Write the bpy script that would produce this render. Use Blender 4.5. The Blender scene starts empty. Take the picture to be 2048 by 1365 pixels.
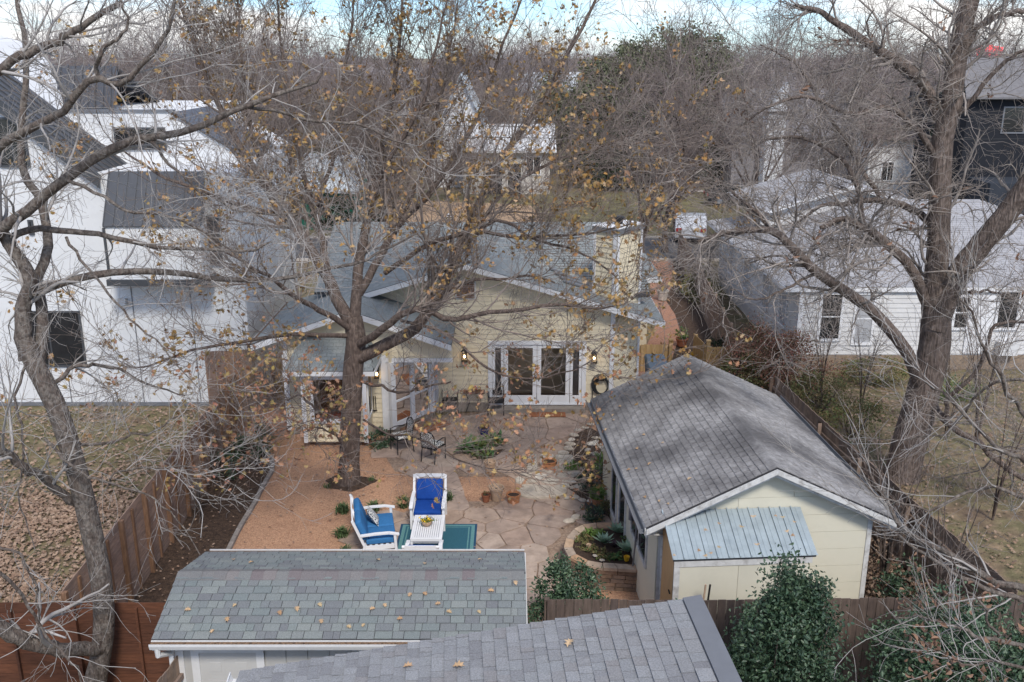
import bpy, math, random
import numpy as np
from mathutils import Vector, Matrix
R = math.radians
S = bpy.context.scene
C = S.collection
rng = np.random.default_rng(7)
random.seed(7)

# ------------------------------------------------------------------ camera, sky, sun, exposure
CAMH = 10.7
cd = bpy.data.cameras.new('camera'); cam = bpy.data.objects.new('camera', cd); C.objects.link(cam)
cam.location = (0, 0, CAMH); cam.rotation_euler = (R(90-16.8), 0, 0)
cd.sensor_width = 36; cd.lens = 33.4; cd.clip_start = .1; cd.clip_end = 3000
S.camera = cam
wd = bpy.data.worlds.new('World'); S.world = wd; wd.use_nodes = True
nt = wd.node_tree; nt.nodes.clear()
sky = nt.nodes.new('ShaderNodeTexSky'); sky.sky_type = 'NISHITA'; sky.sun_disc = False
sky.sun_elevation = R(48); sky.sun_rotation = R(165); sky.air_density = 1.0; sky.dust_density = .2; sky.ozone_density = 3.0
tc = nt.nodes.new('ShaderNodeTexCoord')
mp = nt.nodes.new('ShaderNodeMapping'); mp.inputs['Scale'].default_value = (1.0, 1.0, 6.0)
nz = nt.nodes.new('ShaderNodeTexNoise'); nz.inputs['Scale'].default_value = 3.1; nz.inputs['Detail'].default_value = 7; nz.inputs['Roughness'].default_value = .55
cr = nt.nodes.new('ShaderNodeValToRGB'); cr.color_ramp.elements[0].position = .44; cr.color_ramp.elements[1].position = .60
cr.color_ramp.elements[0].color = (.05,.05,.05,1)
mul = nt.nodes.new('ShaderNodeVectorMath'); mul.operation = 'SCALE'; mul.inputs['Scale'].default_value = .10
mixc = nt.nodes.new('ShaderNodeMix'); mixc.data_type = 'RGBA'; mixc.inputs[7].default_value = (.66, .66, .65, 1)
bg = nt.nodes.new('ShaderNodeBackground'); bg.inputs['Strength'].default_value = 1.0
out = nt.nodes.new('ShaderNodeOutputWorld')
L = nt.links.new
L(tc.outputs['Generated'], mp.inputs['Vector']); L(mp.outputs[0], nz.inputs['Vector']); L(nz.outputs['Fac'], cr.inputs[0])
tint = nt.nodes.new('ShaderNodeVectorMath'); tint.operation = 'MULTIPLY'; tint.inputs[1].default_value = (.62, .82, 1.12)
L(sky.outputs[0], mul.inputs[0]); L(mul.outputs[0], tint.inputs[0]); L(tint.outputs[0], mixc.inputs[6]); L(cr.outputs[0], mixc.inputs[0])
L(mixc.outputs[2], bg.inputs['Color']); L(bg.outputs[0], out.inputs[0])
sd = bpy.data.lights.new('sun', 'SUN'); sd.energy = 1.9; sd.angle = R(11); sd.color = (1, .93, .83)
sun = bpy.data.objects.new('sun', sd); C.objects.link(sun)
el, az = R(48), R(165)
sv = Vector((math.sin(az)*math.cos(el), math.cos(az)*math.cos(el), math.sin(el)))
sun.rotation_euler = sv.to_track_quat('Z', 'Y').to_euler()
S.view_settings.view_transform = 'Standard'; S.view_settings.look = 'None'
S.view_settings.exposure = 0.85; S.view_settings.gamma = 1.0

# ------------------------------------------------------------------ helpers
PIT = R(16.8); FP = 1900.0; cP, sP = math.cos(PIT), math.sin(PIT)
def ray(px, py):
    u = (px-1024)/FP; v = -(py-682.5)/FP
    return (u, cP+v*sP, -sP+v*cP)
def G(px, py, z=0.0):            # a survey note: where the sight line meets height z
    r = ray(px, py); t = (z-CAMH)/r[2]
    return Vector((r[0]*t, r[1]*t, z))
def W(px, py, Y):                # the same at distance Y
    r = ray(px, py); t = Y/r[1]
    return Vector((r[0]*t, Y, CAMH+r[2]*t))
def WX(px, py, X):               # the same on a plane of given X
    r = ray(px, py); t = X/r[0]
    return Vector((X, r[1]*t, CAMH+r[2]*t))

ROOT = {}
def tag(o, label=None, cat=None, group=None, kind=None):
    if label: o['label'] = label
    if cat: o['category'] = cat
    if group: o['group'] = group
    if kind: o['kind'] = kind
    return o
def thing(name, label, cat, loc=(0,0,0), group=None, rz=0):
    o = bpy.data.objects.new(name, None); C.objects.link(o)
    o.location = loc; o.rotation_euler = (0,0,rz); o.empty_display_size = .2
    tag(o, label, cat, group); ROOT[o.name] = Vector(loc) if rz == 0 else Vector((0,0,0))
    return o
def rootloc(p):
    while p.parent: p = p.parent
    return ROOT.get(p.name, Vector((0,0,0)))

class MB:
    def __init__(s): s.v=[]; s.f=[]; s.r=[]; s.n=0
    def add(s, verts, faces, rnd=0.0):
        s.v += [tuple(p) for p in verts]
        s.f += [tuple(i+s.n for i in f) for f in faces]; s.r += [rnd]*len(faces); s.n += len(verts); return s
    def box(s, x0,x1,y0,y1,z0,z1, rnd=0.0, M=None):
        v=[(x0,y0,z0),(x1,y0,z0),(x1,y1,z0),(x0,y1,z0),(x0,y0,z1),(x1,y0,z1),(x1,y1,z1),(x0,y1,z1)]
        if M is not None: v=[M @ Vector(p) for p in v]
        return s.add(v,[(0,3,2,1),(4,5,6,7),(0,1,5,4),(1,2,6,5),(2,3,7,6),(3,0,4,7)],rnd)
    def hexa(s, v, rnd=0.0):   # 8 corners: bottom ring, top ring
        return s.add(v,[(0,3,2,1),(4,5,6,7),(0,1,5,4),(1,2,6,5),(2,3,7,6),(3,0,4,7)],rnd)
    def prism(s, poly, z0, z1, rnd=0.0):
        n=len(poly); v=[(p[0],p[1],z0) for p in poly]+[(p[0],p[1],z1) for p in poly]
        f=[tuple(range(n))[::-1], tuple(range(n,2*n))]+[(i,(i+1)%n,n+(i+1)%n,n+i) for i in range(n)]
        return s.add(v,f,rnd)
    def slab(s, pts, off, rnd=0.0):   # planar polygon extruded by vector
        n=len(pts); off=Vector(off); v=[Vector(p) for p in pts]; v=v+[p+off for p in v]
        f=[tuple(range(n))[::-1], tuple(range(n,2*n))]+[(i,(i+1)%n,n+(i+1)%n,n+i) for i in range(n)]
        return s.add(v,f,rnd)
    def bar(s, a, b, w, h=None, rnd=0.0, up=(0,0,1)):
        a=Vector(a); b=Vector(b); h=h or w; t=(b-a).normalized(); u=Vector(up)
        if abs(t.dot(u))>.98: u=Vector((0,1,0)) if abs(t.y)<.9 else Vector((1,0,0))
        x=t.cross(u).normalized()*w/2; y=x.cross(t).normalized()*h/2
        return s.hexa([a-x-y,a+x-y,a+x+y,a-x+y,b-x-y,b+x-y,b+x+y,b-x+y],rnd)
    def tube(s, pts, r, n=8, cap=True, rnd=0.0):
        pts=[Vector(p) for p in pts]; rr=r if isinstance(r,(list,tuple)) else [r]*len(pts)
        b=s.n; V=[];F=[]
        d=(pts[-1]-pts[0]); ref=Vector((0,0,1)) if abs(d.normalized().z)<.8 else Vector((1,0,0))
        if d.length<1e-6: ref=Vector((0,0,1))
        for i,p in enumerate(pts):
            t=(pts[min(i+1,len(pts)-1)]-pts[max(i-1,0)]).normalized()
            x=t.cross(ref)
            if x.length<1e-3: x=t.cross(Vector((.3,.9,.1)))
            x.normalize(); y=t.cross(x)
            for k in range(n):
                a=2*math.pi*k/n; V.append(p+(x*math.cos(a)+y*math.sin(a))*rr[i])
        for i in range(len(pts)-1):
            for k in range(n):
                F.append((i*n+k,i*n+(k+1)%n,(i+1)*n+(k+1)%n,(i+1)*n+k))
        if cap: F.append(tuple(range(n))[::-1]); F.append(tuple((len(pts)-1)*n+k for k in range(n)))
        return s.add(V,F,rnd)
    def lathe(s, prof, n=16, c=(0,0,0), rnd=0.0, sx=1, sy=1):
        V=[];F=[]
        for (r,z) in prof:
            for k in range(n):
                a=2*math.pi*k/n; V.append((c[0]+r*math.cos(a)*sx,c[1]+r*math.sin(a)*sy,c[2]+z))
        for i in range(len(prof)-1):
            for k in range(n): F.append((i*n+k,i*n+(k+1)%n,(i+1)*n+(k+1)%n,(i+1)*n+k))
        if prof[0][0]>1e-4: F.append(tuple(range(n))[::-1])
        if prof[-1][0]>1e-4: F.append(tuple((len(prof)-1)*n+k for k in range(n)))
        return s.add(V,F,rnd)
    def build(s, name, m, parent=None, smooth=False, bevel=0, subd=0, label=None, kind=None):
        me=bpy.data.meshes.new(name)
        off=rootloc(parent) if parent else Vector((0,0,0))
        me.from_pydata([(p[0]-off.x,p[1]-off.y,p[2]-off.z) for p in s.v],[],s.f)
        if any(s.r):
            a=me.attributes.new('rnd','FLOAT','FACE'); a.data.foreach_set('value',s.r)
        me.materials.append(m)
        o=bpy.data.objects.new(name,me); C.objects.link(o)
        if parent: o.parent=parent
        if smooth: me.shade_smooth()
        if bevel:
            b=o.modifiers.new('b','BEVEL'); b.width=bevel; b.segments=2; b.limit_method='ANGLE'
        if subd:
            q=o.modifiers.new('s','SUBSURF'); q.levels=q.render_levels=subd
        if label: o['label']=label
        if kind: o['kind']=kind
        return o

def mesh_np(name, V, Lp, starts, tot, m, parent=None, rnd=None, smooth=False):
    off=rootloc(parent) if parent else Vector((0,0,0))
    V=np.asarray(V,dtype=np.float32)-np.array(off,dtype=np.float32)
    me=bpy.data.meshes.new(name); me.vertices.add(len(V)); me.vertices.foreach_set('co',V.ravel())
    me.loops.add(len(Lp)); me.loops.foreach_set('vertex_index',np.asarray(Lp,dtype=np.int32))
    me.polygons.add(len(starts)); me.polygons.foreach_set('loop_start',np.asarray(starts,dtype=np.int32))
    me.polygons.foreach_set('loop_total',np.asarray(tot,dtype=np.int32))
    me.update(calc_edges=True)
    if rnd is not None:
        a=me.attributes.new('rnd','FLOAT','FACE'); a.data.foreach_set('value',np.asarray(rnd,dtype=np.float32))
    me.materials.append(m)
    if smooth: me.shade_smooth()
    o=bpy.data.objects.new(name,me); C.objects.link(o)
    if parent: o.parent=parent
    return o

# ------------------------------------------------------------------ materials
def mat(name, cols, rough=.85, metal=0, vary=False, nsc=6, namt=.25, nvec=(1,1,1), bump=None, stain=None, spec=.3, detail=5, obj=False):
    m=bpy.data.materials.new(name); m.use_nodes=True; t=m.node_tree; N=t.nodes; l=t.links.new
    p=N['Principled BSDF']; p.inputs['Roughness'].default_value=rough; p.inputs['Metallic'].default_value=metal
    p.inputs['Specular IOR Level'].default_value=spec
    if not isinstance(cols[0],(tuple,list)): cols=[cols]
    geo=N.new('ShaderNodeNewGeometry')
    if obj:
        tcn=N.new('ShaderNodeTexCoord'); pos=tcn.outputs['Object']
    else: pos=geo.outputs['Position']
    if len(cols)>1:
        r=N.new('ShaderNodeValToRGB'); e=r.color_ramp.elements
        r.color_ramp.interpolation='LINEAR' 
        while len(e)<len(cols): e.new(.5)
        for i,c in enumerate(cols): e[i].position=i/(len(cols)-1); e[i].color=(*c,1)
        if vary:
            oi=N.new('ShaderNodeObjectInfo'); at=N.new('ShaderNodeAttribute'); at.attribute_name='rnd'
            ad=N.new('ShaderNodeMath'); ad.operation='ADD'; fr=N.new('ShaderNodeMath'); fr.operation='FRACT'
            l(oi.outputs['Random'],ad.inputs[0]); l(at.outputs['Fac'],ad.inputs[1]); l(ad.outputs[0],fr.inputs[0]); l(fr.outputs[0],r.inputs[0])
        else:
            n0=N.new('ShaderNodeTexNoise'); n0.inputs['Scale'].default_value=nsc*.35; n0.inputs['Detail'].default_value=6
            l(pos,n0.inputs['Vector']); mr=N.new('ShaderNodeMapRange'); mr.inputs[1].default_value=.32; mr.inputs[2].default_value=.68
            l(n0.outputs['Fac'],mr.inputs[0]); l(mr.outputs[0],r.inputs[0])
        col=r.outputs[0]
    else:
        c=N.new('ShaderNodeRGB'); c.outputs[0].default_value=(*cols[0],1); col=c.outputs[0]
    mpn=N.new('ShaderNodeMapping'); mpn.inputs['Scale'].default_value=nvec; l(pos,mpn.inputs['Vector'])
    n=N.new('ShaderNodeTexNoise'); n.inputs['Scale'].default_value=nsc; n.inputs['Detail'].default_value=detail; n.inputs['Roughness'].default_value=.65
    l(mpn.outputs[0],n.inputs['Vector'])
    mr=N.new('ShaderNodeMapRange'); mr.inputs[1].default_value=.3; mr.inputs[2].default_value=.7
    mr.inputs[3].default_value=1-namt; mr.inputs[4].default_value=1+namt; mr.clamp=True
    l(n.outputs['Fac'],mr.inputs[0])
    sc=N.new('ShaderNodeVectorMath'); sc.operation='SCALE'; l(col,sc.inputs[0]); l(mr.outputs[0],sc.inputs['Scale']); col=sc.outputs[0]
    if stain:
        ssc,scol,lo,hi=stain[:4]; amt=stain[4] if len(stain)>4 else 1
        ns=N.new('ShaderNodeTexNoise'); ns.inputs['Scale'].default_value=ssc; ns.inputs['Detail'].default_value=7; ns.inputs['Roughness'].default_value=.6
        l(pos,ns.inputs['Vector']); mr2=N.new('ShaderNodeMapRange'); mr2.inputs[1].default_value=lo; mr2.inputs[2].default_value=hi; mr2.inputs[4].default_value=amt
        l(ns.outputs['Fac'],mr2.inputs[0]); mx=N.new('ShaderNodeMix'); mx.data_type='RGBA'; mx.inputs[7].default_value=(*scol,1)
        l(col,mx.inputs[6]); l(mr2.outputs[0],mx.inputs[0]); col=mx.outputs[2]
    l(col,p.inputs['Base Color'])
    if bump:
        nb=N.new('ShaderNodeTexNoise'); nb.inputs['Scale'].default_value=bump[0]; nb.inputs['Detail'].default_value=4
        l(mpn.outputs[0],nb.inputs['Vector']); bn=N.new('ShaderNodeBump'); bn.inputs['Strength'].default_value=bump[1]; bn.inputs['Distance'].default_value=bump[2]
        l(nb.outputs['Fac'],bn.inputs['Height']); l(bn.outputs[0],p.inputs['Normal'])
    return m
def glass(name, tint=(.9,.95,.95)):
    m=bpy.data.materials.new(name); m.use_nodes=True; t=m.node_tree; N=t.nodes; N.clear(); l=t.links.new
    o=N.new('ShaderNodeOutputMaterial'); mx=N.new('ShaderNodeMixShader'); tr=N.new('ShaderNodeBsdfTransparent'); gl=N.new('ShaderNodeBsdfGlossy')
    tr.inputs[0].default_value=(*tint,1); gl.inputs['Roughness'].default_value=.02; f=N.new('ShaderNodeFresnel'); f.inputs[0].default_value=1.5
    l(f.outputs[0],mx.inputs[0]); l(tr.outputs[0],mx.inputs[1]); l(gl.outputs[0],mx.inputs[2]); l(mx.outputs[0],o.inputs[0]); return m
def emit(name,c,s):
    m=bpy.data.materials.new(name); m.use_nodes=True; p=m.node_tree.nodes['Principled BSDF']
    p.inputs['Base Color'].default_value=(*c,1); p.inputs['Emission Color'].default_value=(*c,1); p.inputs['Emission Strength'].default_value=s; return m

M={}
M['lawn']=mat('dry_lawn',[(.14,.10,.068),(.19,.145,.09),(.14,.125,.065),(.23,.17,.11)],nsc=3.2,namt=.45,bump=(30,.8,.03),detail=9)
M['gravel']=mat('pink_gravel',[(.36,.20,.125),(.43,.26,.165),(.32,.175,.11)],nsc=38,namt=.42,bump=(60,.8,.015),detail=3,stain=(1.1,(.24,.125,.08),.52,.75,.5))
M['gravel2']=mat('red_path_gravel',[(.30,.155,.10),(.36,.20,.14)],nsc=30,namt=.35,bump=(50,.6,.015))
M['mulch']=mat('dark_mulch',[(.04,.026,.02),(.07,.045,.032),(.10,.065,.045)],nsc=28,namt=.55,bump=(40,1,.03),detail=8)
M['stone']=mat('flagstone',[(.33,.245,.20),(.37,.285,.235),(.31,.245,.21),(.36,.265,.205),(.40,.325,.275)],vary=True,nsc=3.5,namt=.22,bump=(9,.5,.02),stain=(2.2,(.19,.14,.115),.5,.75,.75),detail=9)
M['pale_stone']=mat('pale_limestone',[(.48,.44,.38),(.40,.35,.29),(.55,.51,.45)],vary=True,nsc=6,namt=.25,bump=(12,.5,.02),stain=(5,(.3,.25,.2),.5,.7,.6))
M['joint']=mat('patio_joint_grit',[(.22,.155,.115),(.30,.225,.175)],nsc=20,namt=.4,bump=(40,.6,.01))
M['wallstone']=mat('brown_wall_stone',[(.17,.12,.09),(.24,.17,.12),(.30,.21,.15),(.2,.15,.125)],vary=True,nsc=9,namt=.3,bump=(18,.6,.02))
M['capstone']=mat('tan_cap_stone',[(.40,.31,.24),(.46,.36,.27),(.42,.27,.17),(.35,.29,.24)],vary=True,nsc=7,namt=.22,bump=(14,.5,.015))
M['mortar']=mat('mortar',(.27,.22,.17),nsc=15)
M['edging']=mat('grey_edging_brick',[(.22,.2,.185),(.28,.25,.23)],vary=True,nsc=12,namt=.25,bump=(20,.5,.01))
M['cream']=mat('cream_siding',(.70,.62,.46),rough=.6,nsc=2,namt=.05,stain=(1.3,(.45,.38,.26),.58,.9,.35))
M['cream2']=mat('pale_cream_panel',(.61,.585,.48),rough=.6,nsc=1.6,namt=.06,stain=(1.6,(.4,.37,.28),.55,.9,.4))
M['white']=mat('white_trim',(.72,.73,.75),rough=.5,nsc=4,namt=.05)
M['worn']=mat('worn_white_trim',(.55,.55,.54),rough=.7,nsc=7,namt=.12,stain=(6,(.22,.2,.18),.5,.72,.7))
M['stucco']=mat('white_stucco',(.66,.675,.69),rough=.8,nsc=1.2,namt=.05,bump=(25,.2,.01),stain=(.9,(.5,.5,.49),.5,.85,.5))
M['nb_siding']=mat('white_board_siding',(.60,.60,.60),rough=.6,nsc=2.5,namt=.08,stain=(1.8,(.4,.38,.36),.55,.85,.5))
M['found']=mat('concrete_footing',(.25,.22,.19),nsc=5,namt=.25)
M['concrete']=mat('pale_concrete',(.48,.44,.40),nsc=2,namt=.15,bump=(20,.3,.01),stain=(.8,(.3,.27,.24),.5,.8,.6))
M['asphalt']=mat('asphalt',(.11,.11,.115),nsc=2,namt=.2,bump=(30,.3,.01))
M['shed_sh']=mat('green_grey_shingle',[(.165,.19,.195),(.195,.22,.218),(.165,.175,.185),(.215,.235,.23),(.18,.20,.205),(.155,.163,.175),(.20,.225,.222)],vary=True,rough=.95,nsc=70,namt=.28,bump=(120,.5,.003),spec=.1)
M['cap_sh']=mat('brown_grey_ridge_shingle',[(.15,.145,.15),(.19,.175,.175),(.17,.18,.18),(.16,.14,.145)],vary=True,rough=.95,nsc=70,namt=.28,spec=.1)
M['near_sh']=mat('lavender_grey_shingle',[(.205,.21,.22),(.25,.258,.272),(.18,.183,.195),(.23,.24,.253),(.21,.207,.213)],vary=True,rough=.95,nsc=60,namt=.3,bump=(120,.5,.003),spec=.1)
M['gar_sh']=mat('weathered_grey_shingle',[(.24,.235,.235),(.30,.295,.295),(.27,.265,.265)],vary=True,rough=.95,nsc=9,namt=.3,bump=(60,.5,.005),stain=(.6,(.085,.082,.085),.42,.62,.85),spec=.1)
M['house_sh']=mat('blue_grey_shingle',[(.215,.24,.245),(.25,.275,.28),(.20,.22,.23),(.27,.29,.29)],vary=True,rough=.95,nsc=20,namt=.2,spec=.1)
M['nb_sh']=mat('pale_grey_shingle',[(.33,.33,.345),(.36,.36,.375),(.31,.31,.325)],vary=True,rough=.95,nsc=3,namt=.15,spec=.1)
M['dark_under']=mat('roof_underlay',(.045,.045,.05),nsc=5)
M['flash']=mat('grey_metal_flashing',(.19,.20,.22),rough=.5,metal=.3,nsc=3,namt=.08)
M['bluemetal']=mat('pale_blue_metal_roofing',(.34,.40,.43),rough=.5,metal=.25,nsc=5,namt=.12,stain=(4,(.2,.24,.27),.52,.8,.5))
M['darkmetal']=mat('dark_standing_seam',(.085,.09,.10),rough=.4,metal=.4,nsc=3,namt=.1)
M['gutter']=mat('white_gutter',(.62,.63,.64),rough=.4,nsc=6,namt=.06)
M['debris']=mat('gutter_leaf_debris',[(.09,.055,.035),(.2,.13,.08),(.14,.09,.06)],nsc=40,namt=.5,bump=(50,1,.02))
M['shedwall']=mat('grey_shed_siding',(.42,.42,.41),rough=.6,nsc=3,namt=.05)
M['sheddoor']=mat('grey_shed_door',(.48,.48,.47),rough=.5,nsc=3,namt=.03)
M['fence']=mat('weathered_fence_board',[(.19,.135,.105),(.24,.18,.14),(.27,.19,.14),(.20,.155,.135)],vary=True,nsc=5,namt=.35,nvec=(1,1,1),bump=(14,.5,.01),stain=(2,(.13,.10,.085),.5,.75,.6))
M['hfence']=mat('pinkish_fence_board',[(.27,.185,.14),(.32,.22,.165),(.25,.18,.145)],vary=True,nsc=5,namt=.3,nvec=(6,.7,3),stain=(1.2,(.17,.135,.125),.5,.8,.7))
M['darkfence']=mat('dark_weathered_board',[(.095,.07,.06),(.12,.09,.075),(.085,.065,.06)],vary=True,nsc=6,namt=.35,nvec=(3,3,.5),stain=(2,(.055,.042,.04),.5,.75,.6))
M['redfence']=mat('stained_red_brown_board',[(.10,.04,.024),(.13,.052,.028),(.075,.032,.02)],vary=True,nsc=5,namt=.35,nvec=(.6,3,5))
M['pine']=mat('fresh_pine_board',[(.44,.29,.13),(.50,.34,.17),(.40,.26,.12)],vary=True,nsc=6,namt=.2,nvec=(3,3,.5))
M['post']=mat('brown_fence_post',(.20,.115,.07),nsc=8,namt=.35,nvec=(3,3,.6))
M['ply']=mat('tan_plywood',(.55,.34,.17),nsc=6,namt=.12,nvec=(4,4,.6))
M['doormat']=mat('red_brown_doormat',[(.23,.09,.045),(.32,.13,.06)],nsc=20,namt=.35)
M['bark_oak']=mat('brown_oak_bark',[(.085,.062,.052),(.15,.115,.098)],nsc=26,namt=.55,nvec=(1,1,.16),bump=(34,1,.04))
M['bark_grey']=mat('lichen_grey_bark',[(.075,.056,.047),(.17,.148,.13),(.10,.078,.066),(.14,.118,.103)],nsc=20,namt=.5,nvec=(1,1,.35),bump=(30,1,.05))
M['bark_pecan']=mat('furrowed_pecan_bark',[(.10,.075,.063),(.19,.152,.132)],nsc=24,namt=.6,nvec=(1.2,1.2,.12),bump=(24,1,.07))
M['twig']=mat('brown_twig',[(.17,.135,.118),(.26,.22,.195)],nsc=4,namt=.3)
M['twig_grey']=mat('grey_twig',[(.24,.22,.205),(.37,.35,.335)],nsc=4,namt=.25)
M['twig_pecan']=mat('pecan_twig',[(.20,.17,.15),(.33,.295,.27)],nsc=4,namt=.25)
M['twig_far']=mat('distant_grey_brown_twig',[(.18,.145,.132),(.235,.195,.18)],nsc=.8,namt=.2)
M['twig_wood']=mat('hazed_mauve_wood_twig',[(.25,.215,.22),(.29,.255,.26)],nsc=.2,namt=.15)  # distance haze put into the colour: paler, mauve twigs for the far trees
M['oakleaf']=mat('ochre_oak_leaf',[(.33,.18,.06),(.26,.16,.05),(.38,.25,.12),(.25,.18,.06),(.42,.30,.19),(.29,.15,.07),(.30,.22,.10)],vary=True,nsc=20,namt=.15)
M['oakleaf_low']=mat('russet_oak_leaf',[(.36,.17,.10),(.43,.25,.16),(.28,.14,.08),(.42,.30,.14),(.30,.23,.07),(.36,.15,.11)],vary=True,nsc=20,namt=.15)
M['fallen']=mat('fallen_tan_leaf',[(.42,.28,.16),(.48,.35,.22),(.34,.20,.11),(.44,.34,.20)],vary=True,nsc=20,namt=.15)
M['litter']=mat('leaf_litter_leaf',[(.30,.20,.14),(.20,.13,.095),(.38,.28,.21),(.25,.17,.12),(.33,.24,.18),(.16,.11,.085)],vary=True,nsc=20,namt=.2)
M['curled']=mat('curled_brown_leaf',[(.17,.10,.07),(.25,.15,.10),(.13,.08,.06)],vary=True,nsc=20,namt=.2)
M['holly']=mat('dark_holly_leaf',[(.022,.048,.028),(.045,.09,.048),(.10,.155,.085),(.03,.062,.036),(.065,.11,.06)],vary=True,rough=.45,nsc=20,namt=.2,spec=.5)
M['evergreen']=mat('live_oak_leaf',[(.075,.09,.05),(.12,.135,.075),(.16,.17,.10),(.09,.10,.06)],vary=True,nsc=3,namt=.2)
M['darkgreen']=mat('deep_evergreen_leaf',[(.028,.04,.024),(.045,.06,.035)],vary=True,nsc=3,namt=.2)
M['nandina']=mat('red_green_nandina_leaf',[(.12,.12,.06),(.32,.12,.09),(.15,.14,.07),(.38,.18,.14),(.20,.13,.09)],vary=True,nsc=10,namt=.2)
M['grassb']=mat('dark_grass_blade',[(.05,.09,.035),(.08,.13,.05),(.12,.16,.08)],vary=True,nsc=10,namt=.2)
M['fern']=mat('bright_fern_leaf',[(.14,.24,.05),(.2,.3,.08)],vary=True,nsc=10,namt=.2)
M['aspid']=mat('broad_green_leaf',[(.05,.12,.04),(.08,.17,.06),(.2,.2,.06),(.06,.14,.05)],vary=True,rough=.5,nsc=10,namt=.2)
M['agave']=mat('pale_agave_leaf',[(.22,.33,.22),(.32,.42,.30)],vary=True,nsc=6,namt=.15)
M['bronze']=mat('bronze_green_leaf',[(.10,.13,.05),(.2,.14,.07),(.09,.15,.05)],vary=True,nsc=6,namt=.2)
M['purple']=mat('dusky_purple_leaf',[(.07,.045,.05),(.1,.065,.07)],vary=True,nsc=6)
M['yellowfl']=mat('yellow_flower',(.75,.5,.03),nsc=6)
M['redfl']=mat('red_flower',(.5,.06,.06),nsc=6)
M['terra']=mat('orange_terracotta',(.43,.19,.09),nsc=12,namt=.2,stain=(8,(.5,.35,.25),.6,.8,.5))
M['terra2']=mat('brown_terracotta',(.26,.10,.055),nsc=12,namt=.2)
M['tanpot']=mat('tan_clay_pot',(.42,.30,.21),nsc=10,namt=.2)
M['bluepot']=mat('cobalt_glazed_pot',(.012,.025,.16),rough=.2,nsc=5,spec=.6)
M['yelpot']=mat('yellow_glazed_pot',(.65,.38,.03),rough=.3,nsc=5)
M['soil']=mat('potting_soil',(.05,.033,.024),nsc=30,namt=.5)
M['blue1']=mat('royal_blue_cushion',(.005,.052,.27),rough=.8,nsc=20,namt=.12,bump=(60,.2,.003))
M['blue2']=mat('sky_blue_cushion',(.03,.145,.34),rough=.8,nsc=20,namt=.12,bump=(60,.2,.003))
M['rug']=mat('teal_rug',(.025,.10,.14),rough=.95,nsc=60,namt=.25)
M['rug2']=mat('pale_teal_rug_band',(.10,.23,.24),rough=.95,nsc=60,namt=.3)
M['rugn']=mat('navy_rug_border',(.015,.06,.12),rough=.95,nsc=60,namt=.2)
M['black']=mat('black_metal',(.018,.018,.02),rough=.45,nsc=6)
M['dark']=mat('dark_rubber',(.03,.032,.035),rough=.6,nsc=6)
M['brownwood']=mat('brown_table_top',(.13,.075,.055),nsc=8,namt=.3)
M['binblue']=mat('blue_bin_plastic',(.015,.07,.22),rough=.45,nsc=4,namt=.08)
M['binlid']=mat('grey_blue_bin_lid',(.10,.14,.19),rough=.45,nsc=4,namt=.08)
M['interior']=mat('dim_interior',(.20,.12,.08),nsc=1.5,namt=.4)
M['intfloor']=mat('brown_wood_floor',(.16,.085,.05),nsc=3,namt=.3,nvec=(1,6,1))
M['curtain']=mat('grey_curtain',(.38,.39,.41),nsc=30,namt=.25,nvec=(4,4,.02))
M['glass']=glass('clear_glass',(.94,.90,.86))
M['darkglass']=mat('dark_window_glass',(.02,.022,.025),rough=.06,spec=.6,nsc=2)
M['orange']=mat('orange_sill_box',(.62,.10,.03),nsc=4)
M['bulb']=emit('warm_bulb',(1,.62,.28),9)
M['green']=mat('green_painted_wall',(.015,.15,.10),nsc=2,namt=.1)
M['carport']=mat('pale_metal_roof',(.52,.57,.60),rough=.5,nsc=2,namt=.08)
M['darkhouse']=mat('dark_navy_siding',(.016,.018,.024),nsc=2,namt=.1)
M['greyhouse']=mat('grey_board_siding',(.22,.21,.22),nsc=2,namt=.1)
M['brick']=mat('brown_brick',(.26,.15,.11),nsc=6,namt=.3)
M['carwhite']=mat('white_car_paint',(.62,.65,.70),rough=.25,nsc=2,namt=.02,spec=.6)
M['carblack']=mat('black_car_paint',(.02,.022,.028),rough=.2,nsc=2,namt=.02,spec=.6)
M['carsilver']=mat('silver_car_paint',(.30,.33,.38),rough=.25,metal=.3,nsc=2,namt=.02,spec=.6)
M['lamp_red']=mat('red_tail_lamp',(.4,.02,.02),rough=.3)
M['redsign']=emit('red_neon_sign',(1,.06,.07),.9)
def mat_pattern(name, a, b, scale):
    m=bpy.data.materials.new(name); m.use_nodes=True; t=m.node_tree; N=t.nodes; l=t.links.new
    p=N['Principled BSDF']; p.inputs['Roughness'].default_value=.8
    g=N.new('ShaderNodeTexCoord'); v=N.new('ShaderNodeTexVoronoi'); v.feature='DISTANCE_TO_EDGE'; v.inputs['Scale'].default_value=scale
    r=N.new('ShaderNodeValToRGB'); r.color_ramp.elements[0].position=.08; r.color_ramp.elements[1].position=.14
    r.color_ramp.elements[0].color=(*a,1); r.color_ramp.elements[1].color=(*b,1)
    l(g.outputs['Object'],v.inputs['Vector']); l(v.outputs['Distance'],r.inputs[0]); l(r.outputs[0],p.inputs['Base Color']); return m
M['lattice']=mat_pattern('black_white_print_fabric',(.7,.7,.68),(.02,.02,.02),22)
M['pillow']=mat_pattern('grey_white_dotted_fabric',(.66,.66,.64),(.10,.11,.13),20)

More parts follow.
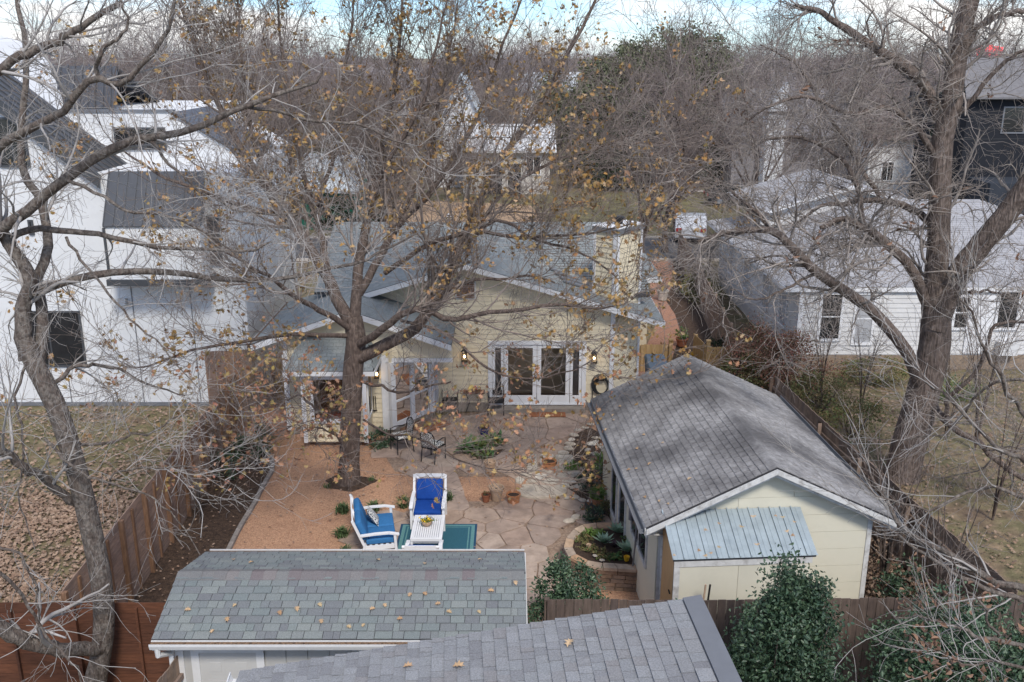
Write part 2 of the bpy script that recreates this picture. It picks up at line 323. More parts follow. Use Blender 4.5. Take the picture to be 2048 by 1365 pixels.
# ------------------------------------------------------------------ generic builders
def shingles(parent, O, U, V, poly, ex, tab, m, parts=0, jit=.0, thick=.012, name='shingle', rows_offset=True, tvar=False, seed=1, lift=.012, gap=.004):
    """Tile a convex/concave polygon (u,v) on the plane O+uU+vV with lapped tabs."""
    O=Vector(O); U=Vector(U).normalized(); V=Vector(V).normalized(); N=U.cross(V).normalized()
    if N.z<0: N=-N
    rr=random.Random(seed); vs=[p[1] for p in poly]; v=min(vs); row=0; tiles=[]
    while v<max(vs)-.02:
        vm=v+ex*.5; xs=[]
        for i in range(len(poly)):
            a,b=poly[i],poly[(i+1)%len(poly)]
            if (a[1]<=vm)!=(b[1]<=vm): xs.append(a[0]+(vm-a[1])/(b[1]-a[1])*(b[0]-a[0]))
        xs.sort()
        for k in range(0,len(xs)-1,2):
            u0,u1=xs[k],xs[k+1]
            if tvar: u=math.floor(u0/tab)*tab-rr.random()*tab
            else: u=math.floor(u0/tab)*tab-(tab/2 if row%2 and rows_offset else 0)
            while u<u1:
                w=tab*(rr.uniform(.45,1.45) if tvar else 1)
                a=max(u,u0); b=min(u+w,u1)
                if b-a>.01: tiles.append((a,b,v+rr.uniform(-jit,jit),min(ex*1.12,max(vs)-v+.01),rr.random()))
                u+=w
        v+=ex; row+=1
    def key(t):
        p=O+U*((t[0]+t[1])/2)+V*t[2]; return (p-cam.location).length
    tiles.sort(key=key)
    rl=rootloc(parent)
    if parts:
        me=bpy.data.meshes.new(name)
        t0,t1=thick,.002
        g=gap/tab
        vv=[(g,0,0),(1-g,0,0),(1-g,1,0),(g,1,0),(g,0,1),(1-g,0,1),(1-g,1,.15),(g,1,.15)]
        me.from_pydata(vv,[],[(0,3,2,1),(4,5,6,7),(0,1,5,4),(1,2,6,5),(2,3,7,6),(3,0,4,7)]); me.materials.append(m)
    RM=Matrix((U,V,N)).transposed().to_4x4()
    for t in tiles[:parts]:
        o=bpy.data.objects.new(name,me); C.objects.link(o); o.parent=parent
        th=thick*(1.0 if t[4]<.5 else (1.7 if tvar else 1.15))
        p=O+U*t[0]+V*t[2]+N*lift-rl
        o.matrix_local=Matrix.Translation(p) @ RM @ Matrix.Diagonal((t[1]-t[0],t[3],th,1))
    if tiles[parts:]:
        mb=MB()
        for t in tiles[parts:]:
            th=thick*(1.0 if t[4]<.5 else (1.7 if tvar else 1.15)); g=gap
            p=O+U*(t[0]+g)+V*t[2]+N*lift; q=O+U*(t[1]-g)+V*t[2]+N*lift; s=V*t[3]
            mb.hexa([p,q,q+s,p+s,p+N*th,q+N*th,q+s+N*th*.15,p+s+N*th*.15],t[4]+.001)
        mb.build(name+('s' if parts else 's'),m,parent,kind='stuff')

class Wall:
    """Vertical plane: origin (x,y) at ground, unit direction u, outward normal n."""
    def __init__(s,x,y,dx,dy):
        l=math.hypot(dx,dy); s.o=Vector((x,y,0)); s.u=Vector((dx/l,dy/l,0)); s.n=Vector((dy/l,-dx/l,0)); s.w=l
    def p(s,u,z,o=0): return s.o+s.u*u+s.n*o+Vector((0,0,z))
    def rect(s,mb,u0,u1,z0,z1,o0,o1,rnd=0):
        mb.hexa([s.p(u0,z0,o0),s.p(u1,z0,o0),s.p(u1,z0,o1),s.p(u0,z0,o1),s.p(u0,z1,o0),s.p(u1,z1,o0),s.p(u1,z1,o1),s.p(u0,z1,o1)],rnd); return mb
    def poly(s,mb,pts,o0,o1): return mb.slab([s.p(a,b,o0) for a,b in pts], s.n*(o1-o0))
def siding(w, parent, m, z0, z1, ex, ulo, uhi, holes, th=.024, name='siding_board', asparts=True):
    mb=MB(); z=z0; k=0
    while z<z1-.02:
        zt=min(z+ex,z1); a,b=ulo(z+ex*.6),uhi(z+ex*.6)
        seg=[(a,b)] if b-a>.05 else []
        for (h0,h1,hz0,hz1) in holes:
            if hz0<z+ex*.5<hz1:
                ns=[]
                for (p,q) in seg:
                    if h1<=p or h0>=q: ns.append((p,q)); continue
                    if h0-p>.02: ns.append((p,h0))
                    if q-h1>.02: ns.append((h1,q))
                seg=ns
        for (p,q) in seg:
            b2=mb if not asparts else MB()
            b2.hexa([w.p(p,z,0),w.p(q,z,0),w.p(q,z,th),w.p(p,z,th),w.p(p,zt-.006,0),w.p(q,zt-.006,0),w.p(q,zt-.006,.004),w.p(p,zt-.006,.004)])
            if asparts: b2.build(name,m,parent)
        z=zt; k+=1
    if not asparts: mb.build('siding_boards',m,parent,kind='stuff')
def frame_window(w,parent,u0,u1,z0,z1,fr=.07,m=None,pm=None,mull=(),rails=(),name='window',off=.03,label=None,solid=True):
    m=m or M['white']; mb=MB()
    w.rect(mb,u0,u0+fr,z0,z1,-.04,off); w.rect(mb,u1-fr,u1,z0,z1,-.04,off)
    w.rect(mb,u0+fr,u1-fr,z0,z0+fr,-.04,off+.01); w.rect(mb,u0+fr,u1-fr,z1-fr,z1,-.04,off+.008)
    for x in mull: w.rect(mb,x-.025,x+.025,z0+fr,z1-fr,-.03,off-.01)
    for x in rails: w.rect(mb,u0+fr,u1-fr,x-.022,x+.022,-.03,off-.014)
    o=mb.build(name,m,parent,label=label)
    pz=.024 if solid else -.02; pb=MB(); w.rect(pb,u0+fr*.9,u1-fr*.9,z0+fr*.9,z1-fr*.9,pz,pz+.008); pb.build('pane',pm or M['darkglass'],o)
    return o

# leaves, foliage ------------------------------------------------
def leaf_oak():
    o=[(0,0),(.10,.18),(.30,.22),(.14,.38),(.42,.52),(.16,.62),(.28,.86),(.06,.80),(0,1.0)]
    pts=[(x,y,abs(x)*.35+.12*math.sin(y*3)) for x,y in o]+[(-x,y,abs(x)*.35+.12*math.sin(y*3)) for x,y in o[-2:0:-1]]
    c=[(0,.35,0),(0,.7,.08)]
    n=len(pts); V=pts+[(0,.5,.1)]
    F=[(i,(i+1)%n,n) for i in range(n)]
    return np.array(V,float)-np.array((0,.5,0)), np.array(F)
def leaf_simple(w=.5,fold=.12):
    V=np.array([(0,-.5,0),(w/2,-.1,fold),(w*.35,.25,fold),(0,.5,0),(-w*.35,.25,fold),(-w/2,-.1,fold)],float)
    return V,np.array([(0,1,2),(0,2,3),(0,3,4),(0,4,5)])
def blade():
    V=np.array([(-.06,0,0),(.06,0,0),(.045,.55,.32),(-.045,.55,.32),(0,1,.18)],float)
    return V,np.array([(0,1,2),(0,2,3),(3,2,4)])
def rotmats(n, tilt=None, g=rng):
    q=g.normal(size=(n,4)); q/=np.linalg.norm(q,axis=1)[:,None]; w,x,y,z=q.T
    return np.stack([np.stack([1-2*(y*y+z*z),2*(x*y-z*w),2*(x*z+y*w)],1),np.stack([2*(x*y+z*w),1-2*(x*x+z*z),2*(y*z-x*w)],1),np.stack([2*(x*z-y*w),2*(y*z+x*w),1-2*(x*x+y*y)],1)],1)
def flatrot(n,t=.25,g=rng):
    a=g.uniform(0,6.283,n); c,s=np.cos(a),np.sin(a); z=np.zeros(n); o=np.ones(n)
    A=np.stack([np.stack([c,-s,z],1),np.stack([s,c,z],1),np.stack([z,z,o],1)],1)
    b=g.normal(0,t,n); c,s=np.cos(b),np.sin(b); B=np.stack([np.stack([o,z,z],1),np.stack([z,c,-s],1),np.stack([z,s,c],1)],1)
    return B@A
def scatter(name, tmpl, P, Rm, sc, m, parent=None):
    V,F=tmpl; n=len(P); k=len(V)
    X=np.einsum('nij,kj->nki',Rm,V)*np.asarray(sc).reshape(-1,1,1)+P[:,None,:]
    idx=(F[None]+(np.arange(n)*k)[:,None,None]).reshape(-1,3)
    rnd=np.repeat(rng.random(n)*.999+.001,len(F))
    nf=len(idx)
    return mesh_np(name,X.reshape(-1,3),idx.ravel(),np.arange(nf)*3,np.full(nf,3),m,parent,rnd)
def blob_foliage(name, center, rad, n, leafsz, m, parent, clumps=40, prof=None, hollow=.55, tmpl=None, spread=.18, g=rng):
    c=np.array(center,float); rad=np.array(rad,float)
    d=g.normal(size=(clumps,3)); d/=np.linalg.norm(d,axis=1)[:,None]
    r=hollow+(1-hollow)*g.random(clumps)**.6
    cc=d*r[:,None]
    if prof=='cone': 
        t=(cc[:,2]+1)/2; k=np.sqrt(np.clip(1-t,0.03,1))*1.15; cc[:,0]*=k/np.maximum(np.sqrt(1-cc[:,2]**2).clip(.35),.35); cc[:,1]*=k/np.maximum(np.sqrt(1-cc[:,2]**2).clip(.35),.35)
    per=g.integers(0,clumps,n)
    sz=g.uniform(.6,1.5,clumps)[per][:,None]
    P=cc[per]+g.normal(size=(n,3))*spread*sz*np.array([1,1,.8])
    P=P*rad+c
    P=P[P[:,2]>.03]; n=len(P)
    s=leafsz*g.uniform(.6,1.3,n)
    return tag(scatter(name,tmpl or leaf_simple(),P,rotmats(n,g=g),s,m,parent),kind='stuff')

# branching ------------------------------------------------------
def crom(pts,n):
    P=np.array([list(p) for p in pts],float); P=np.vstack([2*P[0]-P[1],P,2*P[-1]-P[-2]])
    m=len(P)-3; out=[]
    for t in np.linspace(0,m-1e-6,n):
        i=int(t); f=t-i; a,b,c,d=P[i:i+4]
        out.append(.5*((2*b)+(c-a)*f+(2*a-5*b+4*c-d)*f*f+(3*b-a-3*c+d)*f**3))
    return np.array(out)
class Tubes:
    def __init__(s): s.g=[]
    def add(s,P,Rr,sides): s.g.append((np.asarray(P,float),np.asarray(Rr,float),sides)); return s
    def build(s,name,m,parent=None,smooth=True,kind=None):
        VV=[];LL=[];base=0
        for P,Rr,k in s.g:
            if P.ndim==2: P=P[None];Rr=Rr[None]
            N,n,_=P.shape
            if N==0: continue
            T=np.empty_like(P); T[:,1:-1]=P[:,2:]-P[:,:-2]; T[:,0]=P[:,1]-P[:,0]; T[:,-1]=P[:,-1]-P[:,-2]
            T/=np.linalg.norm(T,axis=2,keepdims=True)+1e-9
            D=P[:,-1]-P[:,0]; D/=np.linalg.norm(D,axis=1,keepdims=True)+1e-9
            ref=np.where((np.abs(D[:,1:2])<.75),np.array([[0,1,0.]]),np.array([[1,0,0.]]))[:,None,:]
            u=np.cross(T,ref); u/=np.linalg.norm(u,axis=2,keepdims=True)+1e-9; v=np.cross(T,u)
            a=np.arange(k)*2*np.pi/k
            X=P[:,:,None,:]+Rr[:,:,None,None]*(np.cos(a)[None,None,:,None]*u[:,:,None,:]+np.sin(a)[None,None,:,None]*v[:,:,None,:])
            VV.append(X.reshape(-1,3))
            i=np.arange(N)[:,None,None]*n*k; j=np.arange(n-1)[None,:,None]*k; q=np.arange(k)[None,None,:]; q2=(q+1)%k
            F=np.stack([i+j+q,i+j+q2,i+j+k+q2,i+j+k+q],-1).reshape(-1,4)+base
            LL.append(F); base+=N*n*k
        F=np.concatenate(LL); nf=len(F)
        o=mesh_np(name,np.concatenate(VV),F.ravel(),np.arange(nf)*4,np.full(nf,4),m,parent,smooth=smooth)
        if kind: o['kind']=kind
        return o
def grow(P,Rr,k,length,ang,wob,up,n,rf=.55,tmin=.2,tmax=1.0,tip=.3,rmin=.004,g=rng,rcap=9,tropdir=(0,0,1)):
    if P.ndim==2: P=P[None];Rr=Rr[None]
    N,m,_=P.shape
    ln_=np.linalg.norm(np.diff(P,axis=1),axis=2).sum(1)**.8; idx=np.sort(g.choice(N,N*k,p=ln_/ln_.sum())); M_=len(idx); t=g.uniform(tmin,tmax,M_)*(m-1); i0=np.minimum(t.astype(int),m-2); f=(t-i0)[:,None]
    A=P[idx,i0];B=P[idx,i0+1]; pos=A*(1-f)+B*f; T=B-A; T/=np.linalg.norm(T,axis=1,keepdims=True)+1e-9
    r0=(Rr[idx,i0]*(1-f[:,0])+Rr[idx,i0+1]*f[:,0])
    q=g.normal(size=(M_,3)); q-=np.sum(q*T,1,keepdims=True)*T; q/=np.linalg.norm(q,axis=1,keepdims=True)+1e-9
    an=g.uniform(ang[0],ang[1],M_)[:,None]; d=np.cos(an)*T+np.sin(an)*q
    Lr=g.uniform(length[0],length[1],M_)
    st=(Lr/(n-1))[:,None]; out=np.empty((M_,n,3)); out[:,0]=pos; curve=g.normal(size=(M_,3))*wob*.6
    tv=np.array(tropdir)[None]
    for s_ in range(1,n):
        d=d+g.normal(size=(M_,3))*wob+curve+tv*up; d/=np.linalg.norm(d,axis=1,keepdims=True); pos=pos+d*st; out[:,s_]=pos
    rs=np.clip(r0*rf*g.uniform(.7,1.1,M_),rmin,rcap)
    RR=rs[:,None]*(1-(1-tip)*np.linspace(0,1,n)[None]**.9); RR=np.maximum(RR,rmin*.7)
    return out,RR

# ================================================================== THE GROUND
def sheet(name,pts,z,m,th=.0):
    mb=MB(); mb.add([(p[0],p[1],z) for p in pts],[tuple(range(len(pts)))]); 
    import bmesh
    o=mb.build(name,m); bm=bmesh.new(); bm.from_mesh(o.data); bmesh.ops.recalc_face_normals(bm,faces=bm.faces)
    for f in bm.faces:
        if f.normal.z<0: f.normal_flip()
    bmesh.ops.triangulate(bm,faces=bm.faces); bm.to_mesh(o.data); bm.free(); o['kind']='structure'; return o
def gp(*pp): return [G(a,b) for a,b in pp]
sheet('ground',[(-1500,-40),(1500,-40),(1500,2600),(-1500,2600)],-.01,M['lawn'])
# gravel court of the back yard
court=gp((455,1110),(480,1060),(510,1010),(520,985),(535,960),(545,940),(540,915),(520,900),(570,865),(780,860),(1190,815),(1230,840))+[G(1260,1000),Vector((2.9,14.3,0)),Vector((-6.3,14.3,0))]
sheet('gravel_court',court,.012,M['gravel'])
sheet('side_gravel',[(-8.3,25.8),(-6.4,25.8),(-6.4,32),(-8.3,32)],.006,M['gravel2'])
# left mulch bed between fence and edging
bed=[(-7.72,14.3),(-6.0,14.3)]+[(p.x,p.y) for p in gp((455,1110),(480,1060),(510,1010),(520,985),(535,960),(545,940),(540,915),(520,900),(470,870))]+[(-8.3,25.8),(-8.0,20)]
sheet('left_mulch_bed',bed,.003,M['mulch'])
# red gravel path round the right side of the house
path=gp((1300,520),(1345,520),(1350,560),(1330,600),(1350,630),(1362,670),(1350,700),(1335,745),(1300,800),(1240,830),(1260,760),(1290,700),(1312,650),(1300,600))
sheet('side_path',path,.018,M['gravel2'])
sheet('side_mulch',gp((1330,600),(1350,560),(1345,520),(1400,520),(1480,700),(1440,760),(1335,760),(1350,700),(1362,670),(1350,630)),.004,M['mulch'])
sheet('right_hedge_soil',[(6.6,14.3),(8.6,14.3),(8.6,33),(5.8,33),(5.8,23)],.001,M['mulch'])
# small beds in the patio
sheet('patio_bed',gp((1155,870),(1180,858),(1200,870),(1190,905),(1165,935),(1130,940),(1105,925),(1130,905)),.052,M['mulch'])
sheet('round_bed',gp((925,895),(960,880),(1000,885),(1015,900),(990,918),(950,925),(920,912)),.056,M['mulch'])
sheet('corner_bed',gp((1135,980),(1150,955),(1180,945),(1215,960),(1225,1000),(1170,1005)),.054,M['mulch'])
# street, front yards, driveways
sheet('front_lawn',[(-60,57.2),(80,57.2),(80,77),(-60,77)],.0,mat('olive_lawn',[(.12,.105,.05),(.16,.14,.07),(.13,.115,.06)],nsc=1.2,namt=.3,bump=(20,.5,.02)))
sheet('street',[(-200,50.5),(300,50.5),(300,57),(-200,57)],.006,M['asphalt'])
mb=MB(); mb.box(-200,300,50.35,50.5,0,.13); mb.box(-200,300,57,57.15,0,.13); o=mb.build('kerb',M['concrete']); o['kind']='structure'
sheet('sidewalk',[(9,77.5),(34,76.2),(60,64),(60,65.5),(34,77.6),(9,78.8)],.012,M['concrete'])
sheet('driveway',[(-8.4,30.5),(-7.2,30.5),(-7.4,44),(-8.6,44)],.008,M['concrete'])
sheet('neighbour_drive',[(21.5,57.2),(24,57.2),(30,66),(27,66)],.012,M['concrete'])
sheet('sand_yard',gp((740,445),(1090,445),(1060,410),(780,400)),.014,mat('orange_sand',(.36,.25,.16),nsc=1,namt=.2))
sheet('right_walk',[(9.6,14.5),(10.6,14.5),(9.3,24),(8.9,24)],.008,M['concrete'])

ob=G(697,965); sheet('tree_pit',[(ob.x+(.62+.1*math.sin(3*a+1)+.06*math.sin(7*a))*math.cos(a),ob.y-.05+(.5+.08*math.sin(4*a))*math.sin(a)) for a in np.linspace(0,6.1,26)],.017,M['mulch'])
# leaf litter on the left lawn, bits over gravel and mulch
def in_poly(x,y,poly):
    ins=np.zeros(len(x),bool); n=len(poly)
    for i in range(n):
        x1,y1=poly[i][0],poly[i][1]; x2,y2=poly[(i+1)%n][0],poly[(i+1)%n][1]
        c=((y1>y)!=(y2>y))&(x<(x2-x1)*(y-y1)/(y2-y1+1e-12)+x1); ins^=c
    return ins
def litter(name,poly,n,sz,m,z=.03,dens=None,g=rng,tm=None):
    xs=[p[0] for p in poly];ys=[p[1] for p in poly]
    x=g.uniform(min(xs),max(xs),n);y=g.uniform(min(ys),max(ys),n); k=in_poly(x,y,poly)
    if dens is not None: k&=g.random(n)<dens(x,y)
    x,y=x[k],y[k]; P=np.stack([x,y,z+g.random(len(x))*.02],1)
    return tag(scatter(name,tm or leaf_oak(),P,flatrot(len(P),.35),sz*g.uniform(.6,1.2,len(P)),m),kind='stuff')
o=litter('leaf_litter',[(-20,14.5),(-7.9,14.5),(-8.2,25.5),(-9,28),(-20,28)],62000,.125,M['litter'],dens=lambda x,y:np.clip((24.6-y)/4,.14,1)*np.clip(.8+.5*np.sin(x*.9+y*.7)*np.sin(y*1.1-x*.6)+.25*np.sin(x*3.1)*np.sin(y*2.7),.15,1)); tag(o,'brown oak leaf litter covering the lawn left of the fence','leaf litter')
o=litter('yard_leaf_litter',[(8.8,12),(22,12),(22,31),(8.8,31)],16000,.10,M['litter'],dens=lambda x,y:np.clip(.5+.5*np.sin(x*1.1+y*.5)*np.sin(y*.9-x*.4),.1,1)); tag(o,'dry leaf litter over the right neighbour\'s yard','leaf litter')
o=litter('court_leaf_litter',court,500,.09,M['litter'],z=.04); tag(o,'scattered dry leaves on the pink gravel court','leaf litter')
o=litter('bed_leaf_litter',bed,420,.08,M['litter'],z=.03); tag(o,'bits of dry leaf on the left mulch bed','leaf litter')
o=litter('lawn_grass',[(-20,20),(-8.1,20),(-8.6,28),(-20,28)],30000,.09,mat('short_green_grass',[(.11,.13,.045),(.17,.17,.07),(.2,.17,.09)],vary=True,nsc=5),z=.0,tm=blade(),dens=lambda x,y:np.clip(.5+.6*np.sin(x*1.3+y)*np.sin(y*1.7),0,1)); tag(o,'patchy green grass showing through leaves by the white house','grass')

# ---- flagstone patio: individual stones
def voronoi_stones(seeds, keep, rootname, m, z0, th, parent, seed=3, gap=.03, R_=2.2, shrink=.985):
    rr=random.Random(seed); cnt=0
    for i,s in enumerate(seeds):
        if not keep(s): continue
        poly=[(s[0]-R_,s[1]-R_),(s[0]+R_,s[1]-R_),(s[0]+R_,s[1]+R_),(s[0]-R_,s[1]+R_)]
        for j,t in enumerate(seeds):
            if j==i: continue
            dx,dy=t[0]-s[0],t[1]-s[1]; d=math.hypot(dx,dy)
            if d>2*R_ or d<1e-6: continue
            mx,my=(s[0]+t[0])/2,(s[1]+t[1])/2; dx/=d;dy/=d; off=gap/2
            new=[]
            for a in range(len(poly)):
                p,q=poly[a],poly[(a+1)%len(poly)]
                fp=(p[0]-mx)*dx+(p[1]-my)*dy+off; fq=(q[0]-mx)*dx+(q[1]-my)*dy+off
                if fp<=0: new.append(p)
                if (fp<=0)!=(fq<=0):
                    k=fp/(fp-fq); new.append((p[0]+(q[0]-p[0])*k,p[1]+(q[1]-p[1])*k))
            poly=new
            if len(poly)<3: break
        if len(poly)<3: continue
        # roughen the outline
        out=[]
        for a in range(len(poly)):
            p,q=poly[a],poly[(a+1)%len(poly)]; l=math.hypot(q[0]-p[0],q[1]-p[1])
            if l<.03: continue
            out.append(p if l<.2 else (p[0]+(q[0]-p[0])*.06,p[1]+(q[1]-p[1])*.06)); k=max(1,int(l/.28))
            for b in range(1,k):
                f=b/k; nx,ny=(q[1]-p[1])/l,-(q[0]-p[0])/l; jj=rr.uniform(-.022,.018)
                out.append((p[0]+(q[0]-p[0])*f+nx*jj,p[1]+(q[1]-p[1])*f+ny*jj))
            if l>=.2: out.append((p[0]+(q[0]-p[0])*.94,p[1]+(q[1]-p[1])*.94))
        if len(out)<3: continue
        h=z0+th+rr.uniform(-.006,.008); tx,ty=rr.uniform(-.004,.004),rr.uniform(-.004,.004)
        n=len(out); cx_=sum(p[0] for p in out)/n; cy_=sum(p[1] for p in out)/n
        v=[(p[0],p[1],z0) for p in out]+[(p[0],p[1],h-.008) for p in out]+[(cx_+(p[0]-cx_)*.975,cy_+(p[1]-cy_)*.975,h+(p[0]-cx_)*tx+(p[1]-cy_)*ty) for p in out]
        f=[tuple(range(2*n,3*n))]+[(a,(a+1)%n,n+(a+1)%n,n+a) for a in range(n)]+[(n+a,n+(a+1)%n,2*n+(a+1)%n,2*n+a) for a in range(n)]
        MB().add(v,f).build(rootname,m,parent); cnt+=1
    return cnt
def seeds(x0,x1,y0,y1,s,sy=None,seed=1,jit=.36):
    rr=random.Random(seed); sy=sy or s; o=[]; r=0; y=y0
    while y<y1:
        x=x0+(s/2 if r%2 else 0)
        while x<x1: o.append((x+rr.uniform(-jit,jit)*s,y+rr.uniform(-jit,jit)*sy)); x+=s
        y+=sy; r+=1
    return o
lower=[(p.x,p.y) for p in gp((700,1135),(690,1080),(760,1045),(830,1018),(935,1005),(1040,1003),(1150,1010),(1225,1010),(1225,1050),(1150,1060),(1130,1100),(1150,1160),(1060,1200),(700,1200))]
upper=[(p.x,p.y) for p in gp((790,945),(765,905),(775,870),(870,835),(985,822),(1190,822),(1165,862),(1135,880),(1125,905),(1095,930),(1040,955),(900,955))]
mid=[(p.x,p.y) for p in gp((1015,950),(1105,930),(1150,940),(1160,975),(1130,990),(1010,975))]
sidep=[(p.x,p.y) for p in gp((1185,890),(1200,858),(1232,880),(1225,960),(1190,945))]
def inp(s,poly): return bool(in_poly(np.array([s[0]]),np.array([s[1]]),poly)[0])
pat=sheet('patio',lower,.02,M['joint']); 
voronoi_stones(seeds(-4.5,3.6,14.5,21.5,.80,.62,seed=5,jit=.47),lambda s:inp(s,lower),'flagstone',M['stone'],.02,.035,pat)
pat2=sheet('upper_patio',upper,.02,M['joint'])
bedr=[G(968,900),G(1150,895)]
voronoi_stones(seeds(-4.5,3.6,20.8,28.4,.88,.72,seed=9,jit=.47),lambda s:inp(s,upper),'flagstone',M['stone'],.02,.032,pat2,seed=8)
pat3=sheet('stepping_patch',mid,.02,M['gravel'])
voronoi_stones(seeds(-1.2,2.2,20.6,23.6,.45,.34,seed=15),lambda s:inp(s,mid),'stepping_stone',M['pale_stone'],.02,.04,pat3,seed=4,gap=.09,R_=1)
pat4=sheet('side_stones_bed',sidep,.02,M['gravel'])
voronoi_stones(seeds(1.5,3.4,20.6,26,.42,.38,seed=17),lambda s:inp(s,sidep),'stepping_stone',M['pale_stone'],.02,.04,pat4,seed=4,gap=.1,R_=1)
# the big pale slab
c=G(1082,990); pts=[]
for k in range(18):
    a=2*math.pi*k/18; pts.append((c.x+.66*math.cos(a)*(1+.06*math.sin(5*a)),c.y+.34*math.sin(a)*(1+.1*math.cos(3*a))))
mb=MB(); n=len(pts); mb.add([(p[0],p[1],.02) for p in pts]+[(p[0],p[1],.09) for p in pts]+[(c.x+(p[0]-c.x)*.93,c.y+(p[1]-c.y)*.93,.115) for p in pts],[tuple(range(2*n,3*n))]+[(a,(a+1)%n,n+(a+1)%n,n+a) for a in range(n)]+[(n+a,n+(a+1)%n,2*n+(a+1)%n,2*n+a) for a in range(n)])
tag(mb.build('stone_slab',M['pale_stone']),'large pale oval limestone slab at the step between the patios','stone slab')
# edging bricks along the left bed
edge=[Vector((p.x,p.y,0)) for p in gp((440,1140),(455,1110),(480,1060),(510,1010),(522,985),(536,960),(546,940),(540,915),(520,900))]
ep=crom(edge,34); er=thing('bed_edging','curved grey brick edging along the left mulch bed','edging',tuple(edge[4]))
for i in range(33):
    a,b=Vector(ep[i]),Vector(ep[i+1]); d=(b-a)*.94; MB().bar(a+Vector((0,0,.05)),a+d+Vector((0,0,.05)),.10,.09).build('edging_brick',M['edging'],er)
# stones edging the small patio bed
er=thing('stone_edging','rough pale stones edging the small dark bed near the garage','edging',tuple(G(1150,900)))
def rock(mb,c,r,rr,flat=.6):
    V=[];n=8
    prof=[(0.0,-.3),(.8,-.25),(1,.15),(.72,.6),(0,.75)]
    k0=len(mb.v)
    ph=rr.random()*6
    for (q,z) in prof:
        for k in range(n):
            a=2*math.pi*k/n+ph; w=q*r*(1+.18*math.sin(2*a+ph)+rr.uniform(-.08,.08)); V.append((c[0]+w*math.cos(a),c[1]+w*math.sin(a)*.8,c[2]+z*r*flat))
    F=[(i*n+k,i*n+(k+1)%n,(i+1)*n+(k+1)%n,(i+1)*n+k) for i in range(4) for k in range(n)]
    mb.add(V,F); return mb
rr=random.Random(4)
for (a,b) in [(1155,865),(1148,875),(1143,884),(1140,893),(1137,902),(1127,911),(1118,919),(1108,926),(1190,880),(1185,893),(1176,905),(1170,860),(1181,853),(1150,1000),(1165,1006),(1133,1001),(1180,1008),(1130,978),(1148,952),(1205,985),(1138,1048),(1152,1040)]:
    p=G(a,b); rock(MB(),(p.x,p.y,.06),rr.uniform(.09,.17),rr).build('stone',M['pale_stone'],er)

# ================================================================== GREEN-GREY SHED (foreground)
SX0,SX1,SY0,SY1,SE,SR=-5.40,.22,12.33,14.93,2.30,2.66
sh=thing('garden_shed','grey shed with green grey shingle roof and panelled door in the foreground','shed',(-2.6,12.8,0))
mb=MB(); mb.box(SX0+.25,SX1-.12,SY0+.28,SY1-.28,.05,SE+.05); mb.build('wall_core',M['shedwall'],sh)
w=Wall(SX0+.25,SY0+.28,1,0)
for i in range(16):      # vertical grooved panels
    u=i*.335
    if u+.33>5.25: break
    z1=SE-.05
    mb=MB()
    w.rect(mb,u+.008,u+.327,.1 if not .2<u+.16<1.36 else 1.98,z1,0.002,.016); mb.build('siding_panel',M['shedwall'],sh)
mb=MB(); w.rect(mb,-.03,.10,.05,SE-.05,.002,.035); mb.build('corner_board',M['gutter'],sh)
dr=MB(); w.rect(dr,.22,.34,.1,1.92,.02,.05); w.rect(dr,1.22,1.34,.1,1.92,.02,.05); w.rect(dr,.22,1.34,1.92,2.03,.02,.055); df=dr.build('door_frame',M['gutter'],sh)
dd=MB(); w.rect(dd,.34,1.22,.1,1.92,.01,.03); do=dd.build('door',M['sheddoor'],sh)
for (u0,u1) in ((.44,.72),(.84,1.12)):
    for (z0,z1) in ((1.52,1.78),(.9,1.4),(.3,.75)):
        pb=MB(); w.rect(pb,u0,u1,z0,z1,.03,.034); w.rect(pb,u0+.05,u1-.05,z0+.05,z1-.05,.034,.042); pb.build('door_panel',M['sheddoor'],do)
# roof: two slopes plus a clipped left hip corner
ym=(SY0+SY1)/2; vlen=math.hypot(ym-SY0,SR-SE)
Vf=Vector((0,ym-SY0,SR-SE)).normalized(); Vb=Vector((0,-(SY1-ym),SR-SE)).normalized()
mb=MB(); mb.slab([(SX0,SY0,SE),(SX1,SY0,SE),(SX1,ym,SR),(SX0,ym,SR)],(0,0,-.06)); mb.slab([(SX0,SY1,SE),(SX0,ym,SR),(SX1,ym,SR),(SX1,SY1,SE)],(0,0,-.06)); rf=mb.build('roof',M['dark_under'],sh)
WSH=SX1-SX0
shingles(rf,(SX0,SY0,SE),(1,0,0),Vf,[(0,0),(WSH,0),(WSH,vlen-.04),(0,vlen-.04)],.15,.20,M['shed_sh'],parts=300,tvar=True,thick=.013,seed=11)
shingles(rf,(SX1,SY1,SE),(-1,0,0),Vb,[(0,0),(WSH,0),(WSH,vlen-.04),(0,vlen-.04)],.15,.20,M['shed_sh'],parts=0,tvar=True,thick=.008,seed=12)
x=SX0
k=0
while x<SX1-.05:      # ridge caps
    x2=min(x+.20,SX1); cb=MB(); V1=[(x,ym-.17,SR-.035),(x2,ym-.17,SR-.035),(x2,ym,SR+.022),(x,ym,SR+.022)]; V2=[(x,ym,SR+.022),(x2,ym,SR+.022),(x2,ym+.17,SR-.035),(x,ym+.17,SR-.035)]
    d=.006*(k%2); cb.slab([(p[0],p[1],p[2]+d) for p in V1],(0,0,.012)); cb.slab([(p[0],p[1],p[2]+d) for p in V2],(0,0,.012)); cb.build('ridge_shingle',M['cap_sh'],rf); x=x2; k+=1
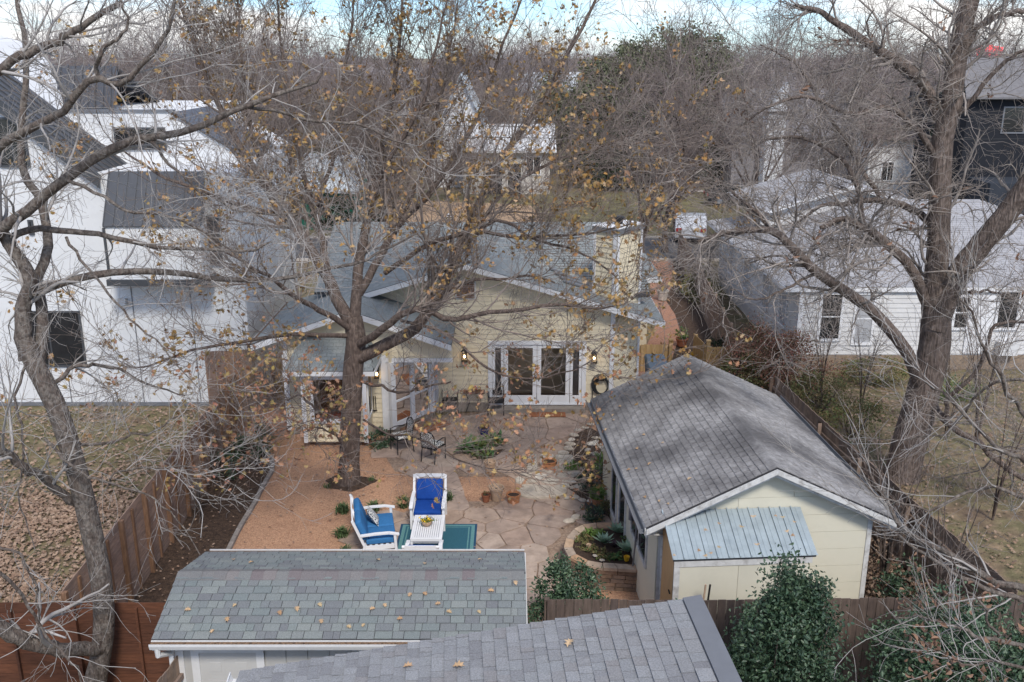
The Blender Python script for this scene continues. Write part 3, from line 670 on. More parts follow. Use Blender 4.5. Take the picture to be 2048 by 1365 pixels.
# fascia, gutters
mb=MB(); mb.box(SX0,SX1,SY0-.02,SY0,SE-.17,SE-.005); mb.box(SX0,SX0+.02,SY0,SY1,SE-.12,SE-.02); mb.box(SX1-.0,SX1+.02,SY0,SY1,SE-.12,SE); mb.build('fascia',M['gutter'],sh)
def gutter(a,b,parent,n,w=.11,h=.10,m=None,deb=True):
    """open trough from a to b, n = outward direction"""
    a=Vector(a);b=Vector(b);n=Vector(n); m=m or M['gutter']; z=Vector((0,0,1)); mb=MB(); t=.006
    prof=[(0,0),(0,-h),(w*.8,-h),(w,-h*.35),(w,.0),(w-.012,.0),(w-.012,-h*.35),(w*.8-.01,-h+.01),(.008,-h+.01),(.008,0)]
    P=[a+n*x+z*y for x,y in prof]; mb.slab(P,b-a); g=mb.build('gutter',m,parent)
    if deb:
        mb=MB(); mb.slab([a+n*.01+z*(-.05),a+n*(w-.016)+z*(-.05),a+n*(w-.016)+z*(-.022),a+n*.01+z*(-.015)],b-a); mb.build('leaf_debris',M['debris'],g,kind='stuff')
    return g
gutter((SX0+.0,SY0-.02,SE-.0),(SX1,SY0-.02,SE-.0),sh,(0,-1,0)); gutter((SX0+.05,SY1+.0,SE+.01),(SX1,SY1+.0,SE+.01),sh,(0,1,0))
mb=MB(); mb.tube([(SX0+.1,SY0-.07,SE-.1),(SX0+.1,SY0-.07,SE-.22),(SX0+.2,SY0+.2,SE-.36)],.045,8); mb.bar((SX0+.19,SY0+.2,SE-.3),(SX0+.19,SY0+.2,.1),.07,.05); mb.build('downspout',M['gutter'],sh)

# ================================================================== NEAR GREY ROOF
yr=9.6; zl,zr=3.72,4.75; yaw=-.066
A0=Vector((-3.2,yr,zl)); B0=Vector((2.10,yr-.05,zr))
Un=(B0-A0).normalized(); back=Vector((.066,-.998,0))
nrf=thing('near_outbuilding','building under a lavender grey shingle roof closest to the camera','building',(0,7,0))
Ls=(B0-A0).length; LY=5.2
mb=MB(); mb.slab([A0,B0,B0+back*LY,A0+back*LY],(0,0,-.12)); rf=mb.build('roof',M['flash'],nrf)
Nn=Un.cross(-back).normalized()
# courses climb from the left gutter up to the ridge at the right: rows run along 'back'
shingles(rf,A0+Vector((0,0,.0)),-back*-1,Un,[(0,0),(LY,0),(LY,Ls-.12),(0,Ls-.12)],.145,.17,M['near_sh'],parts=300,tvar=True,thick=.016,seed=21)
mb=MB(); e=B0-Un*.15; mb.slab([e,B0+Un*.06,B0+Un*.06+back*LY,e+back*LY],(0,0,.03)); mb.slab([B0+Un*.04,B0+Un*.06,B0+Un*.06+back*LY,B0+Un*.04+back*LY],(0,0,-.2)); mb.build('metal_flashing',M['flash'],rf)
mb=MB(); mb.slab([A0+Vector((0,.012,-.01)),B0+Vector((0,.012,-.01)),B0+Vector((0,.012,-.14)),A0+Vector((0,.012,-.14))],(0,.02,0)); mb.build('rake_board',M['gutter'],rf)
mb=MB(); q=Vector((0,0,-.2)); mb.slab([A0+Un*.3+q+back*.3,B0-Un*.25+q*1.1+back*.3,B0-Un*.25+back*LY+q,A0+Un*.3+back*LY+q],(0,0,-.02)); 
mb.hexa([(-2.9,4.6,0),(2.0,4.6,0),(1.75,9.2,0),(-3.0,9.25,0),(-2.9,4.6,zl-.1),(2.0,4.6,zr-.15),(1.75,9.2,zr-.25),(-3.0,9.25,zl-.12)]); mb.build('wall',M['shedwall'],nrf)
gutter(A0+Vector((-.0,.0,.0)),A0+back*LY,nrf,(-1,0,0),w=.13,deb=False)

# ================================================================== CREAM GARAGE WITH WEATHERED ROOF
gyaw=.066; gu=Vector((.998,.066,0)); gv=Vector((-.066,.998,0)); gz=Vector((0,0,1))
GO=Vector((2.42,15.44,0)); GWd,GL,GE,GR=4.64,6.72,2.5,3.62
def g3(u,v,z): return GO+gu*u+gv*v+gz*z
gar=thing('cream_garage','cream detached garage with weathered grey shingle roof right of the patio','garage',tuple(g3(2.3,3,0)))
mb=MB(); hw=GWd/2
def gpts(u0,u1,v,inz=0): return [g3(u0,v,0),g3(u1,v,0),g3(u1,v,GE-.1+ (GWd-u1)/hw*0+.1*1),g3(hw,v,GR-.12),g3(u0,v,GE)]
mb.slab([g3(.32,.30,0),g3(GWd-.32,.30,0),g3(GWd-.32,.30,GE+.06),g3(hw,.30,GR-.08),g3(.32,.30,GE+.06)],gv*(GL-.6)); mb.build('wall_core',M['cream2'],gar)
wf=Wall(*g3(.32,.30,0)[:2],gu.x,gu.y)      # gable wall facing camera
rows=[(.05,.36),(.36,.72),(.72,1.08),(1.08,1.44),(1.44,1.80),(1.80,2.16),(2.16,2.52),(2.52,2.9),(2.9,3.4)]
ww=GWd-.64
for i,(z0,z1) in enumerate(rows):
    sl=(GR-GE-.02)/hw
    def ue(z): 
        return max(0,(z-GE+.04)/sl-.32)
    e0,e1=ue(z0),ue(z1-.005)
    if e0>=ww/2: continue
    a=[(e0,z0+.006),(ww-e0,z0+.006)]; top=[(ww-min(e1,ww/2-.02),z1),(min(e1,ww/2-.02),z1)]
    zz=GE-.04+.32*sl
    cut=[0,ww*(.36 if i%2 else .62),ww]
    for q in range(2):
        u0,u1=cut[q]+.003,cut[q+1]-.003
        pts=[(max(u0,e0),z0+.006),(min(u1,ww-e0),z0+.006),(max(min(u1,ww-e1),min(u0,ww)),z1),(min(max(u0,e1),u1),z1)]
        if e0>0 and z0<zz: pass
        mb=MB(); wf.poly(mb,pts,.002,.016); mb.build('siding_panel',M['cream2'],gar)
for q in (-.02,ww-.07): mb=MB(); wf.rect(mb,q,q+.09,.02,GE,.017,.035); mb.build('corner_board',M['worn'],gar)
# left wall with windows and door (faces the patio)
wl=Wall(*g3(.30,GL-.30,0)[:2],-gv.x,-gv.y)
mb=MB(); wl.rect(mb,0,GL-.6,.05,GE,.002,.018); mb.build('side_cladding',M['cream2'],gar)
LLn=GL-.6
frame_window(wl,gar,LLn-2.35,LLn-.75,1.05,2.2,m=M['worn'],mull=(LLn-1.55,),off=.05,label='wide white framed sliding window')
frame_window(wl,gar,LLn-3.75,LLn-2.95,.1,2.15,m=M['worn'],off=.05,name='side_door',label='white side door with a glazed panel')
frame_window(wl,gar,LLn-4.75,LLn-4.05,.3,2.15,m=M['worn'],off=.05)
mb=MB(); mb.tube([g3(.24,1.9,2.2),g3(.22,1.9,1.2),g3(.22,2.1,.3)],.018,6); mb.tube([g3(.24,2.55,2.0),g3(.24,2.55,1.35)],.05,8); mb.build('utility_pipe',M['flash'],gar)
# roof
sag=.0
lenl=math.hypot(hw,GR-GE); Vl=(gu*hw+gz*(GR-GE)).normalized(); Vr=(-gu*hw+gz*(GR-GE)).normalized()
mb=MB(); mb.slab([g3(0,0,GE),g3(hw,0,GR),g3(hw,GL,GR),g3(0,GL,GE)],(0,0,-.07)); mb.slab([g3(hw,0,GR),g3(GWd,0,GE),g3(GWd,GL,GE),g3(hw,GL,GR)],(0,0,-.07)); rf=mb.build('roof',M['dark_under'],gar)
shingles(rf,g3(0,GL,GE),-gv,Vl,[(0,0),(GL,0),(GL,lenl-.06),(0,lenl-.06)],.135,.21,M['gar_sh'],parts=300,gap=.008,thick=.018,seed=31,jit=.004)
shingles(rf,g3(GWd,0,GE),gv,Vr,[(0,0),(GL,0),(GL,lenl-.06),(0,lenl-.06)],.135,.21,M['gar_sh'],parts=0,gap=.008,thick=.018,seed=32,jit=.004)
v=0; k=0
while v<GL-.03:
    v2=min(v+.15,GL); cb=MB(); d=gz*(.004*(k%2))
    cb.slab([g3(hw-.13,v,GR-.048)+d,g3(hw,v,GR+.012)+d,g3(hw,v2,GR+.012)+d,g3(hw-.13,v2,GR-.048)+d],(0,0,.012))
    cb.slab([g3(hw,v,GR+.012)+d,g3(hw+.13,v,GR-.048)+d,g3(hw+.13,v2,GR-.048)+d,g3(hw,v2,GR+.012)+d],(0,0,.012)); cb.build('ridge_shingle',M['gar_sh'],rf); v=v2; k+=1
for (a,b) in ((0,hw),(GWd,hw)):
    mb=MB(); p=g3(a,-.02,GE-.012); q=g3(b,-.02,GR-.012); mb.slab([p,q,q-gz*.10,p-gz*.10],-gv*.03); mb.build('rake_board',M['worn'],rf)
    mb=MB(); p=g3(a,.03,GE-.1); q=g3(b,.03,GR-.1); mb.slab([p,q,q-gz*.09,p-gz*.09],gv*.03); mb.build('inner_rake_board',M['worn'],rf)
mb=MB(); mb.slab([g3(-.02,0,GE),g3(-.02,0,GE-.14),g3(-.02,GL,GE-.14),g3(-.02,GL,GE)],gu*.02); mb.build('fascia',M['worn'],rf)
gutter(g3(-.025,0,GE-.0),g3(-.025,GL,GE-.0),gar,-gu,m=M['flash'],w=.12,deb=False)
gutter(g3(GWd+.025,0,GE-.0),g3(GWd+.025,GL,GE-.0),gar,gu,m=M['flash'],w=.12,deb=False)
mb=MB(); mb.tube([g3(-.05,.12,GE-.1),g3(.2,.15,GE-.2),g3(.36,.22,GE-.26),g3(.40,.22,.15)],.03,8); mb.build('downspout',M['worn'],gar)
# lean-to with blue metal roof
a=W(1395,1018,15.78); zt=2.70; zb=2.26; dp=1.0
lu0,lu1=(W(1345,1115,14.85)-GO).dot(gu),(W(1637,1113,14.85)-GO).dot(gu)
lt=thing('lean_to_store','cream lean-to with pale blue ribbed metal roof against the garage gable','lean-to',tuple(g3((lu0+lu1)/2,-.2,0)))
v0,v1=-.72,.27
ul0,ul1=lu0-.02,lu1+.02
npan=13
mb=MB(); mb.slab([g3(ul0+.02,v0+.03,zb-.02),g3(ul1-.02,v0+.03,zb-.02),g3(ul1-.02,v1,zt-.02),g3(ul0+.02,v1,zt-.02)],(0,0,-.03)); mb.build('roof_deck',M['dark_under'],lt)
pw=(ul1-ul0)/npan
for i in range(npan):
    u0=ul0+i*pw; mb=MB(); mb.slab([g3(u0,v0,zb),g3(u0+pw-.004,v0,zb),g3(u0+pw-.004,v1,zt),g3(u0,v1,zt)],(0,0,.004))
    for q,(w_,h_) in ((.0,(.02,.028)),(pw*.45,(.014,.009))):
        mb.slab([g3(u0+q,v0,zb+.004),g3(u0+q+w_,v0,zb+.004),g3(u0+q+w_,v1,zt+.004),g3(u0+q,v1,zt+.004)],(0,0,h_))
    mb.build('metal_panel',M['bluemetal'],lt)
mb=MB(); mb.box(0,1,0,1,0,1) if False else mb.slab([g3(ul0+.06,v0+.06,0),g3(ul1-.12,v0+.06,0),g3(ul1-.12,v1,0),g3(ul0+.06,v1,0)],(0,0,zb-.06)); mb.build('wall_core',M['cream2'],lt)
wq=Wall(*g3(ul0+.06,v0+.06,0)[:2],gu.x,gu.y); lw=ul1-ul0-.18
for (p,q) in ((.09,lw*.47),(lw*.47+.006,lw)):
    mb=MB(); wq.rect(mb,p,q,.02,zb-.18,.002,.014); mb.build('wall_panel',M['cream2'],lt)
mb=MB(); wq.rect(mb,-.02,.085,.02,zb-.17,.004,.03); mb.build('corner_board',M['worn'],lt); mb=MB(); wq.rect(mb,-.02,lw+.04,zb-.165,zb-.04,.004,.028); mb.build('fascia',M['worn'],lt)
mb=MB(); mb.slab([g3(ul0+.055,v0+.08,.05),g3(ul0+.055,v1-.03,.05),g3(ul0+.055,v1-.03,zt-.12),g3(ul0+.055,v0+.08,zb-.08)],-gu*.02); dr=mb.build('plywood_door',M['ply'],lt)
mb=MB(); mb.box(-.01,.01,-.06,.06,-.01,.01,M=Matrix.Translation(g3(ul0+.02,v0+.22,1.5))); mb.build('latch',M['black'],dr)

# ================================================================== MAIN CREAM HOUSE
hs=thing('cream_house','cream clapboard house with blue grey shingle roof across the patio','house',(-1,30,0))
HY=27.85
# wall cores
RX,RZ,EXR,EZ=-1.40,4.78,4.57,3.0; slope=(RZ-EZ)/(EXR-RX)
def gz_at(x): return RZ-abs(x-RX)*slope
DX0,DX1=-.72,2.27; DZ0,DZ1=.22,2.30      # French door assembly
wm=Wall(-2.5,HY,1,0)
def corewall(w,u0,u1,z0,top,holes,parent,th=.12,m=None):
    """slab pieces behind siding, with openings left out; top(u) gives height"""
    mb=MB(); us=sorted(set([u0,u1]+[h for q in holes for h in q[:2]]))
    us=[u for u in us if u0<=u<=u1]
    for a,b in zip(us[:-1],us[1:]):
        hh=[h for h in holes if h[0]<=a+1e-6 and h[1]>=b-1e-6]
        lo=z0
        for h in hh:
            if h[2]>lo: w.rect(mb,a,b,lo,h[2],-th,0)
            lo=h[3]
        n=max(1,int((b-a)/.5))
        mid=[]
        w.poly(mb,[(a,lo),(b,lo)]+[(b-(b-a)*k/n,top(b-(b-a)*k/n)) for k in range(n+1)],-th,0)
    return mb.build('wall',m or M['cream'],parent)
hole=(DX0+2.5,DX1+2.5,DZ0-.1,DZ1)
wall=corewall(wm,0,5.62,.0,lambda u:gz_at(u-2.5)-.06,[hole],hs)
inv=lambda z:(RZ-.10-z)/slope
siding(wm,wall,M['cream'],.30,4.62,.148,lambda z:max(.0,RX+2.5-inv(z)),lambda z:min(5.6,RX+2.5+inv(z)),[(DX0+2.5-.02,DX1+2.5+.02,0,DZ1+.02)])
mb=MB(); wm.rect(mb,0,hole[0],.0,.30,.003,.035); wm.rect(mb,hole[1],5.62,.0,.30,.003,.035); mb.build('footing',M['found'],hs)
mb=MB(); wm.rect(mb,5.5,5.64,.28,3.2,.037,.065); mb.build('corner_board',M['white'],hs)
# chamfer wall to the right
wc=Wall(3.14,HY,.86,1.0)
wallc=corewall(wc,0,wc.w,0,lambda u:3.0,[],hs); siding(wc,wallc,M['cream'],.30,3.0,.148,lambda z:0,lambda z:wc.w,[])
mb=MB(); wc.rect(mb,wc.w-.09,wc.w+.01,.1,3.0,.02,.05); mb.build('corner_board',M['white'],hs)
# side and rear volume so that the house is closed
mb=MB(); mb.box(-6.0,3.95,28.95,38,0,3.0); mb.slab([(-6.0,28.9,3.0),(-6.0,38,3.0),(-6.0,33.0,4.8)],(9.9,0,0)); mb.build('wall_mass',M['cream'],hs)
# French doors
door=MB()
w=wm; a0=hole[0]; a1=hole[1]; ft=.11
for (u0,u1,z0,z1,o0,o1) in [(a0-.02,a0+ft,DZ0,DZ1,-.05,.06),(a1-ft,a1+.02,DZ0,DZ1,-.05,.06),(a0+ft,a1-ft,DZ1-ft,DZ1+.01,-.05,.062),(a0+ft,a1-ft,DZ0,DZ0+.05,-.05,.05)]:
    w.rect(door,u0,u1,z0,z1,o0,o1)
dfm=door.build('door_frame',M['white'],hs)
cs=[a0+ft,a0+ft+.36,a0+ft+.36+1.02,a0+ft+.36+2.04,a1-ft]
for k in range(4):
    u0,u1=cs[k],cs[k+1]; side=k in(0,3); st=.09 if side else .13
    lb=MB(); zb0,zt0=DZ0+.05,DZ1-ft
    w.rect(lb,u0+.008,u0+st,zb0,zt0,-.04,.02+.006*(k%2)); w.rect(lb,u1-st,u1-.008,zb0,zt0,-.04,.02+.006*(k%2)); w.rect(lb,u0+st,u1-st,zt0-.12,zt0,-.04,.018); w.rect(lb,u0+st,u1-st,zb0,zb0+.25,-.04,.018)
    lf=lb.build('sidelight' if side else 'french_door',M['white'],hs)
    pb=MB(); w.rect(pb,u0+st,u1-st,zb0+.25,zt0-.12,-.02,-.012); pb.build('pane',M['glass'],lf)
    if side:
        cb=MB(); w.rect(cb,u0+st-.02,u1-st+.02,zb0+.2,zt0-.1,-.12,-.09); cb.build('curtain',M['curtain'],lf)
    else:
        hb=MB(); uu=u1-.06 if k==1 else u0+.06; w.rect(hb,uu-.015,uu+.015,1.0,1.2,.026,.045); w.rect(hb,uu-.012,uu+.05,1.08,1.10,.045,.06); hb.build('handle',M['black'],lf)
mb=MB(); mb.box(DX0,DX1,HY-.34,HY-.04,.02,.2); mb.build('door_step',M['found'],hs)
# room behind
mb=MB(); X0,X1,Y0,Y1=-2.3,3.0,HY+.14,HY+5.0
mb.box(X0,X1,Y0,Y1,.12,.2); mb.build('room_floor',M['intfloor'],hs)
mb=MB(); mb.box(X0,X1,Y1,Y1+.05,.2,2.7); mb.box(X0-.05,X0,Y0,Y1,.2,2.7); mb.box(X1,X1+.05,Y0,Y1,.2,2.7); mb.box(X0,X1,Y0,Y1,2.7,2.75); mb.build('room_wall',M['interior'],hs)
mb=MB(); mb.box(.9,2.3,HY+1.2,HY+2.0,.2,.62); mb.box(.9,2.3,HY+1.9,HY+2.1,.6,1.0); mb.build('indoor_sofa',M['dark'],hs)
mb=MB(); mb.lathe([(.0,-.1),(.07,-.05),(.08,0),(.05,.07),(0,.1)],10,(.55,HY+2.6,2.05)); mb.build('indoor_lamp',M['bulb'],hs)
# ---- wing with bay and angled doors
WY=25.95
ww_=Wall(-6.55,WY,1,0)
WPX,WPZ,WEX,WEZ=-4.53,3.86,-1.71,2.86; ws=(WPZ-WEZ)/(WEX-WPX)
def wz(x): return WPZ-abs(x-WPX)*ws
wallw=corewall(ww_,0,2.9,0,lambda u:wz(u-6.55)-.08,[(1.0,2.2,.7,2.3)],hs)
siding(ww_,wallw,M['cream'],.25,3.6,.148,lambda z:max(0,(-4.53+6.55)-(WPZ-.1-z)/ws),lambda z:min(2.85,(-4.53+6.55)+(WPZ-.1-z)/ws),[(.68,2.48,.1,2.45)])
mb=MB(); ww_.rect(mb,0,2.9,0,.25,.003,.03); mb.build('footing',M['found'],hs)
for a_,b_,c_ in ((-.03,.12,2.9),(2.78,2.93,2.45)): mb=MB(); ww_.rect(mb,a_,b_,.15,c_,.037,.06); mb.build('corner_board',M['white'],hs)
wg=Wall(-3.65,WY,1.8,0); wallg=MB(); wg.poly(wallg,[(0,2.3),(1.94,2.3),(1.94,wz(-1.71)-.02),(0,wz(-3.65)-.08)],-.1,0); wallg=wallg.build('wall',M['cream'],hs)
siding(wg,wallg,M['cream'],2.38,3.6,.148,lambda z:0,lambda z:min(1.94,3.65-4.53+(WPZ-.1-z)/ws),[])
mb=MB(); wg.rect(mb,0,1.94,2.24,2.36,-.02,.05); mb.build('header_trim',M['white'],hs)
wls=Wall(-6.55,33,0,-1); mb=MB(); wls.rect(mb,0,7.05,0,2.9,-.1,0); mb.build('wall',M['cream'],hs)
# angled glazed door
pa=G(786,862,.15); pb_=G(866,826,.15)
wa=Wall(pa.x,pa.y,pb_.x-pa.x,pb_.y-pa.y)
mb=MB(); wa.rect(mb,0,wa.w,0,.22,-.2,0); mb.build('footing',M['found'],hs)
mb=MB(); wa.rect(mb,0,wa.w,2.24,3.0,-.08,0); mb.build('wall',M['cream'],hs)
fb=MB(); wa.rect(fb,-.05,.09,.2,2.24,-.05,.05); wa.rect(fb,wa.w-.09,wa.w+.05,.2,2.24,-.05,.05); wa.rect(fb,.09,wa.w-.09,2.10,2.24,-.05,.048); fb.build('door_frame',M['white'],hs)
hw_=wa.w/2
for (u0,u1) in ((.09,hw_),(hw_,wa.w-.09)):
    lb=MB(); wa.rect(lb,u0+.005,u0+.075,.22,2.1,-.03,.025); wa.rect(lb,u1-.075,u1-.005,.22,2.1,-.03,.03); wa.rect(lb,u0+.075,u1-.075,2.0,2.1,-.03,.022); wa.rect(lb,u0+.075,u1-.075,.22,.36,-.03,.022); wa.rect(lb,u0+.075,u1-.075,.98,1.03,-.03,.02)
    lf=lb.build('glazed_door',M['white'],hs); q=MB(); wa.rect(q,u0+.075,u1-.075,.36,2.0,-.012,-.006); q.build('pane',M['glass'],lf)
mb=MB(); mb.box(-6.4,-1.5,29.6,29.65,.1,2.9); mb.box(-6.4,-2.6,WY+.15,29.6,.06,.12); mb.box(-6.4,-2.6,WY+.15,29.6,2.62,2.66); mb.build('wing_room',M['interior'],hs)
mb=MB(); mb.box(-2.42,-2.28,HY-.25,HY-.02,.15,2.5); mb.box(-3.64,-3.5,WY-.02,WY+.12,.15,2.3); mb.build('porch_post',M['white'],hs)
# bay window
by0,bx0,bx1=25.0,-5.87,-4.08; bz0,bz1=.22,2.28
wb=Wall(bx0,by0,1,0); bw=bx1-bx0
bay=MB(); 
wb.rect(bay,0,bw,.15,.80,-.9,0); wb.rect(bay,0,.22,.8,bz1,-.9,0); wb.rect(bay,bw-.26,bw,.8,bz1,-.10,0); wb.rect(bay,.22,bw-.26,2.12,bz1,-.1,0); wb.rect(bay,bw-.05,bw,.8,bz1,-.9,0)
bayo=bay.build('bay_wall',M['cream'],hs)
siding(wb,bayo,M['cream'],.18,2.2,.11,lambda z:.0,lambda z:bw,[(.22,bw-.2,.72,2.2)])
frame_window(wb,hs,.2,bw-.26,.74,2.16,fr=.11,pm=M['glass'],off=.05,label='white framed bay window',solid=False)
for a_ in (-.02,bw-.1): mb=MB(); wb.rect(mb,a_,a_+.12,.15,2.25,.037,.055); mb.build('corner_board',M['white'],hs)
mb=MB(); mb.box(bx0+.25,bx1-.3,by0+.14,by0+.5,.74,.82); mb.box(bx0+.5,bx1-.5,by0+.15,by0+.32,.82,.96); mb.build('window_seat',M['orange'],hs)
wbr=Wall(bx1,by0,0,1); frame_window(wbr,hs,.15,.8,.8,2.12,fr=.07,pm=M['darkglass'],off=.04)
mb=MB(); mb.box(bx0+.3,bx1-.3,by0+.93,by0+.97,.5,2.3); mb.build('bay_backdrop_wall',M['brownwood'],hs)
# bay roof
e=.28; bzr=2.36; rT=2.98
P=[Vector((bx0-e-.15,by0-e,bzr)),Vector((bx1+e,by0-e,bzr)),Vector((bx1+e+.05,WY,bzr+.1)),Vector((bx1-.05,WY,rT)),Vector((bx0-.1,WY,rT)),Vector((bx0-e-.15,WY,bzr+.1))]
mb=MB(); mb.slab([P[0],P[1],P[3],P[4]],(0,0,-.05)); mb.slab([P[1],P[2],P[3]],(0,0,-.05)); mb.slab([P[0],P[4],P[5]],(0,0,-.05)); brf=mb.build('bay_roof',M['dark_under'],hs)
Lb=P[1].x-P[0].x; vb=Vector((0,WY-by0+e,rT-bzr)); 
shingles(brf,P[0],(1,0,0),vb,[(0,0),(Lb,0),(P[3].x-P[0].x,vb.length),(P[4].x-P[0].x,vb.length)],.14,.28,M['house_sh'],parts=0,thick=.01,seed=41)
uu=(P[2]-P[1]); un=uu.normalized(); tp=P[3]-P[1]; vv=(tp-un*tp.dot(un)); shingles(brf,P[1],un,vv,[(0,0),(uu.length,0),(tp.dot(un),vv.length)],.14,.28,M['house_sh'],parts=0,thick=.01,seed=42)
mb=MB(); mb.box(P[0].x,P[1].x,P[0].y-.02,P[0].y,bzr-.13,bzr-.003); mb.slab([P[1]+Vector((0,-.02,-.13)),P[2]+Vector((0,0,-.13)),P[2]+Vector((0,0,-.01)),P[1]+Vector((0,-.02,-.01))],(.02,0,0)); mb.build('fascia',M['white'],brf)
# roofs: main ridge along X; rear gable ridge along Y; wing gable ridge along Y
MX0,MX1,MY,MZ,MEY,MEZ=-6.2,4.3,33.0,5.08,27.5,3.02
rfm=MB()
v1=Vector((0,MY-MEY,MZ-MEZ)); Lm=v1.length
YG=27.42; YM=MY-(MZ-RZ)/((MZ-MEZ)/(MY-MEY))
rfm.slab([(MX0,MY,MZ),(MX0,MEY+1.45,MEZ+.54),(-4.4,MEY+1.45,MEZ+.54),(RX,YM,RZ),(3.6,MEY+1.3,MEZ+.49),(MX1,MEY+1.3,MEZ+.49),(MX1,MY,MZ)],(0,0,-.08))
rfm.slab([(MX0,MY,MZ),(MX1,MY,MZ),(MX1,38.6,3.0),(MX0,38.6,3.0)],(0,0,-.08))
rfm.slab([(RX,YG,RZ),(EXR,YG,EZ),(EXR,31,EZ),(RX,YM,RZ)],(0,0,-.08)); LXe=-4.9; rfm.slab([(RX,YG,RZ),(RX,YM,RZ),(LXe,29.6,gz_at(LXe)),(LXe,YG,gz_at(LXe))],(0,0,-.08))
rf=rfm.build('roof',M['dark_under'],hs)
sm=M['house_sh']
shingles(rf,(MX0,MEY,MEZ),(1,0,0),v1,[(0,1.55),(MX1-MX0,1.55),(MX1-MX0,Lm),(0,Lm)],.15,.33,sm,thick=.010,seed=51,lift=-.002)
vr=Vector((-(EXR-RX),0,RZ-EZ)); Lr=vr.length
shingles(rf,(EXR,YG,EZ),(0,1,0),vr,[(0,0),(3.4,0),(YM-YG,Lr),(0,Lr)],.15,.33,sm,thick=.010,seed=52)
vl=Vector((RX-LXe,0,RZ-gz_at(LXe))); Ll=vl.length
shingles(rf,(LXe,YG,gz_at(LXe)),(0,1,0),vl,[(0,0),(2.1,0),(YM-YG,Ll),(0,Ll)],.15,.33,sm,thick=.010,seed=53)
# wing roof
wy0=25.55; wy1=30.5; wL=WPX-(WEX-WPX)
mb=MB(); mb.slab([(WPX,wy0,WPZ),(WEX,wy0,WEZ),(WEX,28.2,WEZ),(WPX,29.5,WPZ)],(0,0,-.08)); mb.slab([(WPX,wy0,WPZ),(WPX,29.5,WPZ),(wL,wy1,WEZ),(wL,wy0,WEZ)],(0,0,-.08)); wr=mb.build('wing_roof',M['dark_under'],hs)
vr=Vector((-(WEX-WPX),0,WPZ-WEZ)); shingles(wr,(WEX,wy0,WEZ),(0,1,0),vr,[(0,0),(2.3,0),(3.9,vr.length),(0,vr.length)],.15,.33,sm,thick=.01,seed=54)
vr=Vector(((WEX-WPX),0,WPZ-WEZ)); shingles(wr,(wL,wy0,WEZ),(0,1,0),vr,[(0,0),(4.9,0),(3.9,vr.length),(0,vr.length)],.15,.33,sm,thick=.01,seed=55)
def rake(a,b,parent,y,h=.16,th=.03,m=None,name='rake_board'):
    mb=MB(); a=Vector((a[0],y,a[1])); b=Vector((b[0],y,b[1])); mb.slab([a,b,b-gz*h,a-gz*h],(0,-th,0)); mb.build(name,m or M['white'],parent)
rake((RX,RZ),(EXR,EZ),rf,YG); rake((LXe,gz_at(LXe)),(RX,RZ),rf,YG)
rake((WPX,WPZ),(WEX,WEZ),wr,wy0); rake((wL,WEZ),(WPX,WPZ),wr,wy0)
mb=MB(); mb.box(EXR-.0,EXR+.03,YG,31,EZ-.15,EZ); mb.build('fascia',M['white'],rf)
mb=MB(); mb.slab([(RX,YG+.01,RZ-.1),(EXR,YG+.01,EZ-.1),(EXR,HY,EZ-.1),(RX,HY,RZ-.1)],(0,0,-.02)); mb.slab([(EXR,HY,EZ-.1),(3.3,HY,EZ+.28),(3.3,31,EZ+.28),(EXR,31,EZ-.1)],(0,0,-.02)); mb.build('soffit',M['cream'],rf)
mb=MB(); mb.slab([(WPX,wy0+.01,WPZ-.1),(WEX,wy0+.01,WEZ-.1),(WEX,WY,WEZ-.1),(WPX,WY,WPZ-.1)],(0,0,-.02)); mb.slab([(wL,wy0+.01,WEZ-.1),(WPX,wy0+.01,WPZ-.1),(WPX,WY,WPZ-.1),(wL,WY,WEZ-.1)],(0,0,-.02)); mb.build('soffit',M['cream'],wr)
gutter((wL-.01,wy0,WEZ),(wL-.01,wy1,WEZ),hs,(-1,0,0)); 
mb=MB(); mb.slab([(-4.88,HY+.16,2.7),(-2.5,HY+.16,2.7),(-2.5,HY+.16,gz_at(-2.5)-.09),(-4.88,HY+.16,gz_at(-4.88)-.09)],(0,.12,0)); mb.build('wall',M['cream'],hs)
# gable louvre
lv=MB(); wm.rect(lv,.78,1.42,3.62,4.22,.02,.05); lo=lv.build('gable_vent',M['worn'],hs)
for k in range(8): 
    b=MB(); z=3.66+k*.065; b.hexa([wm.p(.83,z,.05),wm.p(1.37,z,.05),wm.p(1.37,z,.075),wm.p(.83,z,.075),wm.p(.83,z+.05,.05),wm.p(1.37,z+.05,.05),wm.p(1.37,z+.05,.055),wm.p(.83,z+.05,.055)]); b.build('slat',M['brownwood'],lo)
# chimney, turned 45 degrees
cn=Vector((3.13,28.02,0)); d1=Vector((-.70,.714,0)); d2=Vector((.652,.758,0)); cw1,cw2=.86,1.32; cz=5.62
w1=Wall(*(cn+d1*cw1)[:2],-d1.x,-d1.y); w2=Wall(cn.x,cn.y,d2.x,d2.y)
mb=MB(); mb.slab([cn+gz*2.9,cn+d2*cw2+gz*2.9,cn+d2*cw2+d1*cw1+gz*2.9,cn+d1*cw1+gz*2.9],(0,0,cz-2.9)); ch=mb.build('chimney',M['cream'],hs)
siding(w1,ch,M['cream'],3.0,cz-.06,.15,lambda z:.05,lambda z:cw1-.05,[]); siding(w2,ch,M['cream'],3.0,cz-.06,.15,lambda z:.05,lambda z:cw2-.05,[])
mb=MB(); w1.rect(mb,-.01,.09,2.9,cz-.06,.037,.05); w1.rect(mb,cw1-.1,cw1+.03,2.9,cz-.06,.037,.05); w2.rect(mb,-.02,.1,2.9,cz-.06,.037,.05); w2.rect(mb,cw2-.1,cw2+.02,2.9,cz-.06,.037,.05); mb.build('chimney_trim',M['white'],ch)
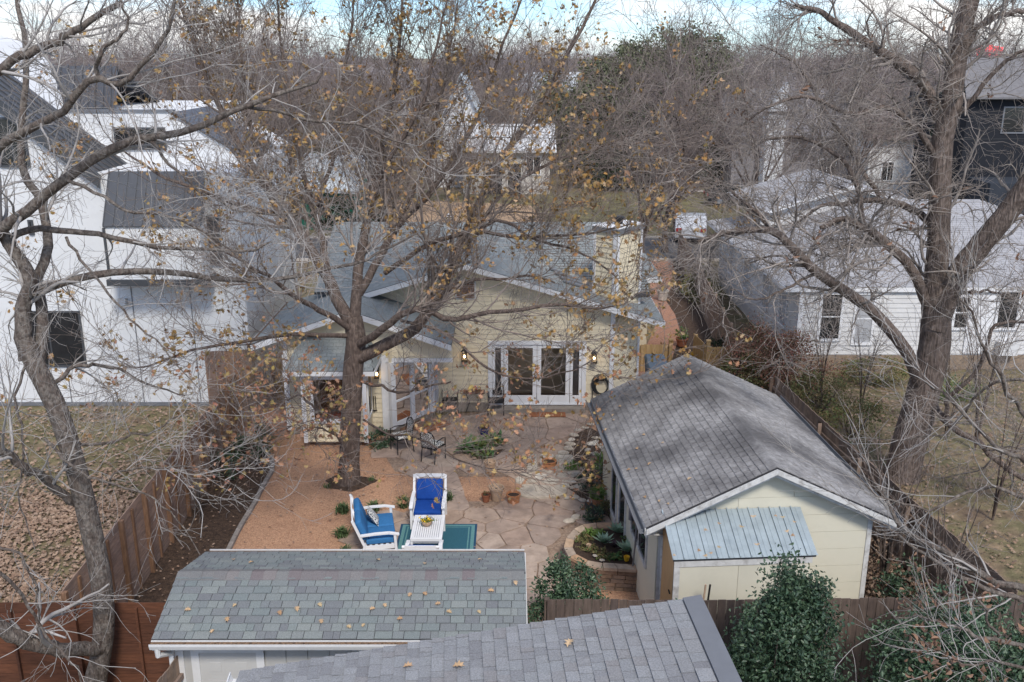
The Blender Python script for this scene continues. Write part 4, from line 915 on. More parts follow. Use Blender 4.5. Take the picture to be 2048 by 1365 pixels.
mb=MB(); q=.07; c0=cn-d1*q-d2*q; mb.slab([c0+gz*(cz-.06),c0+d2*(cw2+2*q)+gz*(cz-.06),c0+d2*(cw2+2*q)+d1*(cw1+2*q)+gz*(cz-.06),c0+d1*(cw1+2*q)+gz*(cz-.06)],(0,0,.15)); mb.build('chimney_cap',M['flash'],ch)
c0=cn-d1*q-d2*q; mb=MB(); mb.slab([c0+gz*(cz+.092),c0+d2*(cw2+2*q)+gz*(cz+.092),c0+d2*(cw2+2*q)+d1*(cw1+2*q)+gz*(cz+.092),c0+d1*(cw1+2*q)+gz*(cz+.092)],(0,0,.03)); mb.build('cap_flashing',M['white'],ch)
cc=cn+d1*.43+d2*.66; mb=MB(); mb.lathe([(.13,0),(.13,.12),(.2,.13),(.2,.2),(.14,.24),(0,.26)],12,(cc.x,cc.y,cz+.12)); mb.build('flue',M['black'],ch)
# solar strips on the right slope
nr=Vector((slope,0,1)).normalized()
for k in range(4):
    a=W(1118+4*k,508+17*k,28.9-.25*k); 
    y=30.0-.42*k; x0=1.25+.12*k; x1=2.6+.05*k; mb=MB(); za=gz_at(x0)+.05; zb_=gz_at(x1)+.05; mb.slab([(x0,y,za),(x1,y,zb_),(x1,y+.22,zb_),(x0,y+.22,za)],(0,0,.05)); mb.build('roof_vent_strip',M['flash'],rf)
mb=MB(); p=W(897,430,31.5); mb.tube([(p.x,p.y,4.6),(p.x,p.y,5.45)],.05,8); mb.lathe([(.05,0),(.11,.02),(.1,.1),(.03,.2),(0,.2)],10,(p.x,p.y,5.42)); mb.build('vent_pipe',M['gutter'],rf)
# front right part of the house
mb=MB(); mb.box(3.95,5.1,34.5,38,0,2.7); fo=mb.build('front_corner_wall',M['cream'],hs)
mb=MB(); mb.slab([(3.6,34.0,2.75),(5.5,34.0,2.75),(5.5,38.4,2.75),(3.6,38.4,3.4)],(0,0,.1)); mb.build('front_roof',M['house_sh'],hs); mb=MB(); mb.box(3.6,5.5,33.95,34.0,2.68,2.86); mb.build('front_fascia',M['white'],hs)
# wall lanterns
def lantern(x,y,z,w,label,s=1):
    t=thing('wall_lantern',label,'lantern',(x,y,z),'wall lanterns beside the doors')
    mb=MB(); a=.075*s;h=.26*s
    for dx in(-a,a):
        for dy in(-a,a): mb.bar((x+dx,y+dy,z),(x+dx*.8,y+dy*.8,z+h),.014)
    mb.box(x-a-.01,x+a+.01,y-a-.01,y+a+.01,z-.015,z); mb.build('cage',M['black'],t)
    mb=MB(); mb.lathe([(a*1.3,0),(a*.7,.06),(.02,.09),(.015,.12),(0,.12)],8,(x,y,z+h)); mb.build('cap',M['black'],t)
    mb=MB(); mb.box(x-.05,x+.05,y+a+.01,y+.14,z+.06,z+.3); mb.build('bracket',M['black'],t)
    mb=MB(); mb.lathe([(0,-.045),(.03,-.02),(.035,.01),(.02,.05),(0,.06)],10,(x,y,z+h*.45)); mb.build('bulb',M['bulb'],t)
    return t
p=W(1188,725,HY-.13); lantern(p.x,HY-.15,p.z,None,'lit black lantern right of the French doors',1.15)
p=W(929,722,HY-.13); lantern(p.x,HY-.15,p.z,None,'lit black lantern left of the French doors, above the black chairs',1.15)
p=W(754,755,WY-.13); lantern(p.x,WY-.15,p.z,None,'lit black lantern between bay window and angled glass doors',.8)
# hose coil
hz=thing('garden_hose','black garden hose coiled on the wall right of the French doors','hose',(2.75,HY-.1,1.0))
for k in range(7):
    rr_=.26-.012*k; c=Vector((2.72+.01*k,HY-.08-.02*(k%3),.92-.012*k)); mb=MB(); pts=[c+Vector((rr_*math.cos(a),0,rr_*1.25*math.sin(a))) for a in np.linspace(-.3+.2*k,5.8+.2*k,22)]; mb.tube(pts,.014,6); mb.build('hose_loop',M['dark'],hz)
mb=MB(); mb.box(2.6,2.84,HY-.16,HY-.03,1.05,1.12); mb.build('hose_hanger',M['black'],hz)
mb=MB(); mb.tube([(2.5,HY-.08,.8),(2.5,HY-.1,.35),(2.6,HY-.2,.1)],.014,6); mb.build('hose_tail',M['dark'],hz)
# metal wall art near bay
t=thing('wall_ornament','small black metal rack with plant on wall beside bay window','wall rack',tuple(W(744,800,WY-.06)))
p=W(744,822,WY-.05)
for k in range(5): mb=MB(); mb.bar((p.x-.12+.06*k,WY-.05,p.z-.05*(k%2)),(p.x-.12+.06*k,WY-.05,p.z+.45),.02); mb.build('rod',M['black'],t)
mb=MB(); mb.bar((p.x-.15,WY-.06,p.z+.02),(p.x+.15,WY-.06,p.z+.02),.02); mb.build('rail',M['black'],t)
# doormats
for (a,b,sx,sy,ang,lab) in ((1095,833,.55,.24,0,'red brown doormat at the French doors'),(866,858,.55,.24,.78,'red brown slatted doormat at the angled glass doors'),(1000,829,.0,.0,0,'')):
    if not sx: continue
    p=G(a,b); t=thing('doormat',lab,'doormat',(p.x,p.y,.06)); Mx=Matrix.Translation((p.x,p.y,.07))@Matrix.Rotation(ang,4,'Z')
    for k in range(6): mb=MB(); mb.box(-sx,sx,-sy+k*sy/3+.008,-sy+(k+1)*sy/3-.008,0,.025,M=Mx); mb.build('slat',M['doormat'],t)

# ================================================================== WHITE MODERN HOUSE (left)
wh=thing('white_modern_house','white stucco modern house with dark standing seam roofs at the left','house',(-12,29,0))
YW=28.35
def wp(px,py,Y=YW): p=W(px,py,Y); return p
def wallpoly(pts,Y,depth,m,name,parent):
    mb=MB(); q=[wp(a,b,Y) for a,b in pts]; q=[Vector((p.x,Y,max(0,p.z))) for p in q]; mb.slab(q,(0,depth,0)); return mb.build(name,m,parent)
# upper set-back block with parapet
YB=31.0
tz=wp(230,225,YB).z; xr=wp(345,235,YB).x
mb=MB(); mb.box(-19.5,xr,YB,YB+8,0,tz); mb.build('upper_wall',M['stucco'],wh)
mb=MB(); mb.box(-19.5,xr+.05,YB-.05,YB+.2,tz+.003,tz+.08); mb.build('parapet_cap',M['flash'],wh)
# high ridge roof behind
zr1=wp(160,132,34).z
x0,x1=-19.5,wp(235,132,34).x
for i in range(24):
    a=x0+(x1-x0)*i/24; b=x0+(x1-x0)*(i+1)/24-.01; sh_=.9
    mb=MB(); mb.slab([(a,34,zr1),(b,34,zr1),(b+sh_,YB+.3,tz+.1),(a+sh_,YB+.3,tz+.1)],(0,0,-.04)); mb.slab([(a,34,zr1),(a+.05,34,zr1),(a+.05+sh_,YB+.3,tz+.1),(a+sh_,YB+.3,tz+.1)],(0,0,.06)); mb.build('roof_panel',M['darkmetal'],wh)
mb=MB(); mb.slab([(x0,34,zr1-.04),(x1,34,zr1-.04),(x1,39,8.5),(x0,39,8.5)],(0,0,-.04)); mb.build('rear_roof',M['darkmetal'],wh)
# front block: wall up to the sloping roof edge
ed=[wp(-160,80),wp(0,195),wp(100,275),wp(195,350)]
eavez=ed[-1].z; eavex=ed[-1].x
xw1=wp(500,700).x
top2=wp(440,345).z
mb=MB(); mb.slab([Vector((-20,YW,0)),Vector((eavex,YW,0)),Vector((eavex,YW,eavez-.05)),Vector((ed[1].x,YW,ed[1].z-.05)),Vector((ed[0].x,YW,ed[0].z)),Vector((-20,YW,ed[0].z+1.0))],(0,6,0)); mb.build('front_wall',M['stucco'],wh)
mb=MB(); mb.slab([Vector((eavex,YW+.004,0)),Vector((xw1,YW+.004,0)),Vector((xw1,YW+.004,top2)),Vector((eavex,YW+.004,top2))],(0,6,0)); mb.build('front_wall',M['stucco'],wh)
# sloping roof on the front block
a=ed[0];b=ed[-1]; d=(b-a); ns=1
for i in range(16):
    y0=YW-.15+i*.36; mb=MB(); 
    if y0>YB-.3: break
    mb.slab([Vector((a.x,y0,a.z)),Vector((b.x+.1,y0,b.z-.06)),Vector((b.x+.1,y0+.345,b.z-.06)),Vector((a.x,y0+.345,a.z))],(0,0,.05)); mb.slab([Vector((a.x,y0,a.z+.05)),Vector((b.x+.1,y0,b.z-.01)),Vector((b.x+.1,y0+.04,b.z-.01)),Vector((a.x,y0+.04,a.z+.05))],(0,0,.05)); mb.build('roof_panel',M['darkmetal'],wh)
mb=MB(); mb.slab([Vector((a.x,YW-.17,a.z+.03)),Vector((b.x+.1,YW-.17,b.z-.03)),Vector((b.x+.1,YW-.17,b.z-.4)),Vector((a.x,YW-.17,a.z-.34))],(0,.02,0)); mb.build('dark_fascia',M['darkmetal'],wh)
# projecting box with seam roof
yb=YW-.9
c=[wp(205,455,yb),wp(372,455,yb),wp(425,345,YW),wp(238,345,YW)]
zbx=c[0].z; zbt=c[2].z; X0b,X1b=c[0].x,wp(400,455,yb).x
for i in range(10):
    a=X0b+(X1b-X0b)*i/10;b=X0b+(X1b-X0b)*(i+1)/10-.006; mb=MB(); mb.slab([(a,yb,zbx),(b,yb,zbx),(b,YW,zbt),(a,YW,zbt)],(0,0,.03)); mb.slab([(a,yb,zbx+.03),(a+.03,yb,zbx+.03),(a+.03,YW,zbt+.03),(a,YW,zbt+.03)],(0,0,.05)); mb.build('canopy_panel',M['darkmetal'],wh)
zbot=wp(200,560,yb).z
mb=MB(); mb.box(X0b+.05,X1b-.05,yb+.05,YW+.02,zbot,zbx-.01); mb.build('oriel_wall',M['stucco'],wh)
mb=MB(); mb.box(X0b-.08,X1b+.05,yb-.02,YW+.01,zbot-.2,zbot-.002); mb.build('oriel_base',M['darkmetal'],wh)
mb=MB(); mb.box(X0b-.02,X0b+.05,yb,YW+.02,zbot+.3,zbx-.02); mb.box(X1b-.05,X1b+.30,YW-.12,YW+.01,zbot+.3,zbx+.2); mb.build('shadow_side_and_slot',M['darkmetal'],wh)  # left strip: oriel's shadow side put in as dark metal; right: dark slot
ww2=Wall(-20,YW,1,0)
def wwin(x0,y0,x1,y1,mull=(),rails=(),Y=YW,pm=None):
    p=wp(x0,y1,Y);q=wp(x1,y0,Y); w=Wall(-20,Y,1,0); u0,u1=p.x+20,q.x+20
    frame_window(w,wh,u0,u1,p.z,q.z,fr=.06,m=M['darkmetal'],mull=[u0+(u1-u0)*k for k in mull],rails=[p.z+(q.z-p.z)*k for k in rails],off=.05,pm=pm)
wwin(55,622,160,733,mull=(.45,)); wwin(2,235,48,335,mull=(.5,)); wwin(232,255,330,300,mull=(.3,.6),Y=YB)
wwin(60,440,66,470)
mb=MB(); p=wp(249,602); mb.box(p.x-.09,p.x+.09,YW-.16,YW-.002,p.z-.1,p.z+.1); mb.build('wall_light',M['gutter'],wh)
mb=MB(); mb.box(-20,xw1,YW-.04,YW-.003,0,.12); mb.build('base_trim',M['flash'],wh)
for u in (3.9,6.0,8.3,10.1):
    mb=MB(); mb.box(-20+u,-20+u+.03,YW-.012,YW-.001,.12,top2-.3); mb.build('control_joint',M['flash'],wh)
# right block top: second diagonal roof
p0=wp(345,245,YB);p1=wp(425,330,YW+.3)
mb=MB(); mb.slab([(xr,YB+.01,tz),(xw1-.4,YB+.01,top2+.2),(xw1-.4,YB+4,top2+.2),(xr,YB+4,tz)],(0,0,-.08)); mb.build('side_roof',M['darkmetal'],wh)
mb=MB(); mb.slab([(xr,YB+.08,tz-.06),(xw1-.4,YB+.08,top2+.12),(xw1-.4,YB+.08,0),(xr,YB+.08,0)],(0,6,0)); mb.build('side_wall',M['stucco'],wh)

# ================================================================== RIGHT NEIGHBOUR HOUSE
nh=thing('white_neighbour_house','white board-sided bungalow with pale grey hip roof at the right','house',(15,38,0))
NX0,NY0=10.0,32.0; NX1,NY1=24.0,45.0
wn=Wall(NX0,NY0,1,0); NH=[]
for x0_,y0_,x1_,y1_ in ((1632,584,1690,682),(1700,584,1755,690),(1900,590,1945,660),(1985,580,2045,660)):
    p=W(x0_,y1_,NY0);q=W(x1_,y0_,NY0); NH.append((p.x-NX0,q.x-NX0,p.z,q.z))
mb=MB(); mb.box(NX0,NX1,NY0,NY1,0,2.95); wo=mb.build('wall',M['nb_siding'],nh)
siding(wn,wo,M['nb_siding'],.55,2.9,.17,lambda z:0.0,lambda z:NX1-NX0,NH,asparts=True)
mb=MB(); wn.rect(mb,-.02,14,0,.52,.003,.04); mb.build('footing',mat('tan_footing',(.25,.19,.14),nsc=4,namt=.3),nh)
wns=Wall(NX0,NY1,0,-1); siding(wns,wo,M['nb_siding'],.5,2.9,.17,lambda z:0,lambda z:13,[(v_+.05,v_+1.1,1.05,2.55) for v_ in (2,5,8.2,10.6)],asparts=True)
def nwin(x0,y0,x1,y1,rails=(.5,),m=None,pm=None,dx=0):
    p=W(x0,y1,NY0);q=W(x1,y0,NY0); u0,u1=p.x-NX0,q.x-NX0; frame_window(wn,nh,u0,u1,p.z,q.z,fr=.09,m=m,rails=[p.z+(q.z-p.z)*k for k in rails],off=.06,pm=pm)
nwin(1632,584,1690,682); nwin(1700,584,1755,690,pm=M['curtain']); nwin(1900,590,1945,660,pm=M['darkglass']); nwin(1985,580,2045,660,rails=())
for v0 in (2,5,8.2,10.6): frame_window(wns,nh,v0+.05,v0+1.1,1.05,2.55,fr=.08,rails=(1.8,),off=.06,pm=M['curtain'])
p=W(2010,690,NY0); mb=MB(); mb.box(p.x-.35,p.x+.3,NY0-.35,NY0-.03,p.z-.3,p.z+.15); mb.build('window_air_conditioner',M['gutter'],nh)
mb=MB(); wn.rect(mb,-.03,.12,.5,2.95,.03,.06); mb.build('corner_board',M['white'],nh)
mb=MB(); p=W(1953,680,NY0); mb.box(p.x-.45,p.x+.45,NY0-.07,NY0-.02,.6,2.7); mb.build('back_door',M['white'],nh)
p=G(1690,545,0)
# hip roof
e=.55; x0,x1,y0,y1=NX0-e,NX1+e,NY0-.1,NY1+e; ez=3.0; rz_=4.95; rx0,rx1,ry=x0+5.3,x1-5.3,(y0+y1)/2+.5
mb=MB(); A=Vector((x0,y0,ez));B=Vector((x1,y0,ez));Cc=Vector((x1,y1,ez));D=Vector((x0,y1,ez)); P1=Vector((rx0,ry,rz_));P2=Vector((rx1,ry,rz_))
mb.slab([A,B,P2,P1],(0,0,-.08)); mb.slab([B,Cc,P2],(0,0,-.08)); mb.slab([Cc,D,P1,P2],(0,0,-.08)); mb.slab([D,A,P1],(0,0,-.08)); nr_=mb.build('roof',M['dark_under'],nh)
v=Vector((0,ry-y0,rz_-ez)); shingles(nr_,A,(1,0,0),v,[(0,0),(x1-x0,0),(rx1-x0,v.length),(rx0-x0,v.length)],.19,.9,M['nb_sh'],thick=.012,seed=61)
v=Vector((rx0-x0,0,rz_-ez)); shingles(nr_,D,(0,-1,0),v,[(0,0),(y1-y0,0),(y1-ry,v.length)],.19,.9,M['nb_sh'],thick=.012,seed=62)
mb=MB(); mb.box(x0,x1,y0-.03,y0,ez-.16,ez); mb.box(x0-.03,x0,y0,y1,ez-.16,ez); mb.build('fascia',M['white'],nr_)
# raised cross gable with white rake
pk=G(1700,378,5.3); 
gx=pk.x; gy=39.5
mb=MB(); mb.slab([(gx,gy,5.5),(gx+3.9,gy,4.35),(gx+3.9,gy+6,4.35),(gx,gy+6,5.5)],(0,0,-.08)); mb.slab([(gx,gy,5.5),(gx,gy+6,5.5),(gx-3.9,gy+6,4.35),(gx-3.9,gy,4.35)],(0,0,-.08)); g2=mb.build('upper_roof',M['dark_under'],nh)
v=Vector((3.9,0,1.15)); shingles(g2,(gx-3.9,gy,4.35),(0,1,0),v,[(0,0),(6,0),(6,v.length),(0,v.length)],.19,.9,M['nb_sh'],seed=63); v=Vector((-3.9,0,1.15)); shingles(g2,(gx+3.9,gy,4.35),(0,1,0),v,[(0,0),(6,0),(6,v.length),(0,v.length)],.19,.9,M['nb_sh'],seed=64)
mb=MB(); mb.slab([(gx-3.7,gy+.3,4.3),(gx,gy+.3,5.4),(gx+3.7,gy+.3,4.3),(gx+3.7,gy+.3,3.8),(gx-3.7,gy+.3,3.8)],(0,.1,0)); mb.build('gable_wall',M['nb_siding'],nh)
for s in(-1,1): mb=MB(); mb.slab([(gx,gy-.02,5.52),(gx+s*3.9,gy-.02,4.37),(gx+s*3.9,gy-.02,4.2),(gx,gy-.02,5.35)],(0,-.03,0)); mb.build('rake_board',M['white'],g2)
for (px,py) in ((1738,447),(1850,450)):
    p=G(px,py,4.2); mb=MB(); mb.lathe([(.32,-.15),(.33,.1),(.25,.22),(0,.26)],12,(p.x,p.y,p.z)); mb.build('turbine_vent',M['white'],nh,smooth=True)

# ================================================================== FENCES
def board_fence(pts, label, m, h=1.85, bw=.14, postm=None, rails=True, name='wooden_fence', both=False, front=1, top=None, group=None):
    a=Vector((pts[0][0],pts[0][1],0)); t=thing(name,label,'fence',tuple(a),group)
    for p,q in zip(pts[:-1],pts[1:]):
        p=Vector((p[0],p[1],0));q=Vector((q[0],q[1],0)); d=(q-p); l=d.length; u=d/l; n=Vector((u.y,-u.x,0))*front
        k=max(1,int(round(l/bw)))
        for i in range(k):
            a=p+u*(l*i/k+.004); b=p+u*(l*(i+1)/k-.004); hh=h+random.uniform(-.012,.012); mb=MB(); o=random.uniform(0,.006)
            mb.slab([a+n*o,b+n*o,b+n*o+gz*hh,a+n*o+gz*hh],n*.018); mb.build('board',m,t)
        for z in (.35,h-.35):
            mb=MB(); mb.bar(p-n*.03+gz*z,q-n*.03+gz*z,.05,.09); mb.build('rail',m,t)
        kk=max(1,int(round(l/2.4)))
        for i in range(kk+1):
            a=p+u*(l*i/kk)-n*.09; mb=MB(); mb.bar(a,a+gz*(h-.05),.09); mb.build('post',postm or m,t)
    return t
def hboard_fence(p,q,label,m,h,bh,bay,front,postm,capm=None,name='wooden_fence',poststick=.0):
    p=Vector((p[0],p[1],0));q=Vector((q[0],q[1],0)); d=q-p; l=d.length;u=d/l;n=Vector((u.y,-u.x,0))*front
    t=thing(name,label,'fence',tuple(p)); nb=max(1,int(round(l/bay))); k=int(h/bh)
    for i in range(nb):
        a=p+u*(l*i/nb+.005); b=p+u*(l*(i+1)/nb-.005)
        for j in range(k):
            o=random.uniform(0,.005); mb=MB(); z0=j*h/k+.004; z1=(j+1)*h/k-.004; mb.slab([a+n*o+gz*z0,b+n*o+gz*z0,b+n*o+gz*z1,a+n*o+gz*z1],n*.02); mb.build('board',m,t)
    for i in range(nb+1):
        a=p+u*(l*i/nb)+n*.068; mb=MB(); mb.bar(a,a+gz*(h+poststick),.09); mb.build('post',postm,t)
        if i<nb: a=p+u*(l*(i+.5)/nb)+n*.04; mb=MB(); mb.bar(a,a+gz*(h-.08),.04,.08); mb.build('batten',postm,t)
    return t
fl0=(-7.72,14.3); fl1=(-7.98,23.4); fl2=(-8.62,26.4)
hboard_fence(fl0,(-7.98,26.0),'long weathered horizontal-board fence with brown posts left of the gravel court',M['hfence'],1.9,.19,1.25,1,M['post'])
t=board_fence([(-8.95,26.45),(-7.65,26.6)],'tall weathered plank screen between white house and cream house',mat('grey_brown_plank',[(.16,.11,.09),(.2,.145,.12),(.23,.14,.09)],vary=True,nsc=6,namt=.3,nvec=(2,2,.5)),h=2.4,bw=.27)
t=hboard_fence((-7.6,28.6),(-6.6,28.6),'low orange brown gate of horizontal boards beside the cream house',M['pine'],1.5,.14,1.0,1,M['post'],name='side_gate')
hboard_fence((-16,14.15),(-5.3,14.15),'red brown stained horizontal-board back fence in the lower left',M['redfence'],1.8,.2,2.0,1,M['redfence'])
board_fence([(-4.95,14.0),(-5.65,8.5)],'weathered vertical-board fence running toward the camera beside the shed',M['fence'],h=1.85)
board_fence([(.6,14.25),(3.2,14.22),(7.3,14.3),(11.5,14.45)],'dark weathered vertical-board back fence behind the holly shrubs',M['darkfence'],h=1.8,bw=.15,front=1)
board_fence([(8.75,14.5),(8.35,18),(7.9,22.5),(7.6,26)],'weathered board fence along the right side of the garage',M['fence'],h=1.8,front=1)
board_fence([tuple(G(1355,520)[:2]),tuple(G(1410,640)[:2]),tuple(G(1470,775)[:2])],'weathered grey board fence beside the white neighbour house',M['fence'],h=1.7,front=1)
g0=G(1279,742);g1=G(1332,742)
board_fence([(g0.x,g0.y-.1),(g1.x,g1.y-.1)],'short new pine fence panel beside the blue bins',M['pine'],h=1.0,bw=.1)
t=thing('gate_post','new pine post with a flat cap at the garden gate','post',(g1.x+.08,g1.y-.1,0)); mb=MB(); mb.bar((g1.x+.1,g1.y-.1,0),(g1.x+.1,g1.y-.1,1.15),.12); mb.build('shaft',M['pine'],t); mb=MB(); mb.box(g1.x+.02,g1.x+.18,g1.y-.18,g1.y-.02,1.152,1.2); mb.build('cap',M['pine'],t)
a=G(1410,752);b=G(1385,725)
board_fence([(b.x,b.y),(a.x,a.y)],'open new pine gate leaf standing ajar',M['pine'],h=1.1,bw=.1,name='garden_gate')
c=G(1478,752); board_fence([(a.x+.1,a.y),(c.x,c.y)],'new pine fence panel right of the open gate',M['pine'],h=1.05,bw=.12)
t=thing('gate_post','new pine post at the hinge of the open gate','post',(a.x+.05,a.y,0)); mb=MB(); mb.bar((a.x+.05,a.y,0),(a.x+.05,a.y,1.25),.12); mb.build('shaft',M['pine'],t); mb=MB(); mb.box(a.x-.03,a.x+.13,a.y-.08,a.y+.08,1.252,1.3); mb.build('cap',M['pine'],t)

# ================================================================== GARDEN FURNITURE
def cushion(name,x0,x1,y0,y1,z0,z1,m,parent,Mx,bev=.035,label=None):
    mb=MB(); mb.box(x0,x1,y0,y1,z0,z1,M=Mx); 
    o=mb.build(name,m,parent,bevel=bev,label=label); o.modifiers['b'].segments=3; o.data.shade_smooth(); return o
def armchair(loc,rz,label,cm,wdt=.66,seats=1,name='garden_armchair',pillow=False):
    """local: faces -Y"""
    t=thing(name,label,'armchair' if seats==1 else 'sofa',loc); Mx=Matrix.Translation(loc)@Matrix.Rotation(rz,4,'Z'); hw=wdt*seats/2
    def T(p): return Mx@Vector(p)
    m=M['white']
    for s in(-1,1):
        x=s*(hw+.045)
        mb=MB(); mb.bar(T((x,-.36,0)),T((x,-.33,.58)),.055); mb.build('leg',m,t); mb=MB(); mb.bar(T((x,.42,0)),T((x,.34,.35)),.055); mb.bar(T((x,.34,.35)),T((x,.58,.98)),.055); mb.build('rear_leg',m,t)
        mb=MB(); pts=[(x,-.42,.57),(x,-.2,.62),(x,.1,.62),(x,.42,.60)]
        for a,b in zip(pts[:-1],pts[1:]): mb.bar(T(a),T(b),.085,.032)
        mb.build('armrest',m,t)
    mb=MB(); mb.bar(T((-hw-.02,-.34,.28)),T((hw+.02,-.34,.28)),.03,.10); mb.bar(T((-hw-.02,.36,.28)),T((hw+.02,.36,.28)),.03,.10)
    for s in(-1,1): mb.bar(T((s*(hw+.02),-.34,.28)),T((s*(hw+.02),.36,.28)),.03,.10)
    for k in range(6): mb.bar(T((-hw,-.28+.12*k,.32)),T((hw,-.28+.12*k,.32)),.06,.015)
    mb.build('seat_frame',m,t)
    mb=MB(); mb.bar(T((-hw-.02,.575,.95)),T((hw+.02,.575,.95)),.03,.09); mb.bar(T((-hw-.02,.37,.42)),T((hw+.02,.37,.42)),.03,.07)
    for k in range(seats):
        xa=-hw+k*wdt;xb=xa+wdt; mb.bar(T((xa,.38,.44)),T((xb,.56,.92)),.045,.025); mb.bar(T((xb,.385,.44)),T((xa,.565,.92)),.045,.025)
        if k: mb.bar(T((xa,.38,.42)),T((xa,.57,.95)),.045,.03)
    mb.build('back_frame',m,t)
    for k in range(seats):
        xa=-hw+k*wdt;xb=xa+wdt; cushion('seat_cushion',xa+.01,xb-.01,-.36,.30,.335,.47,cm,t,Mx)
        B=Mx@Matrix.Translation(((xa+xb)/2,.24,.47))@Matrix.Rotation(-.36,4,'X'); cushion('back_cushion',-wdt/2+.01,wdt/2-.01,-.02,.13,0,.50,cm,t,B,bev=.05)
    if pillow:
        B=Mx@Matrix.Translation((hw-.42,.10,.62))@Matrix.Rotation(-.6,4,'X')@Matrix.Rotation(.15,4,'Y'); mb=MB(); n=8; V=[];F=[]
        for sgn in(-1,1):
            for i in range(n+1):
                for j in range(n+1):
                    a=i/n*2-1;b=j/n*2-1; th=.07*(1-a**4)*(1-b**4)*(1 if True else 0); q=1-.06*(a*a*b*b)**.5*0; V.append(B@Vector((a*.22*(1-.05*(1-b*b)),sgn*th,b*.22*(1-.05*(1-a*a)))))
        N2=(n+1)**2
        for s_ in range(2):
            for i in range(n):
                for j in range(n): F.append(tuple(s_*N2+q for q in (i*(n+1)+j,(i+1)*(n+1)+j,(i+1)*(n+1)+j+1,i*(n+1)+j+1)))
        tp=thing('throw_pillow','grey and white dotted pillow on the light blue sofa','pillow',tuple(B.translation)); mb.add(V,F).build('pillow_cover',M['pillow'],tp,smooth=True)
    return t
armchair((-1.97,20.35,.06),0.0,'white armchair with royal blue cushions facing the camera',M['blue1'])
sc_=G(760,1098)
armchair((-3.02,19.33,.04),math.radians(101),'white two-seat sofa with light blue cushions left of the coffee table',M['blue2'],seats=2,wdt=.62,name='garden_sofa',pillow=True)
armchair((-1.88,18.02,.05),math.pi,'white armchair mostly hidden behind the shed roof',M['blue1'],wdt=.62)
ct=thing('coffee_table','white slatted coffee table on the teal rug','table',(-1.9,19.3,.05))
for k in range(13): mb=MB(); x=-2.2+k*.0475; mb.box(x,x+.038,18.88,19.86,.44,.462); mb.build('slat',M['white'],ct)
mb=MB(); 
mb.box(-2.25,-1.55,18.8,18.87,.40,.464); mb.box(-2.25,-1.55,19.87,19.94,.40,.464); mb.box(-2.25,-2.203,18.875,19.865,.40,.464); mb.box(-1.59,-1.55,18.875,19.865,.40,.464); mb.build('top_frame',M['white'],ct)
for x in(-2.22,-1.58):
    for y in (18.84,19.9): mb=MB(); mb.bar((x,y,.05),(x,y,.4),.055); mb.build('leg',M['white'],ct)
mb=MB(); mb.box(-2.2,-1.6,18.85,18.87,.33,.40); mb.build('apron',M['white'],ct)
rg=thing('outdoor_rug','teal bordered outdoor rug under the coffee table','rug',(-1.7,19.3,.06))
rx0,rx1,ry0,ry1=-2.62,-.82,18.2,20.26; z=.066
for (n_,i,zz,m) in (('border',0,0,'rugn'),('outer_band',.05,.004,'rug2'),('inner_band',.13,.007,'rug'),('line',.17,.010,'rug2'),('field',.20,.013,'rug')): mb=MB(); mb.box(rx0+i,rx1-i,ry0+i,ry1-i,z-.006,z+zz); mb.build(n_,M[m],rg)
# bowl of flowers
bw_=thing('flower_bowl','tan clay bowl of yellow flowers on the coffee table','bowl',(-1.93,19.42,.464))
mb=MB(); mb.lathe([(.06,0),(.11,.05),(.125,.11),(.13,.13),(.115,.13),(.10,.09),(0,.08)],16,(-1.93,19.42,.464)); mb.build('bowl',M['tanpot'],bw_,smooth=True)
P=np.array([(-1.93,19.42,.62)])+rng.normal(0,1,(60,3))*np.array([.06,.05,.03]); tag(scatter('petals',leaf_simple(.8),P,rotmats(60),np.full(60,.045),M['yellowfl'],bw_),kind='stuff')
P=np.array([(-1.93,19.42,.60)])+rng.normal(0,1,(90,3))*np.array([.07,.06,.03]); tag(scatter('foliage',leaf_simple(.5),P,rotmats(90),np.full(90,.06),M['aspid'],bw_),kind='stuff')
# black patio chairs and bistro table
def patio_chair(loc,rz,label,cushm=None):
    t=thing('metal_chair',label,'chair',loc,'black metal patio chairs'); Mx=Matrix.Translation(loc)@Matrix.Rotation(rz,4,'Z'); T=lambda p:Mx@Vector(p); b=M['black']
    for s in(-1,1):
        mb=MB(); mb.tube([T((s*.24,-.24,0)),T((s*.24,-.24,.62)),T((s*.25,-.1,.66)),T((s*.25,.2,.64))],.016,6); mb.build('front_leg',b,t)
        mb=MB(); mb.tube([T((s*.22,.26,0)),T((s*.22,.2,.42)),T((s*.22,.27,.8))],.016,6); mb.build('rear_leg',b,t)
    mb=MB(); mb.tube([T((-.22,.27,.8)),T((-.15,.29,.9)),T((0,.3,.94)),T((.15,.29,.9)),T((.22,.27,.8))],.018,6); mb.build('back_hoop',b,t)
    mb=MB(); mb.slab([T((-.19,.24,.5)),T((.19,.24,.5)),T((.17,.3,.9)),T((-.17,.3,.9))],(T((0,1,0))-T((0,0,0)))*.015); mb.build('backrest',cushm or b,t)
    mb=MB(); mb.box(-.23,.23,-.24,.24,.40,.43,M=Mx); mb.build('seat',b,t)
    if cushm: cushion('seat_cushion',-.22,.22,-.23,.22,.43,.50,cushm,t,Mx,bev=.02)
    return t
p=G(901,828); patio_chair((p.x,p.y+.12,.055),0,'black metal armchair at the left end of the bistro table')
p=G(992,832); patio_chair((p.x,p.y+.12,.055),0,'black metal armchair at the right end of the bistro table')
p=G(805,905); patio_chair((p.x,p.y,.055),math.radians(-60),'black chair with black and white print cushion near the tree trunk',M['lattice'])
p=G(866,928); patio_chair((p.x,p.y+.15,.055),math.radians(150),'black chair with black and white print cushion beside the round bed',M['lattice'])
